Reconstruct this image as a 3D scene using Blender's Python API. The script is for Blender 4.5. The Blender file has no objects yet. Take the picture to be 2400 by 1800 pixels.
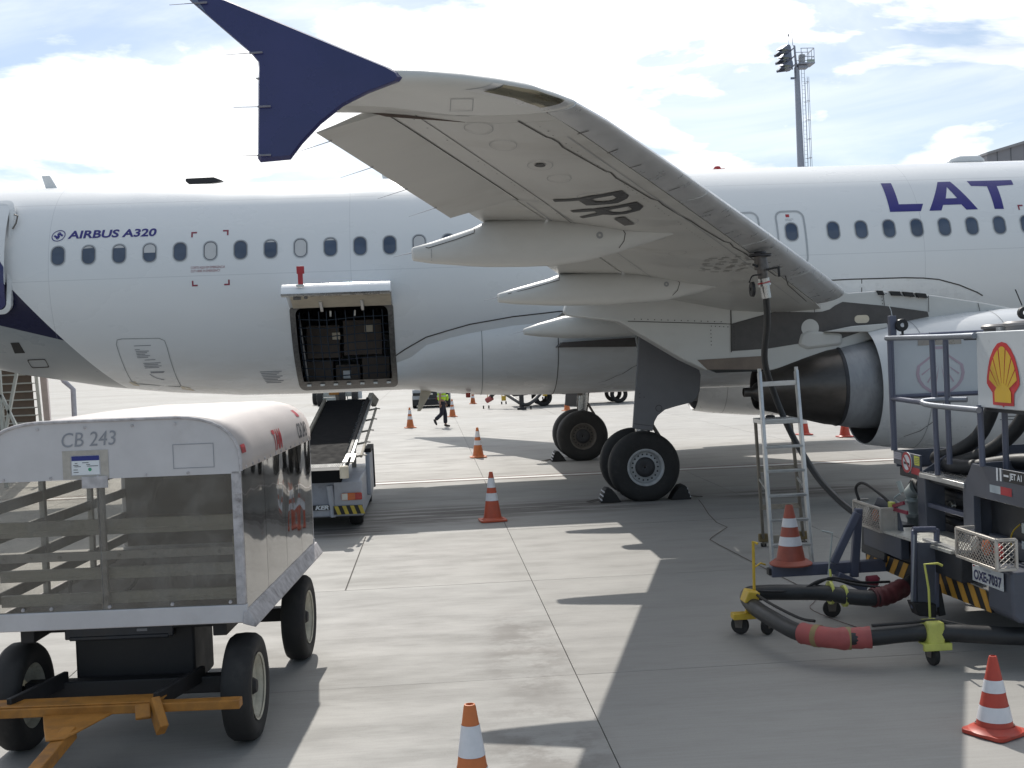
import bpy, bmesh, math, random
from mathutils import Vector, Matrix
random.seed(7)
R = math.radians
PI = math.pi
sc = bpy.context.scene
COL = sc.collection

# ------------------------------------------------------------------ camera
cam_d = bpy.data.cameras.new('camera')
cam = bpy.data.objects.new('camera', cam_d)
COL.objects.link(cam)
cam_d.sensor_width = 36.0
cam_d.lens = 36.0 * 2730.3355 / 2400.0
cam_d.clip_start = 0.05
cam_d.clip_end = 8000.0
yaw, pitch, roll = 0.0719, -0.0248, 0.0397
fw = Vector((math.sin(yaw) * math.cos(pitch), math.cos(yaw) * math.cos(pitch), math.sin(pitch)))
rt = fw.cross(Vector((0, 0, 1))).normalized()
up = rt.cross(fw)
r2 = rt * math.cos(roll) - up * math.sin(roll)
u2 = rt * math.sin(roll) + up * math.cos(roll)
m = Matrix((r2, u2, -fw)).transposed().to_4x4()
m.translation = Vector((0, 0, 2.4667))
cam.matrix_world = m
sc.camera = cam

# ------------------------------------------------------------------ light
TO_SUN = Vector((-0.09, 0.955, 1.0)).normalized()
sun_d = bpy.data.lights.new('sun', 'SUN')
sun_d.energy = 2.6
sun_d.angle = R(0.53)
sun_d.color = (1.0, 0.955, 0.88)
sun = bpy.data.objects.new('sun', sun_d)
COL.objects.link(sun)
sun.rotation_euler = (-TO_SUN).to_track_quat('-Z', 'Y').to_euler()
sun.location = (0, 0, 60)

sc.view_settings.view_transform = 'Standard'
sc.view_settings.look = 'None'
sc.view_settings.gamma = 1.0
sc.view_settings.use_curve_mapping = False
sc.view_settings.exposure = 0.58

w = bpy.data.worlds.new('World')
sc.world = w
w.use_nodes = True
nt = w.node_tree
nt.nodes.clear()
def wn(t, **k):
    n = nt.nodes.new(t)
    for a, b in k.items():
        setattr(n, a, b)
    return n
def wl(a, b):
    nt.links.new(a, b)
def wmath(op, a, b=None, clamp=False):
    n = wn('ShaderNodeMath', operation=op, use_clamp=clamp)
    for i, x in enumerate((a, b)):
        if x is None:
            continue
        if isinstance(x, (int, float)):
            n.inputs[i].default_value = x
        else:
            wl(x, n.inputs[i])
    return n.outputs[0]
sky = wn('ShaderNodeTexSky', sky_type='NISHITA')
sky.sun_disc = False
sky.sun_elevation = math.asin(TO_SUN.z)
sky.sun_rotation = math.atan2(TO_SUN.x, TO_SUN.y)
sky.air_density = 1.0
sky.dust_density = 0.7
sky.ozone_density = 1.3
tc = wn('ShaderNodeTexCoord')
nrm = wn('ShaderNodeVectorMath', operation='NORMALIZE')
wl(tc.outputs['Generated'], nrm.inputs[0])
sep = wn('ShaderNodeSeparateXYZ')
wl(nrm.outputs[0], sep.inputs[0])
zc = wmath('ADD', wmath('MAXIMUM', sep.outputs[2], 0.0), 0.22)
cmb = wn('ShaderNodeCombineXYZ')
wl(wmath('DIVIDE', sep.outputs[0], zc), cmb.inputs[0])
wl(wmath('DIVIDE', sep.outputs[1], zc), cmb.inputs[1])
def cloud_noise(scale, detail, rough, off, dist=0.0):
    mp = wn('ShaderNodeMapping')
    mp.inputs['Location'].default_value = off
    mp.inputs['Scale'].default_value = (scale, scale * 1.25, scale)
    wl(cmb.outputs[0], mp.inputs[0])
    n = wn('ShaderNodeTexNoise')
    n.inputs['Scale'].default_value = 1.0
    n.inputs['Detail'].default_value = detail
    n.inputs['Roughness'].default_value = rough
    n.inputs['Distortion'].default_value = dist
    wl(mp.outputs[0], n.inputs['Vector'])
    return n.outputs[0]
def wramp(fac, a, b, ca=0.0, cb=1.0):
    n = wn('ShaderNodeMapRange', interpolation_type='SMOOTHSTEP')
    n.inputs[1].default_value = a
    n.inputs[2].default_value = b
    n.inputs[3].default_value = ca
    n.inputs[4].default_value = cb
    wl(fac, n.inputs[0])
    return n.outputs[0]
puffs = wramp(cloud_noise(1.55, 10, 0.55, (3.1, 0.4, 0.0), 0.30), 0.455, 0.54)
veil = wramp(cloud_noise(0.9, 7, 0.58, (7.3, 2.2, 1.0), 0.9), 0.38, 0.74, 0.05, 0.66)
bases = wramp(cloud_noise(2.3, 6, 0.5, (1.7, 5.1, 0.0), 0.2), 0.54, 0.68)
cover = wmath('MAXIMUM', puffs, veil)
bg_sky = wn('ShaderNodeBackground')
bg_sky.inputs[1].default_value = 0.075
wl(sky.outputs[0], bg_sky.inputs[0])
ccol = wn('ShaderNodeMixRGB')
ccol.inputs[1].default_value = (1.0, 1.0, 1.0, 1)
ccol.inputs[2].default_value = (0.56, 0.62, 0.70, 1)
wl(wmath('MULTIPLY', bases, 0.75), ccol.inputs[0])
# clouds scatter light forwards: brighter on the sun's side, dimmed and blued opposite to tone the fuselage
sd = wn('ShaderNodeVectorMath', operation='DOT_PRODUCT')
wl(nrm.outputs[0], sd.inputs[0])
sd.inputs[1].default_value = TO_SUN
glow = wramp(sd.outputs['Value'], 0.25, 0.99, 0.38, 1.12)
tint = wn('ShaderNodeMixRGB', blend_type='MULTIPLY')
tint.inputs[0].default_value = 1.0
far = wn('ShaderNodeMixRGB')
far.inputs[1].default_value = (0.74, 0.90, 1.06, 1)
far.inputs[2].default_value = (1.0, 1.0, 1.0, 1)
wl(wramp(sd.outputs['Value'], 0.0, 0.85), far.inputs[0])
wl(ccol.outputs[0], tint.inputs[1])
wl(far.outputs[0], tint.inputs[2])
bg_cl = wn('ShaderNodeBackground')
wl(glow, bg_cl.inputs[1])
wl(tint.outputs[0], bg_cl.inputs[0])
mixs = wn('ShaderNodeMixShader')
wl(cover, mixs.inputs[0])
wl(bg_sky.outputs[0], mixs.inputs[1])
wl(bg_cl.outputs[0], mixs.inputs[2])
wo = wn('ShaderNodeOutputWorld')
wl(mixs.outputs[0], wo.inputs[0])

sc.cycles.max_bounces = 6
sc.cycles.transparent_max_bounces = 12
sc.cycles.use_denoising = True

# ------------------------------------------------------------------ materials
MATS = {}
class NB:
    """small node-graph helper"""
    def __init__(s, name):
        s.m = bpy.data.materials.new(name)
        s.m.use_nodes = True
        s.t = s.m.node_tree
        s.t.nodes.clear()
        s.out = s.n('ShaderNodeOutputMaterial')
        s.p = s.n('ShaderNodeBsdfPrincipled')
        s.l(s.p.outputs[0], s.out.inputs[0])
    def n(s, t, **k):
        x = s.t.nodes.new(t)
        for a, b in k.items():
            setattr(x, a, b)
        return x
    def l(s, a, b):
        s.t.links.new(a, b)
    def put(s, sock, x):
        if isinstance(x, (int, float)):
            sock.default_value = x
        elif isinstance(x, tuple):
            sock.default_value = x if len(x) == len(sock.default_value) else tuple(x) + (1,)
        else:
            s.l(x, sock)
    def math(s, op, a, b=0.0, c=None, clamp=False):
        x = s.n('ShaderNodeMath', operation=op, use_clamp=clamp)
        s.put(x.inputs[0], a)
        s.put(x.inputs[1], b)
        if c is not None:
            s.put(x.inputs[2], c)
        return x.outputs[0]
    def mix(s, f, a, b, mode='MIX'):
        x = s.n('ShaderNodeMixRGB', blend_type=mode)
        s.put(x.inputs[0], f)
        s.put(x.inputs[1], a if not isinstance(a, tuple) else tuple(a[:3]) + (1,))
        s.put(x.inputs[2], b if not isinstance(b, tuple) else tuple(b[:3]) + (1,))
        return x.outputs[0]
    def pos(s, kind='world'):
        if kind == 'world':
            return s.n('ShaderNodeNewGeometry').outputs['Position']
        return s.n('ShaderNodeTexCoord').outputs['Object']
    def noise(s, vec, scale, detail=4, rough=0.55, stretch=(1, 1, 1), off=(0, 0, 0)):
        mp = s.n('ShaderNodeMapping')
        mp.inputs['Scale'].default_value = stretch
        mp.inputs['Location'].default_value = off
        s.l(vec, mp.inputs[0])
        x = s.n('ShaderNodeTexNoise')
        x.inputs['Scale'].default_value = scale
        x.inputs['Detail'].default_value = detail
        x.inputs['Roughness'].default_value = rough
        s.l(mp.outputs[0], x.inputs['Vector'])
        return x.outputs[0]
    def ramp(s, f, a, b, lo=0.0, hi=1.0):
        x = s.n('ShaderNodeMapRange', interpolation_type='SMOOTHSTEP')
        x.inputs[1].default_value = a
        x.inputs[2].default_value = b
        x.inputs[3].default_value = lo
        x.inputs[4].default_value = hi
        s.l(f, x.inputs[0])
        return x.outputs[0]
    def bump(s, h, strength, dist=0.01):
        b = s.n('ShaderNodeBump')
        b.inputs['Strength'].default_value = strength
        b.inputs['Distance'].default_value = dist
        s.l(h, b.inputs['Height'])
        s.l(b.outputs[0], s.p.inputs['Normal'])

def mat(name, col, rough=0.5, metal=0.0, var=0.12, scale=6.0, dirt=0.0, dirt_col=(0.09, 0.075, 0.06),
        stretch=(1, 1, 1), bump=0.0, coat=0.0, coords='obj', spec=0.5):
    if name in MATS:
        return MATS[name]
    b = NB(name)
    P = b.pos(coords)
    n1 = b.noise(P, scale, 5, 0.6, stretch)
    f = b.ramp(n1, 0.3, 0.7, 1.0 - var, 1.0 + var)
    hs = b.n('ShaderNodeHueSaturation')
    hs.inputs['Color'].default_value = tuple(col) + (1,)
    b.l(f, hs.inputs['Value'])
    c = hs.outputs[0]
    if dirt > 0:
        n2 = b.noise(P, scale * 0.6, 7, 0.68, stretch, (3.3, 1.2, 7.7))
        c = b.mix(b.ramp(n2, 0.50, 0.74, 0.0, dirt), c, dirt_col)
    b.l(c, b.p.inputs['Base Color'])
    rr = b.ramp(n1, 0.25, 0.75, max(0.02, rough - 0.08), min(1.0, rough + 0.08))
    b.l(rr, b.p.inputs['Roughness'])
    b.p.inputs['Metallic'].default_value = metal
    b.p.inputs['Coat Weight'].default_value = coat
    b.p.inputs['Specular IOR Level'].default_value = spec
    if bump > 0:
        b.bump(b.noise(P, scale * 9, 3, 0.6, stretch), bump, 0.004)
    MATS[name] = b.m
    return b.m

WHITE = mat('white_paint', (0.74, 0.75, 0.75), 0.32, var=0.03, dirt=0.10, dirt_col=(0.42, 0.38, 0.33), coat=0.3)
WING = mat('wing_grey_paint', (0.46, 0.455, 0.43), 0.38, var=0.06, scale=1.5, dirt=0.34, dirt_col=(0.26, 0.235, 0.20), stretch=(0.5, 1.3, 1.3))
FAIR = mat('fairing_grey_paint', (0.56, 0.56, 0.54), 0.35, var=0.04, scale=2.0, dirt=0.22, dirt_col=(0.36, 0.33, 0.29), stretch=(0.6, 1, 1))
LEDGE = mat('leading_edge_metal', (0.60, 0.60, 0.60), 0.33, 0.55, var=0.05, dirt=0.15, dirt_col=(0.3, 0.28, 0.26))
INDIGO = mat('indigo_paint', (0.028, 0.032, 0.125), 0.28, var=0.10, scale=2.5, coat=0.2)
LETTER = mat('indigo_lettering', (0.030, 0.026, 0.190), 0.35, var=0.05)
BLACK = mat('black_paint', (0.020, 0.020, 0.022), 0.5, var=0.15)
SEAM = mat('dark_seam', (0.055, 0.050, 0.047), 0.7, var=0.1)
GREYSEAM = mat('grey_seam', (0.30, 0.31, 0.32), 0.6, var=0.1)
PYLON = mat('pylon_dark_grey', (0.070, 0.064, 0.062), 0.45, var=0.2, scale=3, dirt=0.3, dirt_col=(0.12, 0.10, 0.09))
EXH = mat('exhaust_metal', (0.115, 0.104, 0.096), 0.36, 0.75, var=0.30, scale=2.2, dirt=0.5, dirt_col=(0.07, 0.058, 0.05), stretch=(0.4, 1, 1))
DUCT = mat('duct_grey', (0.30, 0.31, 0.33), 0.42, 0.1, var=0.12, scale=3, dirt=0.5, dirt_col=(0.10, 0.095, 0.09), stretch=(2.5, 1, 1))
DARK = mat('dark_interior', (0.020, 0.019, 0.018), 0.7, var=0.2)
HEAT = mat('heat_shield', (0.17, 0.135, 0.11), 0.4, 0.5, var=0.15, scale=3)
RUBBER = mat('tyre_rubber', (0.022, 0.021, 0.021), 0.75, var=0.25, scale=14, dirt=0.35, dirt_col=(0.06, 0.055, 0.05), bump=0.15)
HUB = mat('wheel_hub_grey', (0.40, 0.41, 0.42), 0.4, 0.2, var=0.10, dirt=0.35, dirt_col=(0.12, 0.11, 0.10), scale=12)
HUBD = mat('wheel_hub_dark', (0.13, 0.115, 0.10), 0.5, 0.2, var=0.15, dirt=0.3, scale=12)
HUBC = mat('hub_cap_dark', (0.045, 0.045, 0.05), 0.5, 0.3, var=0.2)
STEEL = mat('bright_steel', (0.50, 0.50, 0.49), 0.28, 0.9, var=0.08, scale=9)
ALU = mat('aluminium', (0.56, 0.57, 0.57), 0.36, 0.85, var=0.08, scale=7, dirt=0.25, dirt_col=(0.25, 0.23, 0.20))
DOORG = mat('gear_door_grey', (0.155, 0.155, 0.165), 0.42, var=0.06, scale=3, dirt=0.2, dirt_col=(0.10, 0.095, 0.09))
GLASS = mat('cabin_pane', (0.075, 0.10, 0.15), 0.10, var=0.18, scale=2.0)
WFRAME = mat('window_rim', (0.42, 0.43, 0.44), 0.4, 0.3, var=0.05)
WIN = mat('recess_shade', (0.10, 0.105, 0.12), 0.5, var=0.1)
SHADE = mat('window_blind', (0.56, 0.56, 0.56), 0.6, var=0.03)
RED = mat('red_paint', (0.42, 0.030, 0.040), 0.45, var=0.1)
DKRED = mat('dark_red_marking', (0.26, 0.035, 0.060), 0.5, var=0.1)
CREAM = mat('cream_lining', (0.62, 0.55, 0.43), 0.5, var=0.06, dirt=0.2, dirt_col=(0.3, 0.25, 0.19))
SILL = mat('door_sill_metal', (0.14, 0.135, 0.13), 0.5, 0.5, var=0.3, scale=20)
CARTW = mat('cart_white_paint', (0.56, 0.545, 0.555), 0.55, var=0.06, scale=3, dirt=0.35, dirt_col=(0.36, 0.33, 0.31))
CARTR = mat('cart_roof_paint', (0.52, 0.47, 0.45), 0.55, var=0.06, scale=2, dirt=0.45, dirt_col=(0.47, 0.40, 0.36), stretch=(2, .6, 1))
WORN = mat('worn_cart_edge', (0.47, 0.45, 0.46), 0.6, var=0.2, scale=14, dirt=0.8, dirt_col=(0.12, 0.10, 0.10))
SLAT = mat('cart_slat_grey', (0.34, 0.335, 0.31), 0.5, var=0.12, scale=7, dirt=0.5, dirt_col=(0.16, 0.145, 0.13), stretch=(.3, 1, 1))
CHASS = mat('black_chassis', (0.016, 0.015, 0.016), 0.6, var=0.25, dirt=0.25, dirt_col=(0.05, 0.045, 0.04))
ORANGE = mat('worn_orange_paint', (0.36, 0.155, 0.025), 0.6, var=0.2, scale=9, dirt=0.75, dirt_col=(0.13, 0.065, 0.03))
RIMY = mat('cream_wheel_rim', (0.50, 0.47, 0.38), 0.5, var=0.12, scale=12, dirt=0.55, dirt_col=(0.15, 0.11, 0.08))
PAPER = mat('paper_white', (0.72, 0.75, 0.78), 0.6, var=0.03)
BLUE = mat('label_blue', (0.02, 0.03, 0.20), 0.5, var=0.05)
GREEN = mat('label_green', (0.05, 0.33, 0.17), 0.5, var=0.05)
GREYTXT = mat('faded_grey_letters', (0.27, 0.28, 0.31), 0.6, var=0.1)
DKTXT = mat('dark_grey_letters', (0.09, 0.09, 0.10), 0.6, var=0.1)
CONEO = mat('cone_orange', (0.56, 0.16, 0.045), 0.5, var=0.1, scale=8, dirt=0.3, dirt_col=(0.30, 0.12, 0.06))
CONER = mat('cone_red', (0.45, 0.055, 0.032), 0.45, var=0.1, scale=8, dirt=0.2, dirt_col=(0.25, 0.05, 0.04))
CONEF = mat('cone_faded_red', (0.34, 0.085, 0.055), 0.55, var=0.12, scale=8, dirt=0.4, dirt_col=(0.22, 0.09, 0.07))
BAND = mat('cone_white_band', (0.70, 0.70, 0.73), 0.4, var=0.05, scale=10, dirt=0.2, dirt_col=(0.4, 0.38, 0.36))
BELT = mat('belt_rubber', (0.007, 0.007, 0.008), 0.85, var=0.2, scale=10, spec=0.15)
BELTW = mat('worn_belt_rubber', (0.05, 0.05, 0.05), 0.5, var=0.35, scale=16, stretch=(3, .25, 1))
LOADW = mat('loader_white_paint', (0.42, 0.44, 0.49), 0.45, var=0.07, scale=5, dirt=0.4, dirt_col=(0.22, 0.2, 0.19))
TAN = mat('tan_rail', (0.33, 0.30, 0.25), 0.5, 0.3, var=0.15, scale=9, dirt=0.4)
YEL = mat('yellow_paint', (0.60, 0.40, 0.04), 0.5, var=0.12, scale=9, dirt=0.3, dirt_col=(0.3, 0.2, 0.05))
LIME = mat('lime_yellow_paint', (0.55, 0.56, 0.13), 0.5, var=0.1, scale=9, dirt=0.35, dirt_col=(0.3, 0.27, 0.10))
AMBER = mat('lamp_amber', (0.60, 0.13, 0.02), 0.2, var=0.1, coat=0.5)
LAMPR = mat('lamp_red', (0.42, 0.02, 0.02), 0.2, var=0.1, coat=0.5)
LAMPW = mat('lamp_white', (0.68, 0.66, 0.60), 0.2, var=0.1, coat=0.5)
STRIPE = mat('stripe_yellow', (0.60, 0.31, 0.045), 0.5, var=0.1, scale=10, dirt=0.3, dirt_col=(0.3, 0.16, 0.05))
STRIPEY = mat('stripe_bright_yellow', (0.55, 0.42, 0.06), 0.5, var=0.1, scale=10)
TRUCK = mat('truck_slate_grey', (0.088, 0.096, 0.122), 0.45, var=0.08, scale=5, dirt=0.25, dirt_col=(0.06, 0.06, 0.07))
TRUCKD = mat('truck_dark', (0.030, 0.032, 0.038), 0.5, 0.1, var=0.3, scale=8)
RAIL = mat('rail_blue_grey', (0.115, 0.125, 0.175), 0.35, 0.2, var=0.06)
RAILS = mat('rail_bright', (0.28, 0.30, 0.34), 0.38, 0.5, var=0.02, scale=2)
BOARD = mat('board_white', (0.62, 0.65, 0.67), 0.35, var=0.02)
TREAD = mat('tread_plate', (0.62, 0.62, 0.58), 0.35, 0.6, var=0.15, scale=30, bump=0.4)
CAGE = mat('cage_metal', (0.50, 0.47, 0.43), 0.42, 0.5, var=0.1, scale=9, dirt=0.3)
SHELLR = mat('logo_red', (0.60, 0.030, 0.035), 0.4, var=0.03)
SHELLY = mat('logo_yellow', (0.72, 0.45, 0.035), 0.4, var=0.03)
PINK = mat('faded_pink', (0.53, 0.41, 0.48), 0.5, var=0.04)
HOSE = mat('hose_rubber', (0.022, 0.023, 0.025), 0.48, var=0.2, scale=9, dirt=0.25, dirt_col=(0.06, 0.06, 0.06))
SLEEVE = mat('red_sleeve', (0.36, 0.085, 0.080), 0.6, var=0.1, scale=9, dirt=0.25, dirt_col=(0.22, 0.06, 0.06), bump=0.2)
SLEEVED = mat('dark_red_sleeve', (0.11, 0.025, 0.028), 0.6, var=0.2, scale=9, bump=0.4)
STRAP = mat('tan_strap', (0.27, 0.20, 0.09), 0.6, var=0.1)
PLATE = mat('number_plate', (0.55, 0.58, 0.60), 0.4, var=0.03)
STICKY = mat('yellow_sticker', (0.58, 0.60, 0.08), 0.5, var=0.05)
VALVE = mat('valve_grey_green', (0.44, 0.48, 0.47), 0.4, 0.2, var=0.1)
SKIN = mat('skin', (0.33, 0.19, 0.13), 0.5, var=0.05)
HAIR = mat('dark_hair', (0.02, 0.015, 0.012), 0.6, var=0.1)
NAVY = mat('navy_trousers', (0.016, 0.017, 0.030), 0.8, var=0.2, scale=14)
SHIRT = mat('white_shirt', (0.62, 0.62, 0.62), 0.8, var=0.05)
HIVIS = mat('hi_vis_fabric', (0.50, 0.78, 0.04), 0.7, var=0.05)
SILVERT = mat('silver_tape', (0.52, 0.55, 0.50), 0.4, var=0.05)
MAST = mat('galvanised_mast', (0.34, 0.36, 0.42), 0.45, 0.3, var=0.06)
LAMPH = mat('lamp_housing', (0.17, 0.19, 0.25), 0.45, 0.3, var=0.08)
LAMPG = mat('lamp_glass', (0.36, 0.42, 0.38), 0.2, var=0.06)
CLAD = mat('building_cladding', (0.30, 0.29, 0.31), 0.6, var=0.04, scale=1)
CLADD = mat('building_dark_cladding', (0.10, 0.11, 0.12), 0.6, var=0.06, scale=1)
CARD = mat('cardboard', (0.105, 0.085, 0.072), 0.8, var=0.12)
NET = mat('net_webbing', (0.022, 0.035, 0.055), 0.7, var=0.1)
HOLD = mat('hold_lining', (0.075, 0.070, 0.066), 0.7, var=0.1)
STAIRB = mat('stair_underside', (0.15, 0.115, 0.09), 0.6, var=0.1)
STAIRW = mat('stair_frame_grey', (0.46, 0.48, 0.45), 0.5, var=0.07)
STAIRP = mat('stair_side_panel', (0.52, 0.45, 0.44), 0.5, var=0.08, scale=4)
NAVG = mat('nav_light_glass', (0.26, 0.24, 0.18), 0.16, 0.8, var=0.04, scale=2)
LINEW = mat('line_white', (0.72, 0.72, 0.70), 0.7, var=0.08, scale=2, dirt=0.3, dirt_col=(0.42, 0.41, 0.39), coords='world')
LINER = mat('line_red', (0.20, 0.07, 0.05), 0.7, var=0.2, scale=2, coords='world')
CRACK = mat('crack_filler', (0.10, 0.075, 0.06), 0.85, var=0.2)
GREYWICK = mat('wick_grey', (0.20, 0.20, 0.24), 0.5, var=0.1)

def glass_mat(name, tint, refl, wav, rough=0.05):
    b = NB(name)
    tr = b.n('ShaderNodeBsdfTransparent')
    tr.inputs[0].default_value = tuple(tint) + (1,)
    gl = b.n('ShaderNodeBsdfGlossy')
    gl.inputs['Roughness'].default_value = rough
    gl.inputs[0].default_value = (0.85, 0.85, 0.85, 1)
    df = b.n('ShaderNodeBsdfDiffuse')
    df.inputs[0].default_value = (0.34, 0.33, 0.31, 1)
    fr = b.n('ShaderNodeFresnel')
    fr.inputs[0].default_value = 1.5
    P = b.pos('obj')
    if wav > 0:
        bp = b.n('ShaderNodeBump')
        bp.inputs['Strength'].default_value = wav
        bp.inputs['Distance'].default_value = 0.05
        b.l(b.noise(P, 1.7, 1.5, 0.4, (1, 1.2, 1)), bp.inputs['Height'])
        b.l(bp.outputs[0], gl.inputs['Normal'])
    haze = b.ramp(b.noise(P, 2.2, 6, 0.65), 0.42, 0.75, 0.02, 0.34)
    m1 = b.n('ShaderNodeMixShader')
    b.l(haze, m1.inputs[0])
    b.l(tr.outputs[0], m1.inputs[1])
    b.l(df.outputs[0], m1.inputs[2])
    m2 = b.n('ShaderNodeMixShader')
    b.l(b.math('MULTIPLY', fr.outputs[0], refl, clamp=True), m2.inputs[0])
    b.l(m1.outputs[0], m2.inputs[1])
    b.l(gl.outputs[0], m2.inputs[2])
    b.l(m2.outputs[0], b.out.inputs[0])
    MATS[name] = b.m
    return b.m
CLEAR = glass_mat('clear_plastic', (0.84, 0.83, 0.80), 1.5, 0.0)
WAVY = glass_mat('wavy_plastic', (0.42, 0.385, 0.32), 1.7, 0.30, 0.05)

def fuselage_mat():
    b = NB('fuselage_paint')
    P = b.pos('world')
    s = b.n('ShaderNodeSeparateXYZ')
    b.l(P, s.inputs[0])
    x, z = s.outputs[0], s.outputs[2]
    n1 = b.noise(P, 0.9, 5, 0.55, (0.5, 1, 1))
    base = b.mix(b.ramp(n1, 0.45, 0.75, 0, 0.25), (0.76, 0.77, 0.775), (0.70, 0.705, 0.71))
    low = b.ramp(z, 1.7, 3.2, 0.35, 0.0)
    grime = b.noise(P, 2.6, 6, 0.65, (0.35, 1, 1.2), (4, 1, 2))
    base = b.mix(b.math('MULTIPLY', low, b.ramp(grime, 0.35, 0.65)), base, (0.50, 0.46, 0.40))
    # tail livery: two straight paint edges
    dz = b.math('SUBTRACT', z, 3.047)
    edge = b.math('SUBTRACT', -6.50, b.math('MULTIPLY', dz, 0.83))
    tail = b.math('LESS_THAN', x, edge)
    lowl = b.math('LESS_THAN', z, b.math('ADD', 3.047, b.math('MULTIPLY', b.math('SUBTRACT', -6.50, x), 0.285)))
    tcol = b.mix(lowl, (0.012, 0.013, 0.045), (0.30, 0.315, 0.32))
    col = b.mix(tail, base, tcol)
    # skin laps
    lap = b.math('LESS_THAN', b.math('ABSOLUTE', b.math('SUBTRACT', z, 4.10)), 0.006)
    lap2 = b.math('LESS_THAN', b.math('ABSOLUTE', b.math('SUBTRACT', z, 5.52)), 0.006)
    butt = b.math('LESS_THAN', b.math('ABSOLUTE', b.math('SUBTRACT', b.math('PINGPONG', b.math('ADD', x, 6.62), 2.66), 0.0)), 0.006)
    seams = b.math('MAXIMUM', b.math('MAXIMUM', lap, lap2), butt)
    col = b.mix(b.math('MULTIPLY', seams, 0.28), col, (0.30, 0.31, 0.33))
    b.l(col, b.p.inputs['Base Color'])
    b.l(b.ramp(n1, 0.3, 0.7, 0.24, 0.36), b.p.inputs['Roughness'])
    b.p.inputs['Coat Weight'].default_value = 0.12
    b.p.inputs['Coat Roughness'].default_value = 0.15
    b.p.inputs['Specular IOR Level'].default_value = 0.4
    MATS['fuselage_paint'] = b.m
    return b.m
FUSE = fuselage_mat()

def concrete_mat(name, far=False):
    b = NB(name)
    P = b.pos('world')
    s = b.n('ShaderNodeSeparateXYZ')
    b.l(P, s.inputs[0])
    x, y = s.outputs[0], s.outputs[1]
    big = b.noise(P, 0.16, 5, 0.6, (0.7, 1, 1))
    mid = b.noise(P, 1.6, 9, 0.70, (0.55, 1.5, 1))
    broom = b.noise(P, 7.0, 4, 0.65, (0.25, 5.0, 1))
    fine = b.noise(P, 60.0, 3, 0.7)
    col = b.mix(b.ramp(big, 0.3, 0.7), (0.350, 0.342, 0.325), (0.312, 0.303, 0.287))
    col = b.mix(b.ramp(mid, 0.47, 0.76, 0, 0.48), col, (0.245, 0.235, 0.215))
    col = b.mix(b.ramp(broom, 0.38, 0.66, 0, 0.30), col, (0.245, 0.235, 0.220))
    col = b.mix(b.ramp(fine, 0.55, 0.72, 0, 0.28), col, (0.17, 0.162, 0.15))
    if not far:
        oi = b.n('ShaderNodeObjectInfo')
        col = b.mix(b.ramp(oi.outputs['Random'], 0.0, 1.0, 0.0, 0.22), col, (0.27, 0.252, 0.225))
    # rubber and oil streaks running along the parking direction
    st = b.noise(P, 1.5, 6, 0.7, (0.32, 3.2, 1), (2.0, 0.5, 0))
    def blob(cx, cy, rx, ry):
        dx = b.math('DIVIDE', b.math('SUBTRACT', x, cx), rx)
        dy = b.math('DIVIDE', b.math('SUBTRACT', y, cy), ry)
        q = b.math('ADD', b.math('MULTIPLY', dx, dx), b.math('MULTIPLY', dy, dy))
        return b.ramp(q, 0.0, 1.0, 1.0, 0.0)
    z1 = b.math('MAXIMUM', blob(0.1, 18.3, 2.2, 1.4), blob(2.0, 18.6, 2.2, 1.1))
    z1 = b.math('MAXIMUM', z1, blob(6.2, 19.0, 2.2, 0.9))
    z1 = b.math('MAXIMUM', z1, blob(-1.3, 17.0, 1.0, 0.8))
    oil = b.math('MULTIPLY', z1, b.ramp(st, 0.38, 0.54))
    col = b.mix(b.math('MULTIPLY', oil, 0.8), col, (0.070, 0.056, 0.050))
    z2 = b.math('MAXIMUM', blob(0.72, 9.6, 0.42, 2.0), blob(0.66, 7.2, 0.5, 1.4))
    pat = b.math('MULTIPLY', z2, b.ramp(b.noise(P, 2.2, 6, 0.65, off=(5, 3, 0)), 0.40, 0.60))
    col = b.mix(b.math('MULTIPLY', pat, 0.8), col, (0.175, 0.162, 0.148))
    if far:
        jx = b.math('PINGPONG', b.math('SUBTRACT', x, 1.04), 2.02)
        jy = b.math('PINGPONG', b.math('SUBTRACT', y, 8.82), 1.895)
        j = b.math('MAXIMUM', b.math('LESS_THAN', jx, 0.03), b.math('LESS_THAN', jy, 0.03))
        col = b.mix(b.math('MULTIPLY', j, 0.45), col, (0.12, 0.11, 0.10))
        ban = b.noise(P, 0.06, 4, 0.6, (0.12, 2.2, 1), (1, 4, 0))
        col = b.mix(b.ramp(ban, 0.42, 0.66, 0, 0.5), col, (0.24, 0.225, 0.20))
    b.l(col, b.p.inputs['Base Color'])
    b.l(b.ramp(mid, 0.3, 0.7, 0.62, 0.85), b.p.inputs['Roughness'])
    h = b.math('ADD', b.math('MULTIPLY', broom, 0.5), b.math('MULTIPLY', fine, 0.5))
    b.bump(h, 0.35, 0.006)
    MATS[name] = b.m
    return b.m
SLABM = concrete_mat('concrete_slab')
FARM = concrete_mat('concrete_far', True)
JOINT = mat('joint_sealant', (0.060, 0.054, 0.048), 0.9, var=0.2, coords='world')
# ------------------------------------------------------------------ mesh helpers
LOCAL = set()
def world_loc(o):
    v = Vector((0, 0, 0))
    while o is not None:
        if o.name in LOCAL:
            return Vector((0, 0, 0))
        v += Vector(o.location)
        o = o.parent
    return v

def link(name, data, parent=None, loc=None, rot=None):
    o = bpy.data.objects.new(name, data)
    COL.objects.link(o)
    if parent is not None:
        o.parent = parent
    if loc is not None:
        o.location = loc
    if rot is not None:
        o.rotation_euler = rot
    return o

def tag(o, label=None, cat=None, group=None, kind=None):
    if label: o['label'] = label
    if cat: o['category'] = cat
    if group: o['group'] = group
    if kind: o['kind'] = kind
    return o

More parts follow.
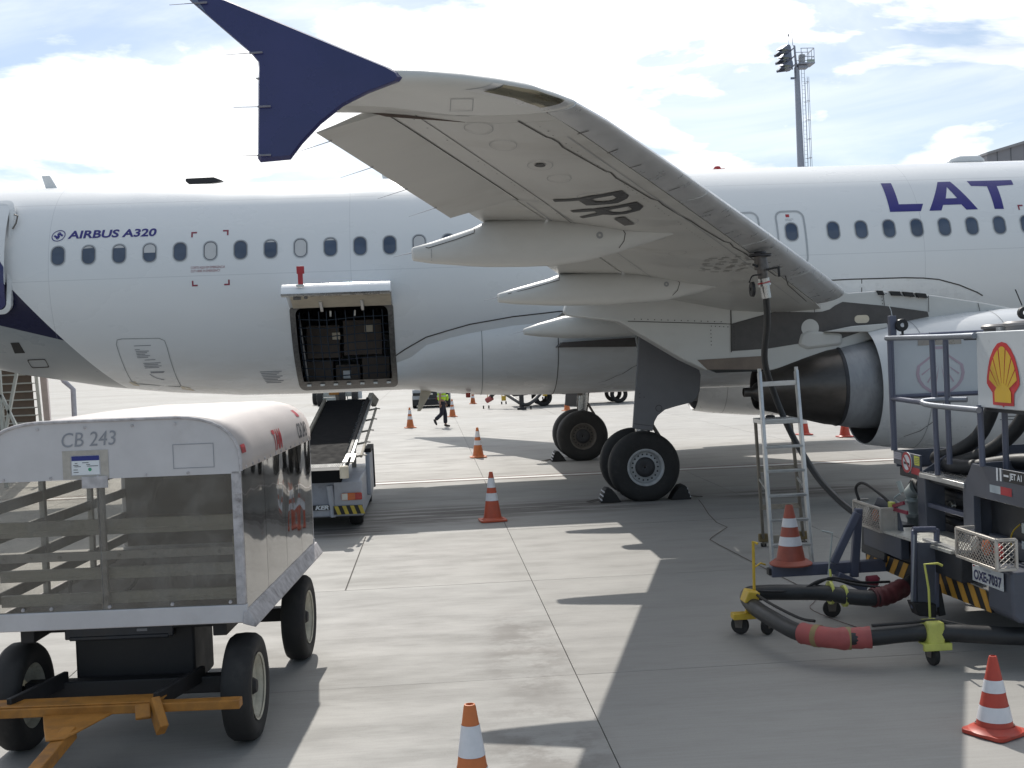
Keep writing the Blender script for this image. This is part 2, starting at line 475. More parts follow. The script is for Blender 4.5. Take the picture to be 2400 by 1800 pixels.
def thing(name, label, cat, loc=(0, 0, 0), rz=0.0, group=None, local=False):
    o = link(name, None, None, loc, (0, 0, rz))
    o.empty_display_size = 0.3
    tag(o, label, cat, group)
    if local:
        LOCAL.add(o.name)
    return o

class MB:
    def __init__(s):
        s.v, s.f, s.mi = [], [], []
    def add(s, vs, fs, m=0):
        k = len(s.v)
        s.v += [Vector(v) for v in vs]
        for f in fs:
            s.f.append([i + k for i in f])
            s.mi.append(m)
        return s
    def box(s, c, d, rot=None, m=0):
        hx, hy, hz = d[0] / 2, d[1] / 2, d[2] / 2
        vs = [Vector((x, y, z)) for x in (-hx, hx) for y in (-hy, hy) for z in (-hz, hz)]
        if rot is not None:
            vs = [rot @ v for v in vs]
        vs = [v + Vector(c) for v in vs]
        return s.add(vs, [(0, 1, 3, 2), (4, 6, 7, 5), (0, 4, 5, 1), (2, 3, 7, 6), (0, 2, 6, 4), (1, 5, 7, 3)], m)
    def span(s, a, b, m=0):
        c = [(a[i] + b[i]) / 2 for i in range(3)]
        return s.box(c, [abs(b[i] - a[i]) for i in range(3)], None, m)
    def bar(s, a, b, wd, ht=None, upv=(0, 0, 1), m=0):
        """rectangular bar from a to b"""
        a, b = Vector(a), Vector(b)
        ht = wd if ht is None else ht
        d = (b - a)
        L = d.length
        d.normalize()
        u = Vector(upv)
        if abs(d.dot(u)) > 0.98:
            u = Vector((1, 0, 0))
        sx = d.cross(u).normalized()
        uz = sx.cross(d).normalized()
        M = Matrix((sx, d, uz)).transposed()
        return s.box((a + b) / 2, (wd, L, ht), M, m)
    def tube(s, pts, r, n=10, caps=True, m=0, closed=False):
        pts = [Vector(p) for p in pts]
        N = len(pts)
        rs = r if isinstance(r, (list, tuple)) else [r] * N
        tang = []
        for i in range(N):
            if closed:
                t = pts[(i + 1) % N] - pts[i - 1]
            else:
                t = pts[min(i + 1, N - 1)] - pts[max(i - 1, 0)]
            tang.append(t.normalized())
        u = Vector((0, 0, 1))
        if abs(tang[0].dot(u)) > 0.95:
            u = Vector((1, 0, 0))
        u = (u - tang[0] * u.dot(tang[0])).normalized()
        vs = []
        for i in range(N):
            u = (u - tang[i] * u.dot(tang[i])).normalized()
            wv = tang[i].cross(u)
            for k in range(n):
                a = 2 * PI * k / n
                vs.append(pts[i] + (u * math.cos(a) + wv * math.sin(a)) * rs[i])
        fs = []
        for i in range(N if closed else N - 1):
            j = (i + 1) % N
            for k in range(n):
                l = (k + 1) % n
                fs.append((i * n + k, i * n + l, j * n + l, j * n + k))
        if caps and not closed:
            fs.append(tuple(range(n - 1, -1, -1)))
            fs.append(tuple((N - 1) * n + k for k in range(n)))
        return s.add(vs, fs, m)
    def lathe(s, prof, axis='z', c=(0, 0, 0), n=32, m=0, cap=False):
        """prof: list of (position along axis, radius)"""
        c = Vector(c)
        vs = []
        for a, r in prof:
            for k in range(n):
                t = 2 * PI * k / n
                p, q = r * math.cos(t), r * math.sin(t)
                vs.append(c + (Vector((p, q, a)) if axis == 'z' else Vector((a, p, q)) if axis == 'x' else Vector((q, a, p))))
        fs = []
        for i in range(len(prof) - 1):
            for k in range(n):
                l = (k + 1) % n
                fs.append((i * n + k, i * n + l, (i + 1) * n + l, (i + 1) * n + k))
        if cap:
            fs.append(tuple(range(n - 1, -1, -1)))
            fs.append(tuple((len(prof) - 1) * n + k for k in range(n)))
        return s.add(vs, fs, m)
    def prism(s, poly, axis, a0, a1, m=0):
        """2D polygon extruded along axis; poly in the two other axes (x,z for y; y,z for x; x,y for z)"""
        def P(p, a):
            return (p[0], a, p[1]) if axis == 'y' else (a, p[0], p[1]) if axis == 'x' else (p[0], p[1], a)
        n = len(poly)
        vs = [P(p, a0) for p in poly] + [P(p, a1) for p in poly]
        fs = [tuple(range(n)), tuple(range(2 * n - 1, n - 1, -1))]
        for i in range(n):
            j = (i + 1) % n
            fs.append((i, i + n, j + n, j))
        return s.add(vs, fs, m)
    def loft(s, rings, closed=True, caps=True, m=0):
        n = len(rings[0])
        vs = [v for r in rings for v in r]
        fs = []
        for i in range(len(rings) - 1):
            for k in range(n if closed else n - 1):
                l = (k + 1) % n
                fs.append((i * n + k, i * n + l, (i + 1) * n + l, (i + 1) * n + k))
        if caps and closed:
            fs.append(tuple(range(n - 1, -1, -1)))
            fs.append(tuple((len(rings) - 1) * n + k for k in range(n)))
        return s.add(vs, fs, m)
    def mesh(s, name, mats, off=Vector((0, 0, 0)), smooth=38, fix=True):
        me = bpy.data.meshes.new(name)
        me.from_pydata([tuple(v - off) for v in s.v], [], s.f)
        if not isinstance(mats, (list, tuple)):
            mats = [mats]
        for x in mats:
            me.materials.append(x)
        if len(mats) > 1:
            me.polygons.foreach_set('material_index', s.mi)
        me.update()
        if fix:
            b = bmesh.new()
            b.from_mesh(me)
            bmesh.ops.recalc_face_normals(b, faces=b.faces)
            b.to_mesh(me)
            b.free()
        if smooth:
            me.shade_smooth()
            me.set_sharp_from_angle(angle=R(smooth))
        return me
    def build(s, name, mats, parent=None, bevel=0.0, smooth=38, fix=True, seg=2):
        off = world_loc(parent) if parent is not None else Vector((0, 0, 0))
        o = link(name, s.mesh(name, mats, off, smooth, fix), parent)
        if bevel > 0:
            md = o.modifiers.new('bevel', 'BEVEL')
            md.width = bevel
            md.segments = seg
            md.limit_method = 'ANGLE'
            md.angle_limit = R(40)
            md.use_clamp_overlap = True
        return o

def inst(name, me, parent, loc, rot=None, scale=None):
    """object sharing mesh data; loc in the parent's frame"""
    o = link(name, me, parent, loc, rot)
    if scale:
        o.scale = scale
    return o

def copy_tree(o, parent=None):
    c = o.copy()
    COL.objects.link(c)
    c.parent = parent
    for ch in list(o.children):
        copy_tree(ch, c)
    return c

def bez(p0, p1, p2, p3, n):
    out = []
    for i in range(n + 1):
        t = i / n
        a, b_, c_, d_ = (1 - t) ** 3, 3 * t * (1 - t) ** 2, 3 * t * t * (1 - t), t ** 3
        out.append(tuple(a * p0[k] + b_ * p1[k] + c_ * p2[k] + d_ * p3[k] for k in range(len(p0))))
    return out

def lerp_table(tab, x):
    if x <= tab[0][0]:
        return tab[0][1:]
    for a, b_ in zip(tab, tab[1:]):
        if x <= b_[0]:
            t = (x - a[0]) / (b_[0] - a[0])
            return tuple(p + (q - p) * t for p, q in zip(a[1:], b_[1:]))
    return tab[-1][1:]

def smooth_pts(pts, k=6):
    """Catmull-Rom through points"""
    pts = [Vector(p) for p in pts]
    P = [pts[0] * 2 - pts[1]] + pts + [pts[-1] * 2 - pts[-2]]
    out = []
    for i in range(1, len(P) - 2):
        for j in range(k):
            t = j / k
            a, b_, c_, d_ = P[i - 1], P[i], P[i + 1], P[i + 2]
            out.append(0.5 * ((2 * b_) + (c_ - a) * t + (2 * a - 5 * b_ + 4 * c_ - d_) * t * t + (3 * b_ - a - 3 * c_ + d_) * t ** 3))
    out.append(pts[-1])
    return out

# lettering: flat glyph outlines filled as a mesh, returned as (verts2d, faces), left-bottom at 0,0 and scaled to width/height
def glyphs(txt, height, width=None, fat=0.0, shear=0.0, spacing=1.0, res=4):
    cu = bpy.data.curves.new('t', 'FONT')
    cu.body = txt
    cu.size = 1.0
    cu.offset = fat
    cu.shear = shear
    cu.space_character = spacing
    cu.resolution_u = res
    o = bpy.data.objects.new('t', cu)
    COL.objects.link(o)
    dg = bpy.context.evaluated_depsgraph_get()
    me = bpy.data.meshes.new_from_object(o.evaluated_get(dg))
    vs = [(v.co.x, v.co.y) for v in me.vertices]
    fs = [tuple(p.vertices) for p in me.polygons]
    bpy.data.objects.remove(o)
    bpy.data.curves.remove(cu)
    bpy.data.meshes.remove(me)
    x0 = min(v[0] for v in vs); x1 = max(v[0] for v in vs)
    y0 = min(v[1] for v in vs); y1 = max(v[1] for v in vs)
    sy = height / (y1 - y0)
    sx = sy if width is None else width / (x1 - x0)
    return [((a - x0) * sx, (b_ - y0) * sy) for a, b_ in vs], fs

def decal(name, vs2, fs, fn, material, parent, cuts=None, label=None):
    """2D sheet mapped through fn(u,v)->Vector; cuts: list of v values where faces are split so that the sheet follows curvature"""
    b = bmesh.new()
    bv = [b.verts.new((p[0], p[1], 0)) for p in vs2]
    b.verts.ensure_lookup_table()
    for f in fs:
        try:
            b.faces.new([bv[i] for i in f])
        except ValueError:
            pass
    if cuts:
        bmesh.ops.triangulate(b, faces=b.faces[:])
        for ax, vals in cuts:
            for c in vals:
                co = (c, 0, 0) if ax == 'u' else (0, c, 0)
                no = (1, 0, 0) if ax == 'u' else (0, 1, 0)
                bmesh.ops.bisect_plane(b, geom=b.verts[:] + b.edges[:] + b.faces[:], plane_co=co, plane_no=no)
    off = world_loc(parent)
    for v in b.verts:
        v.co = Vector(fn(v.co.x, v.co.y)) - off
    me = bpy.data.meshes.new(name)
    b.to_mesh(me)
    b.free()
    me.materials.append(material)
    o = link(name, me, parent)
    if label:
        o['label'] = label
    return o

def poly(*pts):
    return list(pts), [tuple(range(len(pts)))]

def many(polys):
    vs, fs = [], []
    for p in polys:
        k = len(vs)
        vs += list(p)
        fs.append(tuple(range(k, k + len(p))))
    return vs, fs

def strip(pts, wd):
    """2D polyline -> quads of given width"""
    vs, fs = [], []
    n = len(pts)
    for i, p in enumerate(pts):
        a = pts[max(i - 1, 0)]
        b_ = pts[min(i + 1, n - 1)]
        dx, dy = b_[0] - a[0], b_[1] - a[1]
        L = math.hypot(dx, dy) or 1
        nx, ny = -dy / L * wd / 2, dx / L * wd / 2
        vs += [(p[0] + nx, p[1] + ny), (p[0] - nx, p[1] - ny)]
    for i in range(n - 1):
        fs.append((2 * i, 2 * i + 1, 2 * i + 3, 2 * i + 2))
    return vs, fs

def join2(*parts):
    vs, fs = [], []
    for v, f in parts:
        k = len(vs)
        vs += v
        fs += [tuple(i + k for i in q) for q in f]
    return vs, fs

def rrect(cx, cy, w_, h_, r, n=5):
    pts = []
    for sx, sy, a0 in ((1, 1, 0), (-1, 1, 90), (-1, -1, 180), (1, -1, 270)):
        for k in range(n + 1):
            a = R(a0 + 90 * k / n)
            pts.append((cx + sx * (w_ / 2 - r) + r * math.cos(a), cy + sy * (h_ / 2 - r) + r * math.sin(a)))
    return pts

def ringpoly(outer, inner):
    n = len(outer)
    return outer + inner, [(i, (i + 1) % n, n + (i + 1) % n, n + i) for i in range(n)]

# ------------------------------------------------------------------ setting: concrete apron
apron = tag(link('apron', None), 'pale concrete parking apron of square slabs', None, None, 'structure')
g = MB()
X0, X1, Y0, Y1 = 1.04 - 4.04 * 6, 1.04 + 4.04 * 6, 8.82 - 3.79 * 3, 8.82 + 3.79 * 10
g.add([(X0, Y0, -.014), (X1, Y0, -.014), (X1, Y1, -.014), (X0, Y1, -.014)], [(0, 1, 2, 3)], 0)
B = 4000
for x0, x1, y0, y1 in ((-B, B, -B, Y0), (-B, B, Y1, B), (-B, X0, Y0, Y1), (X1, B, Y0, Y1)):
    g.add([(x0, y0, 0), (x1, y0, 0), (x1, y1, 0), (x0, y1, 0)], [(0, 1, 2, 3)], 1)
go = g.build('ground', [JOINT, FARM], apron, smooth=0)
sl = MB().box((0, 0, -.06), (4.04 - .008, 3.79 - .008, .12)).mesh('slab', SLABM, smooth=0)
for i in range(12):
    for j in range(13):
        inst('slab', sl, apron, (X0 + 4.04 * (i + .5), Y0 + 3.79 * (j + .5), random.uniform(-.0012, .0012)))
# half joint, cracks and painted stand lines lie on the slabs
def on_ground(z):
    return lambda u, v: (u, v, z)
decal('half_joint', *strip([(-.98, 12.62), (-.96, 16.39)], .014), on_ground(.0035), JOINT, apron)
decal('crack', *strip([(4.30, 18.6), (4.22, 18.0), (4.05, 16.9), (3.96, 16.07), (3.99, 15.6), (3.62, 14.9), (3.52, 14.67), (3.53, 14.2), (3.545, 13.99), (3.60, 12.9), (3.69, 11.48)], .014), on_ground(.0045), CRACK, apron)
decal('stand_line', *strip([(-26, 23.40), (28, 23.40)], .26), on_ground(.0050), LINEW, apron)
decal('stand_line_edge', *join2(strip([(-26, 23.62), (28, 23.62)], .06), strip([(-26, 23.20), (28, 23.20)], .05)), on_ground(.0055), LINER, apron)

# ------------------------------------------------------------------ airliner
YC = 23.134
ZC = 3.94
AC = thing('airliner', 'white twin engine airliner parked side on with its wing over the apron', 'airplane', (3.47, YC, 0))
FT = [  # x, bottom, top, half width
    (-16.4, 4.95, 5.50, .25), (-15, 4.60, 5.75, .65), (-13.5, 4.10, 5.92, 1.02), (-11.5, 3.50, 6.00, 1.42),
    (-9.5, 2.90, 6.01, 1.70), (-7.7, 2.45, 6.01, 1.87), (-6.14, 2.156, 6.01, 1.95), (-4.94, 2.000, 6.01, 1.972),
    (-3.6, 1.895, 6.01, 1.975), (-2.4, 1.870, 6.01, 1.975), (14.5, 1.870, 6.01, 1.975), (16.5, 1.93, 5.95, 1.93), (18.2, 2.05, 5.65, 1.72),
    (19.6, 2.30, 5.15, 1.35), (20.6, 2.70, 4.55, .85), (21.1, 3.1, 4.0, .40)]
def fus(x):
    b0, t0, hw = lerp_table(FT, x)
    return (b0 + t0) / 2, (t0 - b0) / 2, hw
def fpt(x, z, off=0.0, side=-1):
    zc_, rz, ry = fus(x)
    s_ = max(-1, min(1, (z - zc_) / rz))
    c_ = math.sqrt(max(0, 1 - s_ * s_))
    n = Vector((0, side * c_ / ry, s_ / rz)).normalized()
    return Vector((x, YC + side * ry * c_, z)) + n * off
def fmap(off):
    return lambda u, v: fpt(u, v, off)
HX0, HX1, HZ0, HZ1 = -2.40, -0.60, 1.985, 3.475
th0 = math.asin((HZ0 - ZC) / 2.07)
th1 = math.asin((HZ1 - ZC) / 2.07)
ths = [2 * PI * k / 96 - PI for k in range(96)]
def snap(L, val):
    i = min(range(len(L)), key=lambda q: abs(L[q] - val))
    L[i] = val
snap(ths, th0); snap(ths, th1)
xs = [-16.4, -15.7, -15, -14.2, -13.5, -12.5, -11.5, -10.5, -9.5, -8.6, -7.7, -6.9, -6.14, -5.5, -4.94, -4.2, -3.6, -3.0, HX0, -1.5, HX1]
xs += [0.4 + 1.0 * k for k in range(15)] + [15.5, 16.5, 17.4, 18.2, 19.0, 19.6, 20.2, 20.6, 21.1]
f_ = MB()
rings = []
for x in xs:
    zc_, rz, ry = fus(x)
    rings.append([(x, YC - ry * math.cos(t), zc_ + rz * math.sin(t)) for t in ths])
n = len(ths)
vs = [v for r_ in rings for v in r_]
fs = []
for i in range(len(xs) - 1):
    for k in range(n):
        l = (k + 1) % n
        if HX0 - 1e-4 <= xs[i] and xs[i + 1] <= HX1 + 1e-4 and th0 - 1e-4 <= ths[k] and ths[l] <= th1 + 1e-4:
            continue
        fs.append((i * n + k, i * n + l, (i + 1) * n + l, (i + 1) * n + k))
fs.append(tuple(range(n))); fs.append(tuple((len(xs) - 1) * n + k for k in range(n)))
f_.add(vs, fs)
f_.build('fuselage', FUSE, AC, smooth=60)

# tail surfaces, outside the frame but real
t_ = MB()
def slab_loft(secs, thick, lateral='y'):
    """secs: (root) list of (le point, te point) -> thin symmetric aerofoil loft"""
    rr = []
    for le, te in secs:
        le, te = Vector(le), Vector(te)
        ch = (te - le).length
        nrm_ = Vector((0, 1, 0)) if lateral == 'y' else Vector((0, 0, 1))
        up_, lo_ = [], []
        for q in (0, .02, .08, .2, .4, .65, 1):
            d = thick * ch * 1.3 * math.sqrt(q) * (1 - q)
            up_.append(le + (te - le) * q + nrm_ * d)
            lo_.append(le + (te - le) * q - nrm_ * d)
        rr.append(up_ + lo_[-2:0:-1])
    return rr
t_.loft(slab_loft([((-9.2, YC, 5.8), (-15.4, YC, 5.6)), ((-14.6, YC, 11.7), (-16.6, YC, 11.7))], .11))
t_.build('tail_fin', INDIGO, AC, smooth=50)
for sd in (-1, 1):
    h_ = MB()
    h_.loft(slab_loft([((-12.2, YC + sd * .9, 5.1), (-15.6, YC + sd * .9, 5.1)), ((-15.4, YC + sd * 6.2, 5.65), (-16.7, YC + sd * 6.2, 5.65))], .10, 'z'))
    h_.build('tailplane', WHITE, AC, smooth=50)

# belly fairing
BF = [(-.565, 1.20, 2.46, 1.925, .0), (-.56, 1.42, 2.50, 1.885, .02), (-.30, 1.50, 2.64, 1.862, .04), (0.0, 1.67, 2.86, 1.82, .07), (.45, 1.74, 2.98, 1.76, .11), (.8, 1.77, 3.06, 1.72, .15), (1.6, 1.82, 3.17, 1.675, .2),
      (2.45, 1.835, 3.23, 1.655, .24), (4, 1.84, 3.26, 1.645, .26), (6, 1.84, 3.28, 1.65, .26), (7.6, 1.85, 3.33, 1.66, .24), (9.0, 1.85, 3.30, 1.69, .18),
      (10.2, 1.80, 3.16, 1.75, .10), (11.2, 1.65, 2.8, 1.83, .05), (12, 1.2, 2.25, 1.90, .0)]
bf = MB()
def bfring(x, hw, zt, zb, bl):
    q = bez((hw - .12, zt + .06), (hw + bl, zt - .10 - .45 * (zt - zb)), (hw * .80, zb), (0, zb), 16)
    a = [(x, YC - p[0], p[1]) for p in q]
    return a + [(x, YC + p[0], p[1]) for p in q[-2::-1]]
bf.loft([bfring(*r_) for r_ in BF], closed=False, caps=False)
BFO = bf.build('belly_fairing', FUSE, AC, smooth=60)
def bfpt(x, t, off=0.004):
    i = 0
    hw, zt, zb, bl = lerp_table([r_ for r_ in BF], x)
    def P(tt):
        return Vector(bez((hw - .12, zt + .06), (hw + bl, zt - .10 - .45 * (zt - zb)), (hw * .80, zb), (0, zb), 60)[max(0, min(60, int(tt * 60)))])
    p = P(t)
    q = P(min(1, t + .034)) - P(max(0, t - .034))
    nn = Vector((q.y, -q.x)).normalized()
    if nn.x < 0: nn = -nn
    p = p + nn * off
    return Vector((x, YC - p.x, p.y))
# edge seal of the fairing along the fuselage side
edge_pts = [(-.655, 2.50), (-.40, 2.655), (0.0, 2.862), (.40, 2.965), (.8, 3.062), (1.6, 3.172), (2.45, 3.235), (3.4, 3.255)]
decal('fairing_seal', *strip([(a, b_) for a, b_ in edge_pts], .020), fmap(.012), SEAM, AC)
arc_pts = [(6.45, 3.60), (7.88, 3.625), (8.94, 3.618), (9.3, 3.60), (9.6, 3.563), (10.0, 3.45), (10.365, 3.30), (10.48, 3.235)]
decal('fairing_seal', *strip(arc_pts, .022), fmap(.008), SEAM, AC)
decal('fairing_seal', *join2(strip([(8.12, 3.62), (8.13, 3.40), (8.16, 3.15)], .016), strip([(6.75, 3.60), (6.77, 3.3)], .016)), fmap(.006), SEAM, AC)
fillet = decal('root_fillet', *poly((6.45, 3.595), (7.88, 3.618), (8.94, 3.61), (9.6, 3.555), (10.365, 3.29), (10.48, 3.0), (6.4, 3.0)), fmap(.004), WHITE, AC, cuts=[('v', [3.1, 3.2, 3.3, 3.4, 3.5])])
for x_ in (1.02, 2.42):
    sp = MB()
    a = [bfpt(x_ - .007, t, .005) for t in [k / 24 for k in range(2, 25)]]
    b_ = [bfpt(x_ + .007, t, .005) for t in [k / 24 for k in range(2, 25)]]
    sp.add(a + b_, [(i, i + 1, len(a) + i + 1, len(a) + i) for i in range(len(a) - 1)])
    sp.build('fairing_joint', GREYSEAM if x_ < 2 else SEAM, AC, smooth=0)
# gear bay doors: curved outline and grime on the fairing side
gd = MB()
a = [bfpt(4.3 - .9 * (t / .75) ** 2.2 * 1.2, .12 + t * .75, .006) for t in [k / 20 * .75 for k in range(21)]]
b_ = [v + Vector((.016, 0, 0)) for v in a]
gd.add(a + b_, [(i, i + 1, 21 + i + 1, 21 + i) for i in range(20)])
gd.build('gear_bay_outline', SEAM, AC, smooth=0)
MB().prism([(2.36, 2.575), (2.46, 2.66), (3.80, 2.70), (3.80, 2.53)], 'y', YC - 2.2, YC - 1.6).build('gear_bay', mat('gear_bay_brown', (.085, .075, .07), .6), AC)
# drain mast and red beacon below the belly
MB().prism([(-.13, 1.93), (.14, 1.93), (-.165, 1.44), (-.235, 1.44)], 'y', YC - .225, YC - .175).build('drain_mast', CREAM, AC, bevel=.008)
MB().box((.76, YC - .75, 1.73), (.09, .09, .09)).build('belly_beacon', CONER, AC, bevel=.015)
# top of fuselage
MB().prism([(-7.25, 6.27), (-7.10, 6.275), (-6.95, 6.0), (-7.18, 6.0)], 'y', YC - .03, YC + .03).build('blade_antenna', WHITE, AC, bevel=.01)
MB().prism([(-.755, 6.245), (-.70, 6.25), (-.53, 6.0), (-.72, 6.0)], 'y', YC - .025, YC + .025).build('blade_antenna', WHITE, AC, bevel=.01)
MB().prism([(-4.52, 6.075), (-4.52, 6.135), (-3.98, 6.15), (-3.80, 6.07), (-4.4, 5.98)], 'y', YC - .10, YC + .10).build('dorsal_antenna', BLACK, AC, bevel=.02)
MB().lathe([(0, .075), (.05, .075), (.085, .055), (.10, .001)], 'z', (5.97, YC, 6.0), 20).build('top_beacon', RED, AC)
MB().prism([(5.80, 6.0), (5.86, 6.035), (6.1, 6.035), (6.14, 6.0)], 'y', YC - .09, YC + .09).build('beacon_base', CONER, AC, bevel=.01)
MB().prism([(10.66, 6.0), (10.72, 6.07), (10.92, 6.13), (11.33, 6.13), (11.42, 6.06), (11.44, 6.0)], 'y', YC - .22, YC + .22).build('radome', WHITE, AC, bevel=.04)

# cabin windows
def win_mesh(xc, zc_):
    rim_o = rrect(xc, zc_, .262, .372, .118, 6)
    rim_i = rrect(xc, zc_, .226, .334, .104, 6)
    return rim_o, rim_i
wx = [-6.45 + .533 * k for k in range(22)] + [7.634 + .533 * k for k in range(12)]
blinds = {3: .5, 5: 1.0, 8: 1.0, 12: 1.0, 1: .12, 7: .10, 9: .10, 2: .16, 27: .0}
WZ = 4.545
def add_window(xc, zz, idx, par):
    o, i_ = win_mesh(xc, zz)
    v, f = ringpoly(o, i_)
    wf = decal('cabin_window', v, f, fmap(.006), WFRAME, par, cuts=[('v', [zz - .1, zz, zz + .1])])
    mid = rrect(xc, zz, .200, .306, .092, 6)
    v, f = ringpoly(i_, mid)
    decal('rim_shadow', v, f, fmap(.0045), WIN, wf, cuts=[('v', [zz - .1, zz, zz + .1])])  # dark ring paints the rim's shade round the pane
    pv, pf = mid, [tuple(range(len(mid)))]
    frac = blinds.get(idx, 0.0)
    if frac >= 1:
        decal('window_blind', pv, pf, fmap(.003), SHADE, wf, cuts=[('v', [zz - .1, zz, zz + .1])])
    else:
        decal('pane', pv, pf, fmap(.003), GLASS, wf, cuts=[('v', [zz - .1, zz, zz + .1])])
        if frac > 0:
            zl = zz + .153 - .306 * frac
            top = [p for p in mid if p[1] > zl]
            top = sorted(top, key=lambda p: math.atan2(p[1] - zl - .02, p[0] - xc))
            decal('window_blind', [(xc + .098, zl)] + top + [(xc - .098, zl)], [tuple(range(len(top) + 2))], fmap(.0055), SHADE, wf)
    return wf
for k, x in enumerate(wx):
    add_window(x, WZ, k, AC)
# overwing exits
for xc, shown in ((6.842, True), (5.98, True)):
    o = rrect(xc, 4.43, .56, 1.06, .15, 6)
    i_ = rrect(xc, 4.43, .49, .99, .12, 6)
    v, f = ringpoly(o, i_)
    ex = decal('overwing_exit', v, f, fmap(.005), WFRAME, AC, cuts=[('v', [3.98 + .1 * q for q in range(10)])])
    ex['label'] = 'grey outlined overwing exit hatch' + (' clear of the wing' if xc > 6.5 else ' half hidden by the wing')
    wf = add_window(xc, WZ, 99, AC)
    wf.name = 'exit_window'
    decal('exit_sign', *poly((xc - .07, 4.83), (xc + .0, 4.83), (xc + .0, 4.885), (xc - .07, 4.885)), fmap(.004), RED, ex)
    v, f = glyphs('PUSH PANEL\nTO OPEN', .045, .16)
    decal('lettering', [(a + xc - .09, b_ + 4.755) for a, b_ in v], f, fmap(.004), GREYTXT, ex)

# titles
def L2(pts):
    return poly(*pts)
cutz = [('v', [4.86 + .06 * k for k in range(1, 10)])]
decal('lettering', *poly((8.79, 5.468), (8.99, 5.465), (8.985, 5.016), (9.455, 5.012), (9.375, 4.866), (8.78, 4.868)), fmap(.004), LETTER, AC, cuts=cutz, label='large indigo letter L')
va, fa = many([[(9.54, 4.866), (9.775, 4.866), (9.835, 4.975), (9.925, 5.105), (10.035, 5.345), (10.03, 5.46), (9.905, 5.459)],
               [(10.485, 4.866), (10.155, 5.46), (10.03, 5.46), (10.035, 5.345), (10.148, 5.105), (10.19, 4.975), (10.26, 4.866)],
               [(9.835, 4.975), (10.19, 4.975), (10.148, 5.105), (9.925, 5.105)]])
decal('lettering', va, fa, fmap(.004), LETTER, AC, cuts=cutz, label='large indigo letter A')
decal('lettering', *poly((10.488, 5.459), (11.37, 5.455), (11.36, 5.352), (11.017, 5.335), (10.99, 4.858), (10.81, 4.862), (10.825, 5.335), (10.52, 5.352)), fmap(.004), LETTER, AC, cuts=cutz, label='large indigo letter T')
va, fa = many([[(11.46, 4.862), (11.62, 4.862), (11.90, 5.34), (11.90, 5.46), (11.78, 5.46)], [(12.40, 4.862), (12.18, 4.862), (11.90, 5.34), (11.90, 5.46), (12.06, 5.46)], [(11.69, 4.97), (12.11, 4.97), (12.06, 5.10), (11.76, 5.10)]])
decal('lettering', va, fa, fmap(.004), LETTER, AC, cuts=cutz, label='large indigo letter A at the frame edge')
v, f = glyphs('AIRBUS A320', .150, 1.555, fat=.028, shear=.12)
decal('lettering', [(a - 6.30, b_ + 4.848 + .0) for a, b_ in v], f, fmap(.005), LETTER, AC, label='small indigo aircraft type title')
# round emblem beside it
ec = (-6.462, 4.912)
emb = []
o = [(ec[0] + .118 * math.cos(2 * PI * k / 32) + .02 * math.sin(2 * PI * k / 32), ec[1] + .105 * math.sin(2 * PI * k / 32)) for k in range(32)]
i_ = [(ec[0] + .104 * math.cos(2 * PI * k / 32) + .018 * math.sin(2 * PI * k / 32), ec[1] + .091 * math.sin(2 * PI * k / 32)) for k in range(32)]
emb.append(ringpoly(o, i_))
for sg in (1, -1):
    for a, wd in ((.030, .026), (.056, .009), (.074, .008)):
        pts = []
        for k in range(13):
            t = k / 12
            pts.append((ec[0] + sg * (-.010 + .090 * t - a * .2), ec[1] + sg * (-.004 + a * math.sin(PI * min(1, t * .93 + .07)) * (1.05 - .25 * t))))
        emb.append(strip(pts, wd if wd < .02 else .034))
decal('emblem', *join2(*emb), fmap(.006), LETTER, AC)
# red rescue corner marks and captions
def corner(x, z, sx, sz):
    a = .10
    t = .028
    return many([[(x, z), (x + sx * a, z), (x + sx * a, z + sz * t), (x, z + sz * t)], [(x, z + sz * t), (x + sx * t, z + sz * t), (x + sx * t, z + sz * a), (x, z + sz * a)]])
decal('rescue_marks', *join2(corner(-4.13, 4.905, 1, -1), corner(-3.47, 4.925, -1, -1), corner(-4.12, 3.915, 1, 1), corner(-3.455, 3.915, -1, 1)), fmap(.004), DKRED, AC)
decal('rescue_marks', *join2(corner(11.27, 4.93, 1, -1), corner(11.38, 3.94, 1, 1)), fmap(.004), DKRED, AC)
v, f = glyphs('CORTE AQUI EM EMERGENCIA\nCUT HERE IN EMERGENCY', .105, .60)
decal('lettering', [(a - 4.13, b_ + 4.165) for a, b_ in v], f, fmap(.004), DKRED, AC)
decal('lettering', [(a + 11.38, b_ + 4.18) for a, b_ in v], f, fmap(.004), DKRED, AC)
# bulk hold door outline with its instruction block
o = [(-5.54, 2.24), (-5.585, 2.95), (-5.55, 3.03), (-5.46, 3.045), (-4.79, 3.03), (-4.70, 2.98), (-4.675, 2.85), (-4.64, 2.14), (-4.68, 2.115), (-5.46, 2.20)]
i_ = [(-5.528, 2.252), (-5.572, 2.945), (-5.543, 3.018), (-5.458, 3.032), (-4.795, 3.017), (-4.711, 2.974), (-4.688, 2.85), (-4.653, 2.15), (-4.686, 2.128), (-5.455, 2.213)]
v, f = ringpoly(o, i_)
cutb = [('v', [2.2 + .08 * k for k in range(11)])]
bd = decal('bulk_hold_door', v, f, fmap(.006), GREYSEAM, AC, cuts=cutb)
decal('door_scuff', *join2(poly((-5.60, 2.245), (-5.47, 2.255), (-5.44, 2.16), (-5.55, 2.18)), poly((-4.66, 2.14), (-4.50, 2.09), (-4.44, 2.02), (-4.66, 2.07))), fmap(.005), CREAM, AC)
rows = []
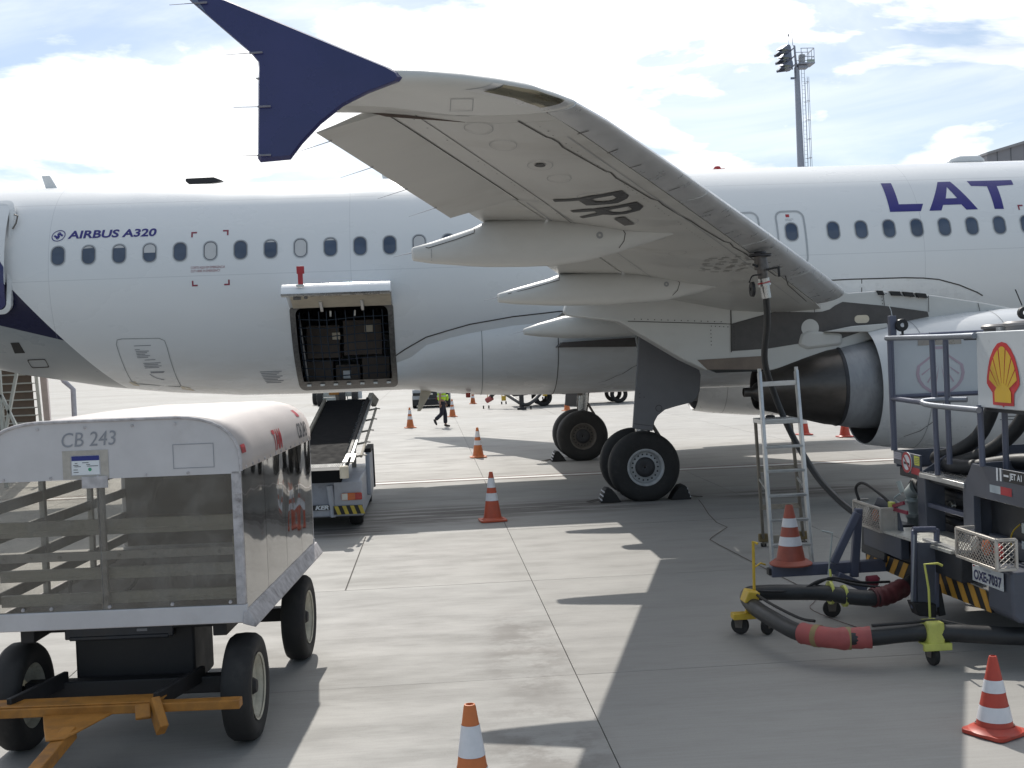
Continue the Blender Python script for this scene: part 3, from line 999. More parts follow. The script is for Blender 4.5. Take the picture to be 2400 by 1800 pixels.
for k, (zz, x0_, x1_) in enumerate([(2.90, -5.27, -4.96), (2.83, -5.27, -5.18)] + [(2.80 - .028 * q, -5.26, -5.02 - .04 * (q % 3)) for q in range(5)] + [(2.64, -5.14, -4.94)] + [(2.58 - .028 * q, -5.18, -4.86 - .05 * (q % 2)) for q in range(4)] + [(2.415, -5.10, -4.84), (2.40, -5.10, -4.86)]):
    rows.append([(x0_, zz), (x1_, zz), (x1_, zz + .012), (x0_, zz + .012)])
decal('instructions', *many(rows), fmap(.007), GREYTXT, bd)
decal('arrow', *strip([(-5.13, 2.385), (-5.08, 2.34), (-5.02, 2.30), (-4.95, 2.275), (-4.90, 2.27)], .012), fmap(.007), GREYTXT, bd)
rows = []
for k in range(8):
    zz = 2.335 - .03 * k
    rows.append([(-3.10 + .01 * k, zz), (-2.70 - .05 * (k % 3), zz), (-2.70 - .05 * (k % 3), zz + .012), (-3.10 + .01 * k, zz + .012)])
decal('instructions', *many(rows), fmap(.005), GREYTXT, AC)
# rear cabin door, cracked open, with its grey white rim
rd = MB()
def dring(x0_, x1_, z0_, z1_, r_, off):
    return [fpt(a, b_, off) for a, b_ in rrect((x0_ + x1_) / 2, (z0_ + z1_) / 2, x1_ - x0_, z1_ - z0_, r_, 8)]
a, b_, c_ = dring(-8.15, -7.27, 3.60, 5.50, .16, .16), dring(-8.15, -7.27, 3.60, 5.50, .16, .03), dring(-8.09, -7.34, 3.67, 5.43, .13, .165)
rd.loft([b_, a, c_], closed=True, caps=False)
RD = rd.build('cabin_door', WHITE, AC, smooth=45)
decal('door_skin', *poly(*rrect(-7.715, 4.55, .76, 1.77, .13, 8)), fmap(.162), FUSE, RD, cuts=[('v', [3.8 + .2 * q for q in range(9)])])
decal('door_livery', *poly((-8.09, 4.75), (-7.60, 4.75), (-7.345, 4.35), (-7.36, 3.75), (-7.45, 3.68), (-8.0, 3.68)), fmap(.166), INDIGO, RD, cuts=[('v', [3.9 + .2 * q for q in range(5)])])
MB().tube([fpt(-7.28, 5.28, .10), fpt(-7.20, 5.25, .10), fpt(-7.22, 5.14, .06), fpt(-7.27, 5.05, .04)], .014, 8).build('door_hinge_arm', HUBD, AC)
decal('access_panel', *ringpoly(rrect(-7.15, 2.66, .36, .16, .03, 3), rrect(-7.15, 2.66, .33, .13, .03, 3)), fmap(.006), SEAM, AC)
decal('vent_opening', *poly((-7.50, 3.05), (-7.34, 3.05), (-7.30, 2.86), (-7.5, 2.86)), fmap(.006), DARK, AC)

# aft cargo hold opening
v, f = ringpoly(rrect(-1.5, 2.735, 1.86, 1.56, .10, 5), rrect(-1.5, 2.76, 1.66, 1.40, .12, 5))
CF = decal('cargo_opening', v, f, fmap(.012), SILL, AC, cuts=[('v', [1.99 + .07 * q for q in range(1, 22)])])
hb = MB()
q = [(21.45, 3.60), (21.36, 3.42), (22.50, 2.06), (22.66, 1.985), (24.2, 1.985), (24.9, 2.6), (24.9, 3.62)]
hb.prism([(a, b_) for a, b_ in q], 'x', -2.6, -.4)
hb.f = [f for f in hb.f if set(f) not in ({1, 8, 9, 2}, {0, 7, 8, 1})]      # open towards the door
hb.mi = [0] * len(hb.f)
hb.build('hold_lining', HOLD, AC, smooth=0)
sl_ = MB()
for k in range(7):
    x_ = -2.24 + .25 * k
    p = fpt(x_, 2.07, .03)
    sl_.box(p, (.085, .05, .045))
sl_.build('sill_latch', STEEL, CF, bevel=.006)
decal('sill_plate', *poly((-2.36, 2.0), (-.64, 2.0), (-.64, 2.13), (-2.36, 2.13)), fmap(.015), SILL, CF, cuts=[('v', [2.05, 2.09])])
# cargo net of crossed webbing strips
nm = MB()
for k in range(11):
    x_ = -2.28 + .165 * k + random.uniform(-.02, .02)
    nm.tube([(x_, 21.42, 3.40), (x_ + random.uniform(-.02, .02), 21.62, 2.8), (x_, 22.25, 2.16)], .011, 5)
for k in range(8):
    z_ = 2.22 + .15 * k
    y_ = 22.22 - (z_ - 2.2) * .66
    nm.tube([(-2.34, y_, z_), (-1.8, y_ + .01, z_ - .03), (-1.2, y_ - .01, z_ + .01), (-.62, y_, z_ + .02)], .011, 5)
nm.build('cargo_net', NET, AC)
MB().tube([(-2.30, 21.5, 3.35), (-2.26, 22.3, 2.10)], .022, 8).build('net_post', ALU, AC)
# cargo door swung up above the opening
cd = MB()
prof = [(21.26, 3.50), (21.05, 3.60), (20.80, 3.72), (20.55, 3.80), (20.32, 3.84), (20.16, 3.82), (20.06, 3.74), (20.02, 3.64)]
inner = [(21.20, 3.47), (21.02, 3.54), (20.80, 3.62), (20.6, 3.66), (20.42, 3.675), (20.24, 3.66), (20.12, 3.64)]
pl = prof + [(20.05, 3.625)] + inner[::-1]
cd.prism(pl, 'x', -2.43, -.57)
CD = cd.build('cargo_door', [mat('polished_white', (.78, .79, .80), .14, var=.02, coat=.6)], AC, bevel=.012, smooth=40)
ci = MB()
ci.add([(x_, a - .0, b_ - .004) for x_ in (-2.36, -.60) for a, b_ in [(21.19, 3.463), (21.02, 3.532), (20.8, 3.612), (20.6, 3.652), (20.42, 3.667), (20.24, 3.652)]],
       [(k, k + 1, k + 7, k + 6) for k in range(5)])
ci.build('door_lining', CREAM, CD, smooth=0)
lip = MB()
lip.prism([(20.10, 3.60), (20.02, 3.62), (20.0, 3.655), (20.06, 3.65)], 'x', -2.43, -.585)
lip.build('door_lip', STEEL, CD, bevel=.006)
MB().prism([(-.80, 3.80), (-.60, 3.90), (-.585, 3.80), (-.585, 3.62)], 'y', 20.9, 21.2).build('door_side_guard', WHITE, CD, bevel=.006)
for x_ in (-1.85, -1.12):
    MB().bar((x_, 21.24, 3.42), (x_, 20.95, 3.58), .06, .09).build('hinge_arm', ALU, CD, bevel=.008)
for x_ in (-1.72, -1.28):
    MB().lathe([(0, .018), (.10, .022), (.11, .002)], 'z', (x_, 21.45, 3.30), 10).build('hold_lamp', LAMPW, AC)
MB().box((-2.17, 20.15, 3.58), (.13, .05, .05)).box((-2.02, 20.13, 3.60), (.06, .04, .07)).build('door_latch', SILL, CD, bevel=.008)
rs = MB()
rs.box((-2.09, 20.06, 3.90), (.085, .02, .22)).box((-2.085, 20.06, 4.055), (.13, .022, .13)).box((-2.10, 20.06, 3.79), (.13, .05, .04), None, 1)
rs.build('red_door_flag', [RED, STEEL], AC, bevel=.006)
# boxes stacked in the hold
hold_boxes = [((-2.05, 22.75, 2.24), (.50, .50, .50), CARD, 'brown carton at the bottom left of the open hold'),
              ((-1.52, 22.80, 2.20), (.46, .50, .42), CARD, 'brown carton with a white side label on the hold floor'),
              ((-.98, 22.75, 2.27), (.52, .50, .56), CARD, 'tall dark carton at the bottom right of the open hold'),
              ((-1.95, 22.60, 2.86), (.62, .55, .62), CARD, 'large carton stacked above the bottom left one in the hold'),
              ((-1.20, 22.55, 2.92), (.72, .55, .66), CARD, 'largest carton with a pale square label high in the hold')]
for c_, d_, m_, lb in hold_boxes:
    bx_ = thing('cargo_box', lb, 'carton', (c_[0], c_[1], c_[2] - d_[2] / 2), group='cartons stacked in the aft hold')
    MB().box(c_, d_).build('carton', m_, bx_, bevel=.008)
    if 'label' in lb:
        MB().box((c_[0] + (.12 if 'largest' in lb else -.02), c_[1] - d_[1] / 2 - .004, c_[2] + (.17 if 'largest' in lb else .02)), (.15, .006, .15)).build('paper_label', CREAM if 'largest' in lb else PAPER, bx_)
    if 'bottom left one' in lb:
        MB().box((c_[0] + .25, c_[1] - d_[1] / 2 - .004, c_[2] + .10), (.15, .006, .13)).build('paper_label', CREAM, bx_)
# ------------------------------------------------------------------ near wing
LEZ = [(4.5, 4.02), (6.15, 3.955), (6.5, 3.915), (8.67, 3.785), (11.57, 3.585), (13.92, 3.405), (16.64, 3.19), (21.4, 2.82)]
TEZ = [(4.5, 4.02), (6.15, 3.95), (7.17, 3.905), (10.9, 3.70), (14.5, 3.455), (16.73, 3.33), (21.4, 3.08)]
def le_x(y):
    base = 6.349 - .5206 * (17.084 - y)
    tip = lerp_table([(6.15, -.10), (6.18, .10), (6.24, .30), (6.32, .48), (6.42, .66), (6.56, .80), (6.75, .95), (7.0, 1.10), (99, 99)], y)[0] if y < 7 else 99
    return min(base, tip)
def te_x(y):
    return 2.35 if y >= 16.73 else 1.69 - (14.53 - y) * .30
def lower(x, y):
    """height of the wing's lower surface"""
    xl, xt = le_x(y), te_x(y)
    t = max(0.0, min(1.0, (xl - x) / (xl - xt)))
    zl, zt = lerp_table(LEZ, y)[0], lerp_table(TEZ, y)[0]
    c = xl - xt
    q = max(0.0, min(1.0, (t - .38) / .42))
    aft = 1 - .85 * q * q * (3 - 2 * q)          # the lower skin hollows out towards the trailing edge
    return zl + (zt - zl) * t - lerp_table([(6, .040), (8, .050), (17, .060), (22, .068)], y)[0] * c * 2.6 * math.sqrt(t) * (1 - t) * aft
def upper(x, y):
    xl, xt = le_x(y), te_x(y)
    t = max(0.0, min(1.0, (xl - x) / (xl - xt)))
    zl, zt = lerp_table(LEZ, y)[0], lerp_table(TEZ, y)[0]
    c = xl - xt
    return zl + (zt - zl) * t + lerp_table([(6, .045), (8, .055), (17, .065), (22, .07)], y)[0] * c * 2.6 * math.sqrt(t) * (1 - t)
TS = [0, .002, .008, .02, .04, .07, .11, .16, .24, .34, .45, .56, .66, .745, .765, .85, .93, 1.0]
def wring(y, ta, tb, droop=0.0):
    xl, xt = le_x(y), te_x(y)
    ts = [t for t in TS if ta < t < tb]
    ts = [ta] + ts + [tb]
    lo_ = [Vector((xl + (xt - xl) * t, y, lower(xl + (xt - xl) * t, y))) for t in ts]
    hi_ = [Vector((xl + (xt - xl) * t, y, upper(xl + (xt - xl) * t, y))) for t in ts]
    if ta == 0: hi_ = hi_[1:]
    if tb == 1.0:
        hi_[-1] = hi_[-1] + Vector((0, 0, .006))
    ring = lo_ + hi_[::-1]
    if droop:
        hx = xl + (xt - xl) * ta
        hz = (lower(hx, y) + upper(hx, y)) / 2
        ring = [Vector((hx + (v.x - hx) * math.cos(droop) - (v.z - hz) * math.sin(droop), y, hz + (v.z - hz) * math.cos(droop) + (v.x - hx) * math.sin(droop))) for v in ring]
    return ring
def wloft(name, ys, ta, tb, material, parent, droop=0.0):
    b = MB()
    b.loft([wring(y, ta(y) if callable(ta) else ta, tb(y) if callable(tb) else tb, droop) for y in ys])
    return b.build(name, material, parent, smooth=30)
def yr(a, b_, n_):
    return [a + (b_ - a) * i / n_ for i in range(n_ + 1)]
# the box is cut back where slats, aileron and flaps close it
WGB = wloft('wing', yr(6.862, 21.3, 26), .112, .742, WING, AC)
wloft('wing_tip', [6.15, 6.165, 6.18, 6.21, 6.24, 6.28, 6.32, 6.37, 6.42, 6.49, 6.56, 6.63, 6.70], 0, 1.0, FAIR, AC)
wloft('wing_tip_root', yr(6.703, 6.858, 2), .112, 1.0, WING, AC)
for a, b_ in ((6.712, 9.36), (9.375, 11.62), (11.635, 14.0), (14.015, 16.62)):
    wloft('slat', yr(a, b_, 6), 0, .107, LEDGE, AC)
wloft('slat', yr(17.9, 21.2, 6), 0, .107, LEDGE, AC)
wloft('aileron', yr(6.872, 9.60, 8), .752, 1.0, WING, AC, droop=R(17))
MB().prism([(.28, 3.84), (-.18, 3.885), (-.32, 3.925), (-.12, 3.955), (.28, 3.96)], 'y', 6.8605, 6.866).build('aileron_end_rib', mat('brown_bay', (.10, .075, .065), .6), AC)
wloft('flap', yr(9.64, 16.66, 10), .752, 1.0, WING, AC)
wloft('flap', yr(16.70, 21.2, 6), .752, 1.0, WING, AC)

def wdec(off):
    return lambda u, v: Vector((u, v, lower(u, v) - off))
def line_t(t, ya, yb, wd, material=SEAM, n_=14):
    pts = [(le_x(y) + (te_x(y) - le_x(y)) * (t(y) if callable(t) else t), y) for y in yr(ya, yb, n_)]
    return decal('panel_joint', *strip(pts, wd), wdec(.004), material, WGB)
# joints of the lower skin: rear spar, stepped access panel line, front spar
def wline(pts, wd, material, name='panel_joint', kind=None):
    q = []
    for (xa, ya), (xb, yb) in zip(pts, pts[1:]):
        n_ = max(1, int(abs(yb - ya) / .35))
        q += [(xa + (xb - xa) * i / n_, ya + (yb - ya) * i / n_) for i in range(n_)]
    q.append(pts[-1])
    return decal(name, *strip(q, wd), wdec(.004), material, WGB)
line_t(.735, 6.87, 9.6, .013, SEAM, 20)
line_t(.64, 9.7, 16.5, .008, GREYSEAM)
wline([(-.01, 6.815), (.998, 9.52), (1.44, 10.83)], .007, SEAM)
wline([(.88, 9.70), (1.277, 10.89)], .009, GREYSEAM)
wline([(.60, 9.62), (.80, 9.60), (1.0, 9.56)], .008, GREYSEAM)
wline([(.587, 6.812), (.792, 7.188), (.829, 7.228), (.883, 7.324), (.922, 7.444), (1.301, 8.14), (1.351, 8.196), (1.413, 8.364), (1.821, 9.14), (1.895, 9.228), (1.966, 9.396), (2.207, 9.86), (2.374, 10.156), (2.532, 10.476),
       (2.947, 11.26), (3.037, 11.372), (3.128, 11.596), (3.38, 12.052), (4.2, 13.7), (4.35, 13.8), (4.6, 14.5), (5.4, 16.2)], .012, SEAM)
line_t(.165, 7.2, 16.3, .006, GREYSEAM)
for p in (((.982, 7.172), (1.05, 7.14)), ((1.245, 7.68), (1.31, 7.63)), ((1.466, 8.116), (1.55, 8.09)), ((1.92, 8.95), (2.0, 8.91)), ((2.42, 9.9), (2.5, 9.86))):
    wline(p, .012, SEAM)
wline([(-.18, 6.78), (.056, 6.745), (.299, 6.702)], .007, GREYSEAM)
# fastener heads, real specks of paint loss round them
dots = []
for y in yr(6.95, 16.2, 90):
    for t in (.205, .655):
        x = le_x(y) + (te_x(y) - le_x(y)) * t + random.uniform(-.008, .008)
        if random.random() < .6:
            r_ = random.uniform(.003, .0055)
            dots.append([(x - r_, y - r_ * 1.3), (x + r_, y - r_ * 1.3), (x + r_, y + r_ * 1.3), (x - r_, y + r_ * 1.3)])
tag(decal('fasteners', *many(dots), wdec(.004), SEAM, WGB), kind='stuff')
# oval tank covers
for x, y in ((.364, 6.99), (.536, 7.40), (.823, 7.94), (1.00, 8.36), (1.30, 9.0), (1.62, 9.52), (1.79, 10.05), (2.2, 10.9), (2.6, 11.8), (3.0, 12.7)):
    o = [(x + .088 * math.cos(2 * PI * k / 28), y + .155 * math.sin(2 * PI * k / 28)) for k in range(28)]
    i_ = [(x + .084 * math.cos(2 * PI * k / 28), y + .150 * math.sin(2 * PI * k / 28)) for k in range(28)]
    decal('tank_cover', *ringpoly(o, i_), wdec(.004), GREYSEAM, WGB)
decal('vent_hole', *poly(*[(.821 + .038 * math.cos(2 * PI * k / 20), 7.928 + .055 * math.sin(2 * PI * k / 20)) for k in range(20)]), wdec(.005), BLACK, WGB)
decal('access_panel', *ringpoly([(.186, 6.38), (.312, 6.388), (.315, 6.588), (.185, 6.604)], [(.190, 6.386), (.308, 6.394), (.311, 6.582), (.189, 6.598)]), wdec(.004), GREYSEAM, AC)
# registration prefix painted across the lower skin
def letter(polys, material):
    return decal('lettering', *many(polys), wdec(.006), material, WGB, cuts=[('u', [1.2, 1.35, 1.5, 1.65])])
letter([[(1.06, 9.35), (1.144, 9.244), (1.305, 8.98), (1.525, 8.78), (1.482, 8.94), (1.328, 9.084), (1.249, 9.196), (1.157, 9.348), (1.088, 9.46)],
        [(1.525, 8.78), (1.613, 8.972), (1.529, 9.044), (1.482, 8.94)], [(1.613, 8.972), (1.615, 9.068), (1.569, 9.236), (1.51, 9.132), (1.529, 9.044)],
        [(1.569, 9.236), (1.387, 9.348), (1.335, 9.388), (1.384, 9.196), (1.427, 9.196), (1.51, 9.132)], [(1.335, 9.388), (1.249, 9.196), (1.328, 9.084), (1.384, 9.196)]], BLACK)
letter([[(1.259, 9.828), (1.386, 9.564), (1.539, 9.396), (1.718, 9.212), (1.677, 9.372), (1.526, 9.548), (1.439, 9.644), (1.295, 9.908)],
        [(1.718, 9.212), (1.806, 9.404), (1.726, 9.484), (1.677, 9.372)], [(1.806, 9.404), (1.803, 9.548), (1.712, 9.692), (1.654, 9.636), (1.721, 9.556), (1.726, 9.484)],
        [(1.712, 9.692), (1.608, 9.756), (1.529, 9.772), (1.526, 9.548), (1.592, 9.652), (1.654, 9.636)],
        [(1.439, 9.644), (1.526, 9.548), (1.529, 9.772), (1.413, 10.172), (1.376, 10.124), (1.474, 9.708)]], BLACK)
letter([[(1.644, 9.94), (1.717, 9.836), (1.872, 10.188), (1.797, 10.276)]], mat('worn_black_paint', (.075, .072, .068), .55, var=.2))
# refuel notes near the coupling: small stencilled lines
nt_ = []
for k in range(12):
    y0_ = 12.15 + .085 * k
    for q in range(4):
        x0_ = 2.98 + .012 * k + .145 * q + (.03 if k % 3 == 0 else 0)
        if (k + q) % 4 == 3:
            continue
        nt_.append([(x0_, y0_), (x0_ + .10 - .02 * ((k + q) % 3), y0_ + .010), (x0_ + .10 - .02 * ((k + q) % 3), y0_ + .032), (x0_, y0_ + .022)])
tag(decal('refuel_notes', *many(nt_), wdec(.005), mat('stencil_grey', (.16, .155, .145), .6), WGB), kind='stuff')
# navigation light glass at the tip's leading edge
def nose_patch(ya, yb, ta, tb, off, name, material, parent):
    rr = []
    for y in yr(ya, yb, 8):
        r_ = []
        for t in yr(ta, tb, 7):
            t2 = t * t
            x = le_x(y) + (te_x(y) - le_x(y)) * t2
            r_.append(Vector((x, y, lower(x, y))) + Vector((.6 * off, -.4 * off, -.7 * off)))
        rr.append(r_)
    b = MB()
    b.loft(rr, closed=False, caps=False)
    return b.build(name, material, parent, smooth=60)
nose_patch(6.29, 6.66, .0, .36, .004, 'light_surround', LEDGE, AC)
nose_patch(6.315, 6.60, .02, .30, .010, 'navigation_light', NAVG, AC)

# wingtip fence
fence = [(-1.19, 4.415), (-1.135, 4.41), (-.985, 4.372), (-.13, 3.992), (-.085, 3.965), (-.068, 3.94), (-.085, 3.92), (-.25, 3.862), (-.38, 3.80), (-.50, 3.71), (-.60, 3.61), (-.665, 3.53),
         (-.82, 3.52), (-.833, 3.54), (-.815, 3.92), (-.808, 4.00), (-.81, 4.04), (-.845, 4.085), (-1.135, 4.352)]
cx_, cz_ = -.62, 3.95
wb = MB()
nf = len(fence)
def fr(sc_, y):
    return [(cx_ + (p[0] - cx_) * sc_, y, cz_ + (p[1] - cz_) * sc_) for p in fence]
wb.v = []
wb.loft([fr(.955, 6.135), fr(1.0, 6.158), fr(1.0, 6.168), fr(.955, 6.19)], caps=True)
WF = wb.build('wingtip_fence', INDIGO, AC, smooth=30)
tip = decal('fence_edge', *poly((-1.185, 4.405), (-1.13, 4.405), (-1.06, 4.29), (-1.13, 4.352)), lambda u, v: Vector((u, 6.131, v)), mat('fence_light_edge', (0.16, 0.20, 0.30), .4), WF)
wk = MB()
for a, b_ in (((-1.05, 6.12, 4.338), (-1.24, 6.12, 4.328)), ((-.78, 6.12, 4.078), (-.97, 6.12, 4.068)), ((-.75, 6.12, 3.80), (-.94, 6.12, 3.798)), ((-.76, 6.12, 3.55), (-.96, 6.12, 3.548))):
    a, b_ = Vector(a), Vector(b_)
    md_ = a + (b_ - a) * .35
    q = MB()
    q.tube([a, md_], .0055, 6).tube([md_, b_], [.0022, .0014], 5)
    q.build('static_wick', GREYWICK, AC)
for y in (7.05, 7.75, 8.45, 9.15):
    a = Vector(wring(y, .752, 1.0, R(17))[len([t for t in TS if .752 < t < 1.0]) + 1])
    MB().tube([a + Vector((.02, 0, 0)), a + Vector((-.20, .03, -.06))], [.003, .0012], 5).build('static_wick', GREYWICK, AC)

# flap track fairings
def fairing(y, secs, parent=AC, name='flap_track_fairing'):
    """secs: (x, bottom, top, halfwidth)"""
    b = MB()
    rr = []
    for x, zb, zt, hw in secs:
        r_ = []
        for k in range(20):
            a = 2 * PI * k / 20
            ca, sa = math.cos(a), math.sin(a)
            e = .72
            r_.append((x, y + hw * math.copysign(abs(ca) ** e, ca), (zb + zt) / 2 + (zt - zb) / 2 * math.copysign(abs(sa) ** e, sa)))
        rr.append(r_)
    b.loft(rr)
    return b.build(name, FAIR, parent, smooth=40)
F1 = fairing(10.75, [(-.10, 3.385, 3.475, .05), (-.085, 3.365, 3.49, .075), (.08, 3.335, 3.53, .105), (.46, 3.295, 3.645, .15), (.60, 3.285, 3.71, .16), (.9, 3.276, 3.72, .17), (1.2, 3.277, 3.72, .17), (1.5, 3.31, 3.70, .165), (1.78, 3.37, 3.68, .15), (2.1, 3.46, 3.68, .12), (2.4, 3.55, 3.68, .07), (2.62, 3.60, 3.66, .02)])
F2 = fairing(14.5, [(.905, 3.15, 3.225, .06), (.92, 3.128, 3.24, .09), (1.1, 3.10, 3.29, .13), (1.55, 3.065, 3.40, .17), (1.7, 3.057, 3.455, .18), (2.3, 3.045, 3.47, .19), (3.0, 3.07, 3.45, .19), (3.4, 3.15, 3.42, .17), (3.9, 3.28, 3.42, .12), (4.4, 3.35, 3.42, .03)])
F4 = fairing(18.6, [(1.555, 2.80, 2.875, .06), (1.57, 2.782, 2.885, .09), (1.8, 2.745, 2.96, .14), (2.2, 2.705, 3.06, .2), (2.8, 2.69, 3.1, .22), (3.4, 2.70, 3.1, .22), (4.0, 2.78, 3.1, .18), (4.6, 2.95, 3.1, .05)])
# seams on the fairings: tail cover and rounded nose joint
def side_decal(name, pts, y, wd, material, parent):
    return decal(name, *strip(pts, wd), lambda u, v: Vector((u, y(u, v) if callable(y) else y, v)), material, parent)
def fy(y0_, secs):
    def f(u, v):
        zb, zt, hw = lerp_table(secs, u)
        s_ = max(-.995, min(.995, (v - (zb + zt) / 2) / ((zt - zb) / 2)))
        ang = abs(s_) ** (1 / .72)
        return y0_ - hw * (math.sqrt(max(0, 1 - ang * ang)) ** .72) - .004
    return f
S1 = [(-.10, 3.385, 3.475, .05), (-.085, 3.365, 3.49, .075), (.08, 3.335, 3.53, .105), (.46, 3.295, 3.645, .15), (.60, 3.285, 3.71, .16), (.9, 3.276, 3.72, .17), (1.2, 3.277, 3.72, .17), (1.5, 3.31, 3.70, .165), (1.78, 3.37, 3.68, .15), (2.1, 3.46, 3.68, .12), (2.4, 3.55, 3.68, .07), (2.62, 3.60, 3.66, .02)]
side_decal('cover_joint', [(.03, 3.478), (.055, 3.47), (.30, 3.535), (.475, 3.59), (.478, 3.61), (.478, 3.635)], fy(10.75, S1), .007, SEAM, F1)
side_decal('cover_joint', [(.08, 3.355), (.08, 3.40), (.08, 3.46)], fy(10.75, S1), .005, GREYSEAM, F1)
side_decal('cover_joint', [(1.74, 3.655), (1.76, 3.63), (1.82, 3.60), (1.86, 3.54), (1.845, 3.47), (1.80, 3.41)], fy(10.75, S1), .007, SEAM, F1)
S2 = [(.905, 3.15, 3.225, .06), (.92, 3.128, 3.24, .09), (1.1, 3.10, 3.29, .13), (1.55, 3.065, 3.40, .17), (1.7, 3.057, 3.455, .18), (2.3, 3.045, 3.47, .19), (3.0, 3.07, 3.45, .19), (3.4, 3.15, 3.42, .17), (3.9, 3.28, 3.42, .12), (4.4, 3.35, 3.42, .03)]
side_decal('cover_joint', [(1.03, 3.225), (1.3, 3.28), (1.67, 3.37), (1.675, 3.41)], fy(14.5, S2), .008, SEAM, F2)
side_decal('cover_joint', [(3.04, 3.40), (3.12, 3.36), (3.17, 3.28), (3.14, 3.19), (3.08, 3.13)], fy(14.5, S2), .008, SEAM, F2)
for F_, y0_, S_, dd in ((F1, 10.75, S1, [(1.62, 3.53)]), (F2, 14.5, S2, [(3.0, 3.27), (3.28, 3.33)])):
    for (x, z) in dd:
        o = [(x + .032 * math.cos(2 * PI * k / 16), z + .032 * math.sin(2 * PI * k / 16)) for k in range(16)]
        i_ = [(x + .012 * math.cos(2 * PI * k / 16), z + .012 * math.sin(2 * PI * k / 16)) for k in range(16)]
        fn = fy(y0_, S_)
        decal('service_port', *ringpoly(o, i_), (lambda fn_: lambda u, v: Vector((u, fn_(u, v), v)))(fn), GREYSEAM, F_)
for F_, p in ((F1, (-.09, 10.73, 3.44)), (F2, (.91, 14.48, 3.19)), (F4, (1.56, 18.58, 2.84))):
    MB().tube([p, (p[0] - .18, p[1], p[2] - .035)], [.004, .0015], 5).build('static_wick', GREYWICK, F_)
# dark shadow gap where fairings meet the wing is real: the flap gap strip
# ------------------------------------------------------------------ far wing, mirrored about the centreline
fwv = MB()
def fring(y, s_):
    r_ = wring(y, 0, 1.0)
    return [Vector((v.x, 2 * YC - v.y, v.z)) for v in r_]
fwv.loft([fring(y, 1) for y in [6.15, 6.24, 6.42, 6.75] + yr(7.2, 21.3, 12)])
fwv.build('wing', WING, AC, smooth=30)['label'] = 'far wing on the other side of the fuselage'
MB().loft([[(p[0], 2 * YC - 6.16 + q, p[1]) for p in fence] for q in (-.02, .02)]).build('wingtip_fence', INDIGO, AC)
for y, S_ in ((10.75, S1), (14.5, S2)):
    fairing(2 * YC - y, S_)

# ------------------------------------------------------------------ engines and pylons
def engine(ye, near):
    en = MB()
    zc_ = 1.78
    en.lathe([(7.7, .80), (7.3, .82), (6.9, .848), (6.605, .878), (6.60, .885), (6.62, .893), (7.0, .955), (7.5, 1.01), (8.1, 1.065), (8.8, 1.10), (9.5, 1.105), (10.1, 1.07), (10.55, 1.0), (10.72, .94), (10.75, .90), (10.70, .86), (10.4, .84), (9.9, .86)], 'x', (0, ye, zc_), 64)
    nc = en.build('engine_nacelle', mat('nacelle_paint', (.62, .63, .64), .30, var=.04, scale=1.5, dirt=.18, dirt_col=(.42, .40, .36), coat=.3), AC, smooth=50)
    MB().lathe([(9.88, .05), (9.9, .86)], 'x', (0, ye, zc_), 48).build('fan_face', HUBC, nc)
    lips = MB().lathe([(10.56, 1.004), (10.72, .945), (10.752, .90), (10.70, .858), (10.5, .838)], 'x', (0, ye, zc_), 64).build('inlet_lip', STEEL, nc)
    core = MB().lathe([(7.72, .56), (7.3, .64), (6.9, .685), (6.6, .675), (6.35, .645), (6.20, .612), (6.195, .60)], 'x', (0, ye, zc_ + .03), 56).build('core_cowl', DUCT, nc, smooth=50)
    MB().lathe([(7.68, .50), (7.685, .78)], 'x', (0, ye, zc_), 48).build('duct_wall', DARK, nc)
    MB().lathe([(7.69, .775), (7.3, .80), (6.9, .832), (6.66, .860), (6.615, .872)], 'x', (0, ye, zc_), 64).build('fan_duct', mat('duct_dark', (.10, .10, .105), .45, .2, var=.2), nc, smooth=50)
    ex = MB().lathe([(6.25, .60), (6.19, .612), (6.0, .585), (5.6, .48), (5.2, .37), (4.965, .315), (4.955, .305), (4.97, .295), (5.2, .33), (5.5, .38)], 'x', (0, ye, zc_ + .03), 56).build('exhaust_nozzle', EXH, nc, smooth=50)
    MB().lathe([(6.205, .617), (6.175, .622), (6.15, .612)], 'x', (0, ye, zc_ + .03), 56).build('nozzle_band', HUBC, nc)
    MB().lathe([(5.6, .30), (5.2, .26), (4.95, .13), (4.90, .072), (4.77, .070), (4.765, .055), (4.90, .052)], 'x', (0, ye, zc_ - .02), 32).build('exhaust_plug', EXH, nc, smooth=50)
    # cowl joints
    for x in (7.28, 8.55):
        r_ = lerp_table([(6.62, .893), (7.0, .955), (7.5, 1.01), (8.1, 1.065), (8.8, 1.10)], x)[0]
        MB().lathe([(x, r_ + .003), (x + .012, r_ + .004)], 'x', (0, ye, zc_), 64).build('cowl_joint', GREYSEAM, nc, smooth=0)
    return nc
EN = engine(17.384, True)
EF = engine(2 * YC - 17.384, False)
EN['label'] = 'near engine under the wing'
EF['label'] = 'far engine seen below the fuselage'
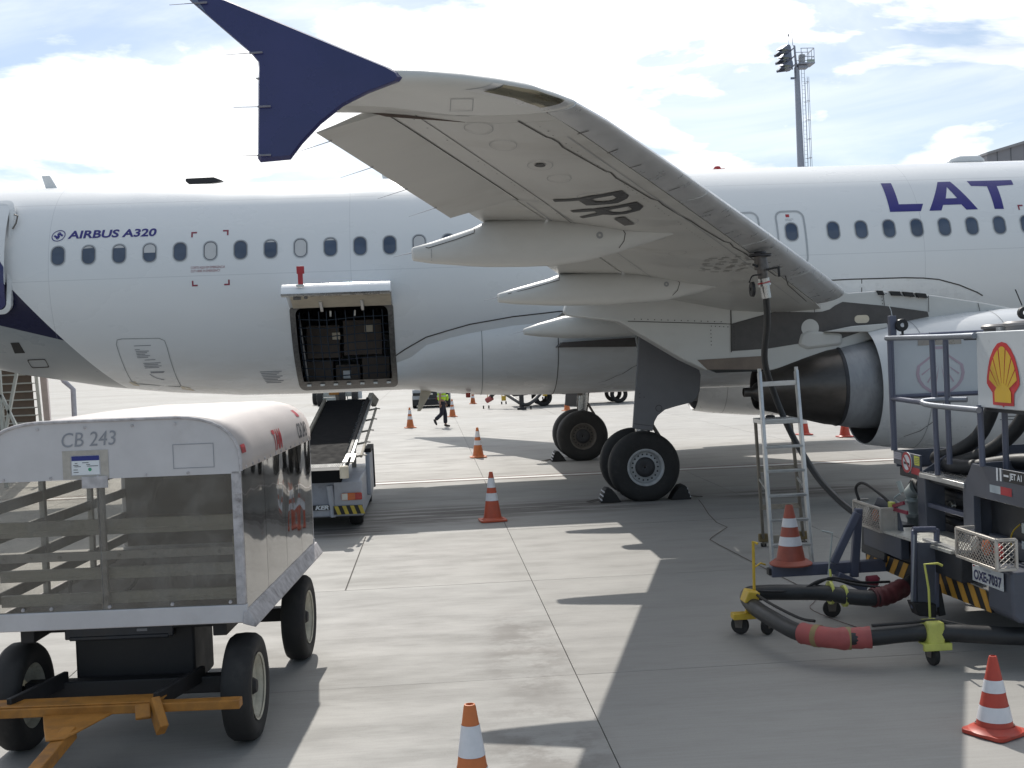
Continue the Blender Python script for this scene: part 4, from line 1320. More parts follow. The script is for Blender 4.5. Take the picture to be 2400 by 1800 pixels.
# thrust reverser line, small caption block and warning roundel on the near cowl
def cmap(off):
    def f(u, v):
        r_ = lerp_table([(6.62, .893), (7.0, .955), (7.5, 1.01), (8.1, 1.065), (8.8, 1.10), (9.5, 1.105)], u)[0] + off
        return Vector((u, 17.384 - r_ * math.cos(v), 1.78 + r_ * math.sin(v)))
    return f
decal('cowl_joint', *strip([(7.62, -.05), (7.50, -.12), (7.44, -.3), (7.36, -.55), (7.2, -.75), (7.0, -.9)], .012), cmap(.004), SEAM, EN)
rw = [[(8.35 - .01 * k, -.33 - .05 * k), (8.53, -.33 - .05 * k), (8.53, -.318 - .05 * k), (8.35 - .01 * k, -.318 - .05 * k)] for k in range(5)]
decal('instructions', *many(rw), cmap(.004), DKTXT, EN)
ang = [2 * PI * k / 24 for k in range(24)]
o = [(9.02 + .085 * math.cos(a), -.18 + .085 * math.sin(a)) for a in ang]
i_ = [(9.02 + .074 * math.cos(a), -.18 + .074 * math.sin(a)) for a in ang]
decal('warning_roundel', *join2(ringpoly(o, i_), many([[(8.99, -.23), (9.05, -.23), (9.055, -.17), (9.035, -.15), (9.005, -.15), (8.985, -.17)], [(9.005, -.14), (9.035, -.14), (9.035, -.115), (9.005, -.115)]])), cmap(.004), DKTXT, EN)
decal('instructions', *many([[(7.72, .02), (7.92, .02), (7.92, .035), (7.72, .035)], [(8.0, -.52), (8.2, -.52), (8.2, -.51), (8.0, -.51)]]), cmap(.004), DKTXT, EN)

def pylon(ye, near):
    pb = MB()
    # the strut in side view: underside of wing, down over the hot section, up over the cowl
    prof = [(2.06, 3.08), (2.12, 3.02), (2.86, 2.905), (3.81, 2.30), (4.16, 2.12), (5.06, 2.07), (5.80, 2.19), (6.25, 2.36), (7.2, 2.62), (8.4, 2.72), (9.1, 2.82), (8.98, 2.89),
            (8.49, 2.985), (7.7, 3.12), (7.2, 3.18), (6.77, 3.215), (6.36, 3.20), (6.2, 3.26), (5.6, 3.30), (4.6, 3.28), (2.6, 3.30), (2.1, 3.2)]
    hw = lambda x: lerp_table([(2.0, .07), (2.3, .16), (3.2, .22), (4.4, .235), (6.2, .235), (7.4, .20), (8.5, .12), (9.1, .02)], x)[0]
    n_ = len(prof)
    a = [(p[0], ye - hw(p[0]), p[1]) for p in prof]
    b_ = [(p[0], ye + hw(p[0]), p[1]) for p in prof]
    a2 = [(cx0 * .985 + .015 * 5.5, y_ - .0, z_) for cx0, y_, z_ in a]
    pb.add(a + b_, [tuple(range(n_)), tuple(range(2 * n_ - 1, n_ - 1, -1))] + [(i, (i + 1) % n_, n_ + (i + 1) % n_, n_ + i) for i in range(n_)])
    p_ = pb.build('engine_pylon', FAIR, AC, bevel=.03, smooth=30, seg=3)
    if not near:
        return p_
    ys = lambda off: (lambda u, v: Vector((u, ye - hw(u) - off, v)))
    cut = [('u', [3.2, 4.4, 6.2, 7.4])]
    decal('heat_panel', *poly((4.56, 2.80), (5.24, 2.96), (5.82, 2.93), (5.95, 2.935), (6.07, 2.965), (6.15, 3.02), (6.27, 3.07), (6.9, 2.99), (7.6, 2.875), (7.62, 2.80), (6.71, 2.66), (6.17, 2.50), (5.85, 2.45), (5.77, 2.49), (5.1, 2.41), (4.54, 2.395)), ys(.004), PYLON, p_, cuts=cut)
    decal('blowout_disc', *poly(*[(5.755 + .135 * math.cos(k * PI / 14), 2.695 + .135 * math.sin(k * PI / 14)) for k in range(28)]), ys(.007), FAIR, p_)
    decal('vent_cover', *poly(*rrect(6.56, 2.80, .23, .12, .058, 5)), ys(.007), CREAM, p_)
    decal('lower_shield', *poly((4.02, 2.285), (5.03, 2.305), (5.03, 2.09), (4.17, 2.13)), ys(.005), HEAT, p_)
    decal('lower_shield', *poly((4.17, 2.135), (5.04, 2.10), (5.06, 2.075), (4.30, 2.08)), ys(.006), DARK, p_)
    lines = [strip([(4.555, 3.04), (4.54, 2.38)], .014), strip([(4.555, 3.10), (4.56, 2.80), (5.24, 2.96)], .010), strip([(5.44, 3.16), (5.45, 2.93)], .010), strip([(5.83, 3.2), (5.83, 2.93)], .010),
             strip([(3.0, 2.90), (4.56, 2.80)], .010), strip([(6.9, 3.19), (6.92, 2.99)], .010), strip([(7.62, 3.12), (7.62, 2.87)], .010), strip([(8.42, 2.98), (8.45, 2.85), (8.42, 2.74)], .010), strip([(5.07, 2.40), (5.06, 2.07)], .010)]
    decal('pylon_joints', *join2(*lines), ys(.009), SEAM, p_, cuts=[('u', [5.0, 6.2, 7.4])])
    bl = []
    for (x0_, z0_), (x1_, z1_), k_ in (((4.59, 2.76), (4.59, 2.42), 8), ((4.25, 2.78), (4.50, 2.76), 5), ((4.24, 2.72), (4.24, 2.5), 5), ((5.40, 3.14), (5.41, 2.97), 4), ((5.79, 3.16), (5.79, 2.98), 4), ((3.1, 2.93), (4.4, 2.84), 14), ((6.88, 3.17), (6.89, 3.02), 4), ((6.95, 3.17), (7.58, 3.07), 6)):
        for k in range(k_):
            t = k / (k_ - 1)
            x, z = x0_ + (x1_ - x0_) * t, z0_ + (z1_ - z0_) * t
            bl.append([(x - .007, z - .007), (x + .007, z - .007), (x + .007, z + .007), (x - .007, z + .007)])
    decal('fasteners', *many(bl), ys(.010), SEAM, p_)
    # black ridge marks on top of the strut
    for k in range(4):
        xa, xb = (6.80 + .20 * k, 6.80 + .20 * k + (.155 if k else .09))
        zt = lambda x: lerp_table([(6.77, 3.212), (7.2, 3.178), (7.7, 3.118)], x)[0]
        b_ = MB()
        ya, yb = ye - .255, ye - .02
        b_.add([(xa + .03, ya, zt(xa) - .055), (xb + .03, ya, zt(xb) - .055), (xb, ya, zt(xb) + .012), (xa, ya, zt(xa) + .012), (xa + .03, yb, zt(xa) - .055), (xb + .03, yb, zt(xb) - .055), (xb, yb, zt(xb) + .012), (xa, yb, zt(xa) + .012)],
               [(0, 1, 2, 3), (7, 6, 5, 4), (0, 4, 5, 1), (1, 5, 6, 2), (2, 6, 7, 3), (3, 7, 4, 0)])
        b_.build('ridge_mark', CHASS, p_, bevel=.004)
    # grey tongue of the cowl over the hot section
    MB().prism([(5.95, 2.632), (6.2, 2.615), (6.62, 2.60), (6.9, 2.66), (6.9, 2.72), (6.4, 2.70)], 'y', ye - .36, ye + .36).build('cowl_tongue', FAIR, p_, bevel=.012)
    MB().prism([(5.55, 2.44), (5.60, 2.62), (5.72, 2.67), (6.25, 2.60), (6.25, 2.42), (5.70, 2.37)], 'y', ye - .265, ye + .265).build('hot_fairing', FAIR, p_, bevel=.05)
    return p_
PY = pylon(17.384, True)
pylon(2 * YC - 17.384, False)

# ------------------------------------------------------------------ landing gear
tyre_prof = [(-.19, .30), (-.205, .36), (-.215, .44), (-.20, .515), (-.165, .560), (-.10, .580), (0, .584), (.10, .580), (.165, .560), (.20, .515), (.215, .44), (.205, .36), (.19, .30)]
tyre_me = MB().lathe(tyre_prof, 'y', (0, 0, 0), 56).mesh('tyre', RUBBER, smooth=50)
grv = MB()
for yy in (-.10, -.035, .035, .10):
    grv.lathe([(yy - .005, .5835), (yy + .005, .5835)], 'y', (0, 0, 0), 56)
def hub_meshes(m1):
    rim = MB().lathe([(-.12, .245), (-.17, .25), (-.19, .262), (-.203, .285), (-.20, .305), (-.18, .302), (-.02, .30)], 'y', (0, 0, 0), 48).mesh('rim', m1, smooth=50)
    disc = MB().lathe([(-.115, .02), (-.13, .10), (-.13, .16), (-.115, .18), (-.12, .25)], 'y', (0, 0, 0), 48).mesh('rim_disc', m1, smooth=50)
    hb_ = MB()
    for k in range(18):
        a = 2 * PI * k / 18
        hb_.lathe([(-.128, .0), (-.127, .015)], 'y', (.212 * math.cos(a), 0, .212 * math.sin(a)), 8)
    holes = hb_.mesh('vent_holes', BLACK, smooth=0)
    cap = MB().lathe([(-.15, .02), (-.165, .10), (-.155, .14), (-.13, .165)], 'y', (0, 0, 0), 36).mesh('hub_cap', HUBC, smooth=40)
    return rim, disc, holes, cap
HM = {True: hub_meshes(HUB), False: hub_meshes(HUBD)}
def gear(yc, near):
    sg = -1 if near else 1
    lg = AC
    for dy in (-.465, .465):
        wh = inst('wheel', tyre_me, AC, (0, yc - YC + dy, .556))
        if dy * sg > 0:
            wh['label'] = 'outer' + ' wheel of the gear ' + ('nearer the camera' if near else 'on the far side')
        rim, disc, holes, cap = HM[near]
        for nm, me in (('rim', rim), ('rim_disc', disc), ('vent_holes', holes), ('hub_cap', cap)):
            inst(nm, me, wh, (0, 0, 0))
    s_ = MB()
    X = 3.47
    s_.tube([(X, yc - .47, .556), (X, yc + .47, .556)], .07, 14)
    s_.tube([(X, yc, .52), (X + .10, yc, 1.25)], .075, 16)
    s_.build('axle', STEEL, lg)
    l_ = MB()
    l_.tube([(X + .08, yc, 1.08), (X + .10, yc, 1.28), (X + .24, yc + sg * .02, 3.0)], [.12, .135, .14], 18)
    l_.tube([(X + .18, yc, 1.75), (X + .22, yc - sg * .9, 2.9)], .06, 10)
    l_.build('strut', STEEL, lg, smooth=40)
    t = MB()
    t.bar((X + .20, yc, 1.30), (X + .40, yc, .95), .16, .04)
    t.bar((X + .40, yc, .95), (X + .12, yc, .62), .16, .04)
    t.tube([(X + .13, yc - .06, .7), (X + .22, yc - .05, 1.3), (X + .32, yc - .05, 2.2)], .014, 6)
    if not near:
        t.tube([(X - .06, yc - .12, .75), (X - .03, yc - .13, 1.3), (X + .02, yc - .12, 2.0)], .016, 6)
        t.box((X + .02, yc - .15, 1.55), (.12, .03, .16)).box((X + .16, yc - .15, 1.70), (.10, .04, .12))
    t.build('torque_links', HUBD, lg)
    yd = 18.52 if near else 2 * YC - 18.52
    dr = MB()
    pd = [(3.41, 2.74), (3.245, 1.215), (3.568, 1.155), (3.585, 1.22), (3.605, 1.31), (3.66, 1.40), (3.78, 1.49), (3.95, 1.535), (4.24, 1.595), (4.31, 1.66), (4.36, 1.77), (4.385, 2.02), (4.345, 2.215), (4.30, 2.33), (3.97, 2.50), (3.55, 2.74)]
    dr.prism(pd, 'y', yd - .03, yd + .03)
    d_ = dr.build('gear_door', DOORG, lg, bevel=.012)
    if near:
        o = [(3.68 + .055 * math.cos(k * PI / 10), 1.52 + .055 * math.sin(k * PI / 10)) for k in range(20)]
        i_ = [(3.68 + .045 * math.cos(k * PI / 10), 1.52 + .045 * math.sin(k * PI / 10)) for k in range(20)]
        fn = lambda u, v: Vector((u, yd - .033, v))
        decal('door_marks', *join2(ringpoly(o, i_), many([[(3.37, 1.70), (3.385, 1.70), (3.385, 1.715), (3.37, 1.715)], [(3.44, 1.70), (3.455, 1.70), (3.455, 1.715), (3.44, 1.715)], [(3.37, 1.76), (3.385, 1.76), (3.385, 1.775), (3.37, 1.775)]])), fn, SEAM, d_)
        decal('door_joint', *strip([(3.26, 1.29), (3.585, 1.235)], .008), fn, SEAM, d_)
    return lg
gear(YC - 3.795, True)
gear(YC + 3.795, False)
# nose gear, ahead of the frame
for dy in (-.25, .25):
    wh = inst('nose_wheel', tyre_me, AC, (12.6, dy, .37), None, (.66, .5, .66))
MB().tube([(16.07, YC - .25, .37), (16.07, YC + .25, .37)], .05, 12).tube([(16.07, YC, .37), (16.2, YC, 2.1)], .08, 12).build('nose_strut', STEEL, AC)

# wheel chocks
def chock(x, y, rz, label, flip=1):
    t = thing('wheel_chock', label, 'wheel chock', (x, y, 0), rz, 'black wheel chocks at the main wheels', local=True)
    MB().prism([(-.17, .0), (.17, .0), (.10, .12), (.02, .22), (-.06, .24), (-.10, .20)], 'y', -.16, .16).build('wedge', RUBBER, t, bevel=.012)
    st_ = MB()
    for k in range(3):
        st_.bar((-.150 + .022 * k, -.163, .05 + .065 * k), (-.150 + .022 * k, .163, .05 + .065 * k), .014, .022)
    st_.build('reflective_tape', BAND, t)
    MB().tube([(-.16, .02, .05), (-.28, .05, .03), (-.38, .0, .02), (-.30, -.06, .02), (-.17, -.05, .04)], .009, 6).build('pull_rope', HUBD, t)
    return t
chock(2.89, 18.90, 0, 'black chock with white tape and a rope behind the near main wheel')
c2 = chock(4.04, 18.85, PI, 'black chock in front of the near main wheel')
chock(2.90, 26.5, 0, 'black chock behind the far main wheel')
# ------------------------------------------------------------------ traffic cones
CONES = 'traffic cones set out around the airliner'
def cone_proto(h, rb, rt_, base, bands, colour, label, name='traffic_cone', round_base=False, base_col=None):
    t = thing(name, label, 'traffic cone', (0, 0, 0), 0, CONES, local=True)
    rad = lambda z: rb + (rt_ - rb) * (z - .03) / (h - .03)
    b = MB()
    if round_base:
        b.lathe([(0, 0), (0, base / 2), (.014, base / 2 + .004), (.03, base / 2 - .02), (.05, rb + .012), (.03, rb * .6)], 'z', (0, 0, 0), 40)
    else:
        b.prism(rrect(0, 0, base, base, base * .14, 4), 'z', .004, .030)
        b.lathe([(.028, rb + .045), (.045, rb + .012), (.06, rb + .001)], 'z', (0, 0, 0), 36)
        for sx in (-1, 1):
            for sy in (-1, 1):
                b.box((sx * base * .36, sy * base * .36, .004), (.05, .05, .008))
    b.build('base', base_col or colour, t, bevel=.004)
    MB().lathe([(.03, rb), (h - .012, rad(h - .012)), (h, rad(h) - .002), (h + .001, rad(h) - .009), (h - .06, rad(h) - .010)], 'z', (0, 0, 0), 36).build('cone_body', colour, t, smooth=50)
    for a, b_ in bands:
        MB().lathe([(a * h, rad(a * h) + .0022), (b_ * h, rad(b_ * h) + .0022)], 'z', (0, 0, 0), 36).build('reflective_band', BAND, t, smooth=50)
    return t
cA = cone_proto(.735, .138, .028, .40, ((.42, .575), (.685, .88)), CONEO, '')
cone_spots = [((.88, 17.36), 0.1, 'orange cone in shade on the slab joint between the belt loader and the main wheels'),
              ((1.15, 28.40), .05, 'orange cone in sunlight left of the far main wheel'),
              ((-.70, 41.9), .2, 'orange cone standing left of the walking worker'),
              ((.96, 48.5), .1, 'orange cone partly hidden behind the legs of the walking worker'),
              ((2.30, 60.9), .0, 'distant orange cone under the belly left of the hose trolleys'),
              ((5.86, 49.3), .3, 'distant reddish cone peeping out just left of the far wheel strut')]
for k, ((x, y), rz, lb) in enumerate(cone_spots):
    c = cA if k == 0 else copy_tree(cA)
    c.location = (x, y, 0)
    c.rotation_euler = (0, 0, rz)
    c['label'] = lb
for ch in cA.children:
    if ch.name.split('.')[0] in ('base', 'cone_body'):
        pass
# the nearest of these is redder than the sun-faded others
cR = mat('cone_red_orange', (0.47, 0.085, 0.038), 0.45, var=.1, scale=8, dirt=.25, dirt_col=(.3, .1, .06))
for ch in cA.children:
    if ch.data.materials[0] is CONEO:
        ch.data = ch.data.copy()
        ch.data.materials[0] = cR
cB = cone_proto(.735, .138, .028, .40, ((.42, .575), (.685, .88)), CONER, 'red cone behind the ladder under the engine exhaust')
cB.location = (10.08, 30.8, 0)
c = copy_tree(cB)
c.location = (10.73, 29.5, 0)
c['label'] = 'red cone below the rear rim of the near engine cowl'
cN = cone_proto(.74, .135, .029, .40, ((.40, .58), (.66, .866)), CONEO, 'faded orange cone cut off by the bottom edge of the frame')
cN.location = (.14, 5.76, 0)
c6 = cone_proto(.485, .115, .024, .30, ((.19, .375), (.55, .705)), CONER, 'small bright red and white cone at the lower right, half in sun')
c6.location = (3.42, 6.95, 0)
c6.rotation_euler = (0, 0, .5)
c7 = cone_proto(.55, .135, .033, .385, ((.33, .48), (.64, .785)), CONEF, 'dusty red and white cone perched on the steel beam in front of the step ladder', round_base=True)
c7.location = (3.27, 10.50, .435)

# ------------------------------------------------------------------ baggage cart
CT = thing('baggage_cart', 'covered white baggage cart with clear plastic sides and orange drawbar in the left foreground', 'baggage cart', (-2.033, 7.552, 0), R(-3.6), local=True)
W2, LN, ZB, ZW0, ZW1, ZT = .825, 2.72, .83, .945, 1.785, 2.155
def arch(inset=0.0, z0=1.80):
    w_ = W2 - inset
    zt = ZT - inset
    right = [(w_, z0), (w_, 1.86)] + bez((w_, 1.88), (w_ - .01, 2.06), (w_ - .16, zt - .005), (w_ - .40, zt), 8)
    return right + [(-p[0], p[1]) for p in right[::-1]]
rf = MB()
a_ = arch()
rr = [[(p[0], y, p[1] + (.012 * math.sin(PI * (y / LN)) if p[1] > 2.0 else 0)) for p in a_] for y in (.012, .4, .9, 1.4, 1.9, 2.4, LN)]
rf.loft(rr, closed=False, caps=False)
ROOF = rf.build('roof', CARTR, CT, smooth=50)
md = ROOF.modifiers.new('thick', 'SOLIDIFY'); md.thickness = .012; md.offset = -1
# upper front panel
up_ = [(p[0], p[1]) for p in arch(.004, ZW1)]
MB().prism(up_, 'y', 0, .012).build('front_panel', CARTW, CT)
MB().prism([(p[0], p[1]) for p in arch(.004, ZW1)], 'y', LN - .014, LN - .002).build('rear_panel', CARTW, CT)
# edge beading round the roof arch
eb = [(p[0], -.006, p[1]) for p in arch(-.002, 1.80)]
MB().tube(eb, .011, 6).build('roof_beading', WORN, CT)
# frame
for y in (.02, LN - .03):
    MB().box((0, y, (ZB + ZW0) / 2), (2 * W2, .05, ZW0 - ZB)).build('bottom_rail', CARTW, CT, bevel=.006)
for x in (W2 - .035, -W2 + .035):
    for y in (.022, LN - .022):
        MB().box((x, y, (ZW0 + ZW1) / 2 + .01), (.06, .044, ZW1 - ZW0 + .02)).build('corner_post', WORN if x > 0 and y < 1 else CARTW, CT, bevel=.008)
MB().box((W2 - .012, LN / 2, .875), (.03, LN, .07)).build('side_rail', WORN, CT, bevel=.006)
MB().box((-W2 + .012, LN / 2, .875), (.03, LN, .07)).build('side_rail', WORN, CT, bevel=.006)
lp = MB()
lp.prism([(W2 - .03, .825), (W2 + .055, .80), (W2 + .060, .815), (W2 + .01, .905), (W2 - .02, .905)], 'y', -.015, LN + .03)
lp.build('bumper_lip', WORN, CT, bevel=.006)
MB().box((0, LN / 2, .855), (2 * W2 - .08, LN - .1, .03)).build('floor_panel', mat('cart_floor', (.10, .095, .088), .6, var=.2, dirt=.4), CT)
MB().box((.0, .045, 1.29), (2 * W2 - .1, .028, .055)).build('cross_bar', CARTW, CT, bevel=.004)
for z, h_ in ((1.465, .10), (1.165, .075), (1.005, .075)):
    MB().box((0, .11, z), (2 * W2 - .1, .03, h_)).box((0, .10, z - h_ * .18), (2 * W2 - .1, .014, .012)).build('front_slat', mat('pale_slat', (.54, .53, .49), .5, var=.12, scale=7, dirt=.45, dirt_col=(.25, .23, .2), stretch=(.3, 1, 1)), CT, bevel=.004)
MB().box((-.085, .05, 1.36), (.045, .035, .84)).build('centre_post', WORN, CT, bevel=.004)
MB().box((-.10, -.006, 1.765), (.165, .012, .075)).build('patch_plate', WORN, CT, bevel=.003)
# front panes
for x0, x1 in ((-W2 + .06, -.09), (-.085, W2 - .06)):
    MB().box(((x0 + x1) / 2, .012, (ZW0 + ZW1) / 2), (x1 - x0, .004, ZW1 - ZW0 - .004)).build('front_pane', CLEAR, CT, smooth=0)
# right side panes between light strips
ys_ = [.03, .72, 1.45, 2.1, LN - .03]
for k in range(4):
    y0, y1 = ys_[k], ys_[k + 1]
    MB().box((W2 - .006, (y0 + y1) / 2, (.91 + 1.80) / 2), (.004, y1 - y0 - .006, .89)).build('side_pane', WAVY, CT, smooth=0)
    if k:
        MB().box((W2 - .016, y0, 1.355), (.014, .030, .88)).build('pane_strip', SLAT, CT)
# left side rails with open gaps, rear slats
for z in (1.02, 1.21, 1.41, 1.60):
    MB().box((-W2 + .025, LN / 2, z), (.03, LN - .05, .075)).build('side_slat', SLAT, CT, bevel=.006)
for y in (.9, 1.85):
    MB().box((-W2 + .03, y, 1.35), (.04, .045, .9)).build('side_upright', SLAT, CT, bevel=.004)
MB().box((0, LN - .035, 1.37), (2 * W2 - .08, .02, .92)).build('rear_lining', mat('cart_rear_lining', (.085, .080, .073), .6, var=.25, scale=4, dirt=.4), CT)
MB().tube([(W2 - .075, .06, 1.12), (W2 - .075, .06, 1.38)], .012, 8).build('door_bolt', RIMY, CT)
MB().tube(smooth_pts([(-.45, .5, 1.12), (-.42, .35, .99), (-.25, .3, .95), (-.05, .4, 1.0), (.02, .55, 1.15)]), .012, 6).build('loose_strap', CHASS, CT)
# side door panel low and bolts
bo = MB()
for x in (-.72, -.55, -.36, .02, .24, .46, .66):
    bo.lathe([(-.012, .001), (-.012, .011), (0, .012)], 'y', (x, .03, 1.29), 10)
for x in (-.6, -.42, -.05, .35, .72):
    bo.lathe([(-.012, .001), (-.012, .010), (0, .012)], 'y', (x, .01, .965), 10)
for x in (-.75, -.45, -.15, .15, .42):
    bo.lathe([(-.008, .001), (-.008, .009), (0, .010)], 'y', (x, 0, 2.115), 8)
    bo.lathe([(-.008, .001), (-.008, .009), (0, .010)], 'y', (x + .07, 0, 1.80), 8)
for k in range(13):
    bo.lathe([(0, .010), (.008, .009), (.008, .001)], 'x', (W2, .15 + .2 * k, 1.815), 8)
for z in (1.0, 1.12, 1.25, 1.4, 1.52, 1.66):
    bo.lathe([(-.008, .001), (-.008, .008), (0, .009)], 'y', (W2 - .03, 0, z), 8)
BO = bo.build('bolts', WORN, CT)
tag(BO, kind='stuff')
# lettering and notices on the cart (front face is y = 0)
fp = lambda off: (lambda u, v: Vector((u, -off, v)))
sd_ = lambda off: (lambda u, v: Vector((W2 + off - (0 if v < 1.88 else .0), u, v)))
def arch_side(off):
    pts = [(p[0], p[1]) for p in arch()][:11]
    def f(u, v):
        for (xa, za), (xb, zb) in zip(pts, pts[1:]):
            if za <= v <= zb and zb > za:
                t = (v - za) / (zb - za)
                return Vector((xa + (xb - xa) * t + off, u, v + off * .3))
        return Vector((pts[0][0] + off, u, v))
    return f
v, f = glyphs('CB 243', .092, .345, shear=.15)
decal('lettering', [(a - .150 - .15, b_ + 1.995 + (a - .17) * .02) for a, b_ in v], f, fp(.003), GREYTXT, CT)
v, f = glyphs('CB 243', .125, .42, shear=.0, fat=.01)
decal('lettering', [(a + 2.12, b_ + 1.85) for a, b_ in v], f, arch_side(.004), DKTXT, CT, cuts=[('v', [1.86, 1.9, 1.94])])
v, f = glyphs('TAM', .15, .30, fat=.03)
decal('lettering', [(a + 1.12, b_ + 1.835) for a, b_ in v], f, arch_side(.004), RED, CT, cuts=[('v', [1.86, 1.9, 1.94])])
for y0, z0 in ((.06, 1.905), (2.36, 2.02)):
    decal('red_reflector', *poly((y0, z0), (y0 + .12, z0), (y0 + .12, z0 + .055), (y0, z0 + .055)), arch_side(.005), RED, CT, cuts=[('v', [z0 + .018, z0 + .036])])
nb = decal('notice', *poly((-.242, 1.815), (-.067, 1.815), (-.067, 1.935), (-.242, 1.935)), fp(.004), PAPER, CT)
decal('notice_heading', *poly((-.242, 1.905), (-.067, 1.905), (-.067, 1.935), (-.242, 1.935)), fp(.005), BLUE, nb)
decal('notice_lines', *many([[(x0, z), (x1, z), (x1, z + .004), (x0, z + .004)] for x0, x1, z in ((-.222, -.205, 1.888), (-.175, -.135, 1.890), (-.232, -.20, 1.875), (-.225, -.185, 1.866), (-.15, -.125, 1.878), (-.145, -.075, 1.868), (-.232, -.205, 1.846), (-.232, -.20, 1.83))]), fp(.0055), DKTXT, nb)
decal('notice_seal', *poly(*[(-.128 + .011 * math.cos(k * PI / 10), 1.848 + .011 * math.sin(k * PI / 10)) for k in range(20)]), fp(.0055), GREEN, nb)
decal('tape_mark', *ringpoly([(-.30, 1.79), (-.01, 1.79), (-.01, 1.97), (-.30, 1.97)], [(-.25, 1.81), (-.06, 1.81), (-.06, 1.94), (-.25, 1.94)]), fp(.0025), mat('tape_residue', (.43, .40, .36), .7, var=.1, scale=20), CT)
decal('panel_outline', *ringpoly([(.40, 1.83), (.66, 1.83), (.66, 1.985), (.40, 1.985)], [(.404, 1.834), (.656, 1.834), (.656, 1.981), (.404, 1.981)]), fp(.003), GREYTXT, CT)
decal('dark_window_patch', *poly((.25, 1.55), (.72, 1.53), (.73, 1.76), (.33, 1.765), (.28, 1.70)), lambda u, v: Vector((u, .0168, v)), mat('dark_patch', (.030, .030, .034), .35, var=.3, scale=8), CT)  # irregular dark patch just behind the right front pane
# running gear
ch_ = MB()
ch_.box((-.62, LN / 2, .785), (.09, LN - .2, .11)).box((.62, LN / 2, .785), (.09, LN - .2, .11))
for y in (.35, 1.3, 2.3):
    ch_.box((0, y, .79), (1.3, .08, .09))
ch_.build('chassis_frame', CHASS, CT, bevel=.006)
MB().box((-.02, .62, .555), (.80, .50, .44)).build('turntable_box', CHASS, CT, bevel=.02)
MB().box((-.10, .33, .735), (.72, .05, .085)).box((-.10, .315, .70), (.66, .03, .03)).build('coupler_box', mat('dark_steel_blue', (.040, .045, .055), .35, .4, var=.2, dirt=.3), CT, bevel=.008)
decal('maker_tag', *poly((.02, .735), (.09, .735), (.09, .752), (.02, .752)), lambda u, v: Vector((u, .303, v)), GREYTXT, CT)
ax = MB()
for y in (.26, 2.30):
    MB().box((0, y, .385), (1.40, .11, .11)).build('axle_beam', CHASS, CT, bevel=.008)
MB().box((0, 2.3, .60), (.9, .4, .36)).build('rear_spring_box', CHASS, CT, bevel=.01)
tp = [(-.075, .21), (-.092, .25), (-.098, .29), (-.088, .325), (-.06, .345), (0, .350), (.06, .345), (.088, .325), (.098, .29), (.092, .25), (.075, .21)]
cart_tyre = MB().lathe(tp, 'x', (0, 0, 0), 48).mesh('tyre', RUBBER, smooth=50)
cart_rim = MB().lathe([(-.07, .212), (-.05, .20), (-.02, .185), (.0, .10), (.0, .06)], 'x', (0, 0, 0), 40).lathe([(.0, .06), (.0, .10), (.015, .16), (.03, .185), (.062, .195), (.075, .212), (.088, .218), (.080, .205)], 'x', (0, 0, 0), 40).mesh('rim', RIMY, smooth=40)
cart_cap = MB().lathe([(0, .062), (.05, .055), (.075, .04), (.08, .001)], 'x', (0, 0, 0), 24).mesh('hub', CHASS, smooth=40)
for y in (.26, 2.30):
    for x, rz in ((.735, 0), (-.735, PI)):
        wv = inst('wheel', cart_tyre, CT, (x, y, .35), (0, 0, rz))
        inst('rim', cart_rim, wv, (0, 0, 0)); inst('hub', cart_cap, wv, (0, 0, 0))
ob = MB()
ob.box((-.05, -.30, .405), (1.76, .09, .055)).box((-.18, -.24, .437), (1.05, .17, .012))
ob.build('steering_bar', ORANGE, CT, bevel=.006)
db = MB()
db.prism([(-.40, -.26), (.085, -.28), (.05, -.36), (-.065, -.80), (-.165, -.82), (-.26, -.60)], 'z', .375, .389)
db.bar((-.10, -.62, .365), (-.145, -1.95, .16), .08, .075)
DB = db.build('drawbar', ORANGE, CT, bevel=.006)
MB().tube([(-.147 + .07 * math.cos(k * PI / 8), -2.02 + .07 * math.sin(k * PI / 8), .15) for k in range(16)], .018, 8, closed=True).build('tow_eye', ORANGE, DB)
MB().bar((.30, -.31, .44), (.38, -.42, .29), .055, .11).bar((.24, -.34, .43), (.26, -.40, .36), .09, .03).build('lock_arm', ORANGE, CT, bevel=.006)
MB().bar((-.66, -.30, .45), (-.70, -.40, .30), .05, .08).build('lock_arm', ORANGE, CT, bevel=.006)
for x in (.30, -.60):
    MB().bar((x, -.27, .43), (x + .16, .26, .45), .035, .10).build('steering_link', CHASS, CT, bevel=.006)

# ------------------------------------------------------------------ belt loader
BL = thing('belt_loader', 'belt loader with black conveyor raised towards the open cargo hold', 'belt loader', (-1.6, 18.5, 0))
def bp(s, lat, dz=0.0):
    """point on the belt: s 0..1 from near foot to head, lat metres right of centre"""
    a, b_ = Vector((-1.575, 16.62, 1.03)), Vector((-1.435, 20.55, 1.80))
    d = (b_ - a)
    r_ = Vector((d.y, -d.x, 0)).normalized()
    return a + d * s + r_ * lat + Vector((0, 0, dz))
b = MB()
hw_ = .34
N_ = 24
top = [[bp(k / N_, -hw_), bp(k / N_, hw_)] for k in range(N_ + 1)]
head = [[bp(1 + q, l_, z) for l_ in (-hw_, hw_)] for q, z in ((.012, -.012), (.018, -.05), (.012, -.09))]
vs = [v for r_ in top + head for v in r_]
b.add(vs, [(2 * i, 2 * i + 1, 2 * i + 3, 2 * i + 2) for i in range(len(vs) // 2 - 1)])
b.build('conveyor_belt', BELT, BL, smooth=60)
fb = MB()
fv = [bp(0, -hw_), bp(0, hw_), bp(-.085, hw_, .045), bp(-.085, -hw_, .045), bp(-.10, -hw_, .02), bp(-.10, hw_, .02), bp(-.10, hw_, -.09), bp(-.10, -hw_, -.09)]
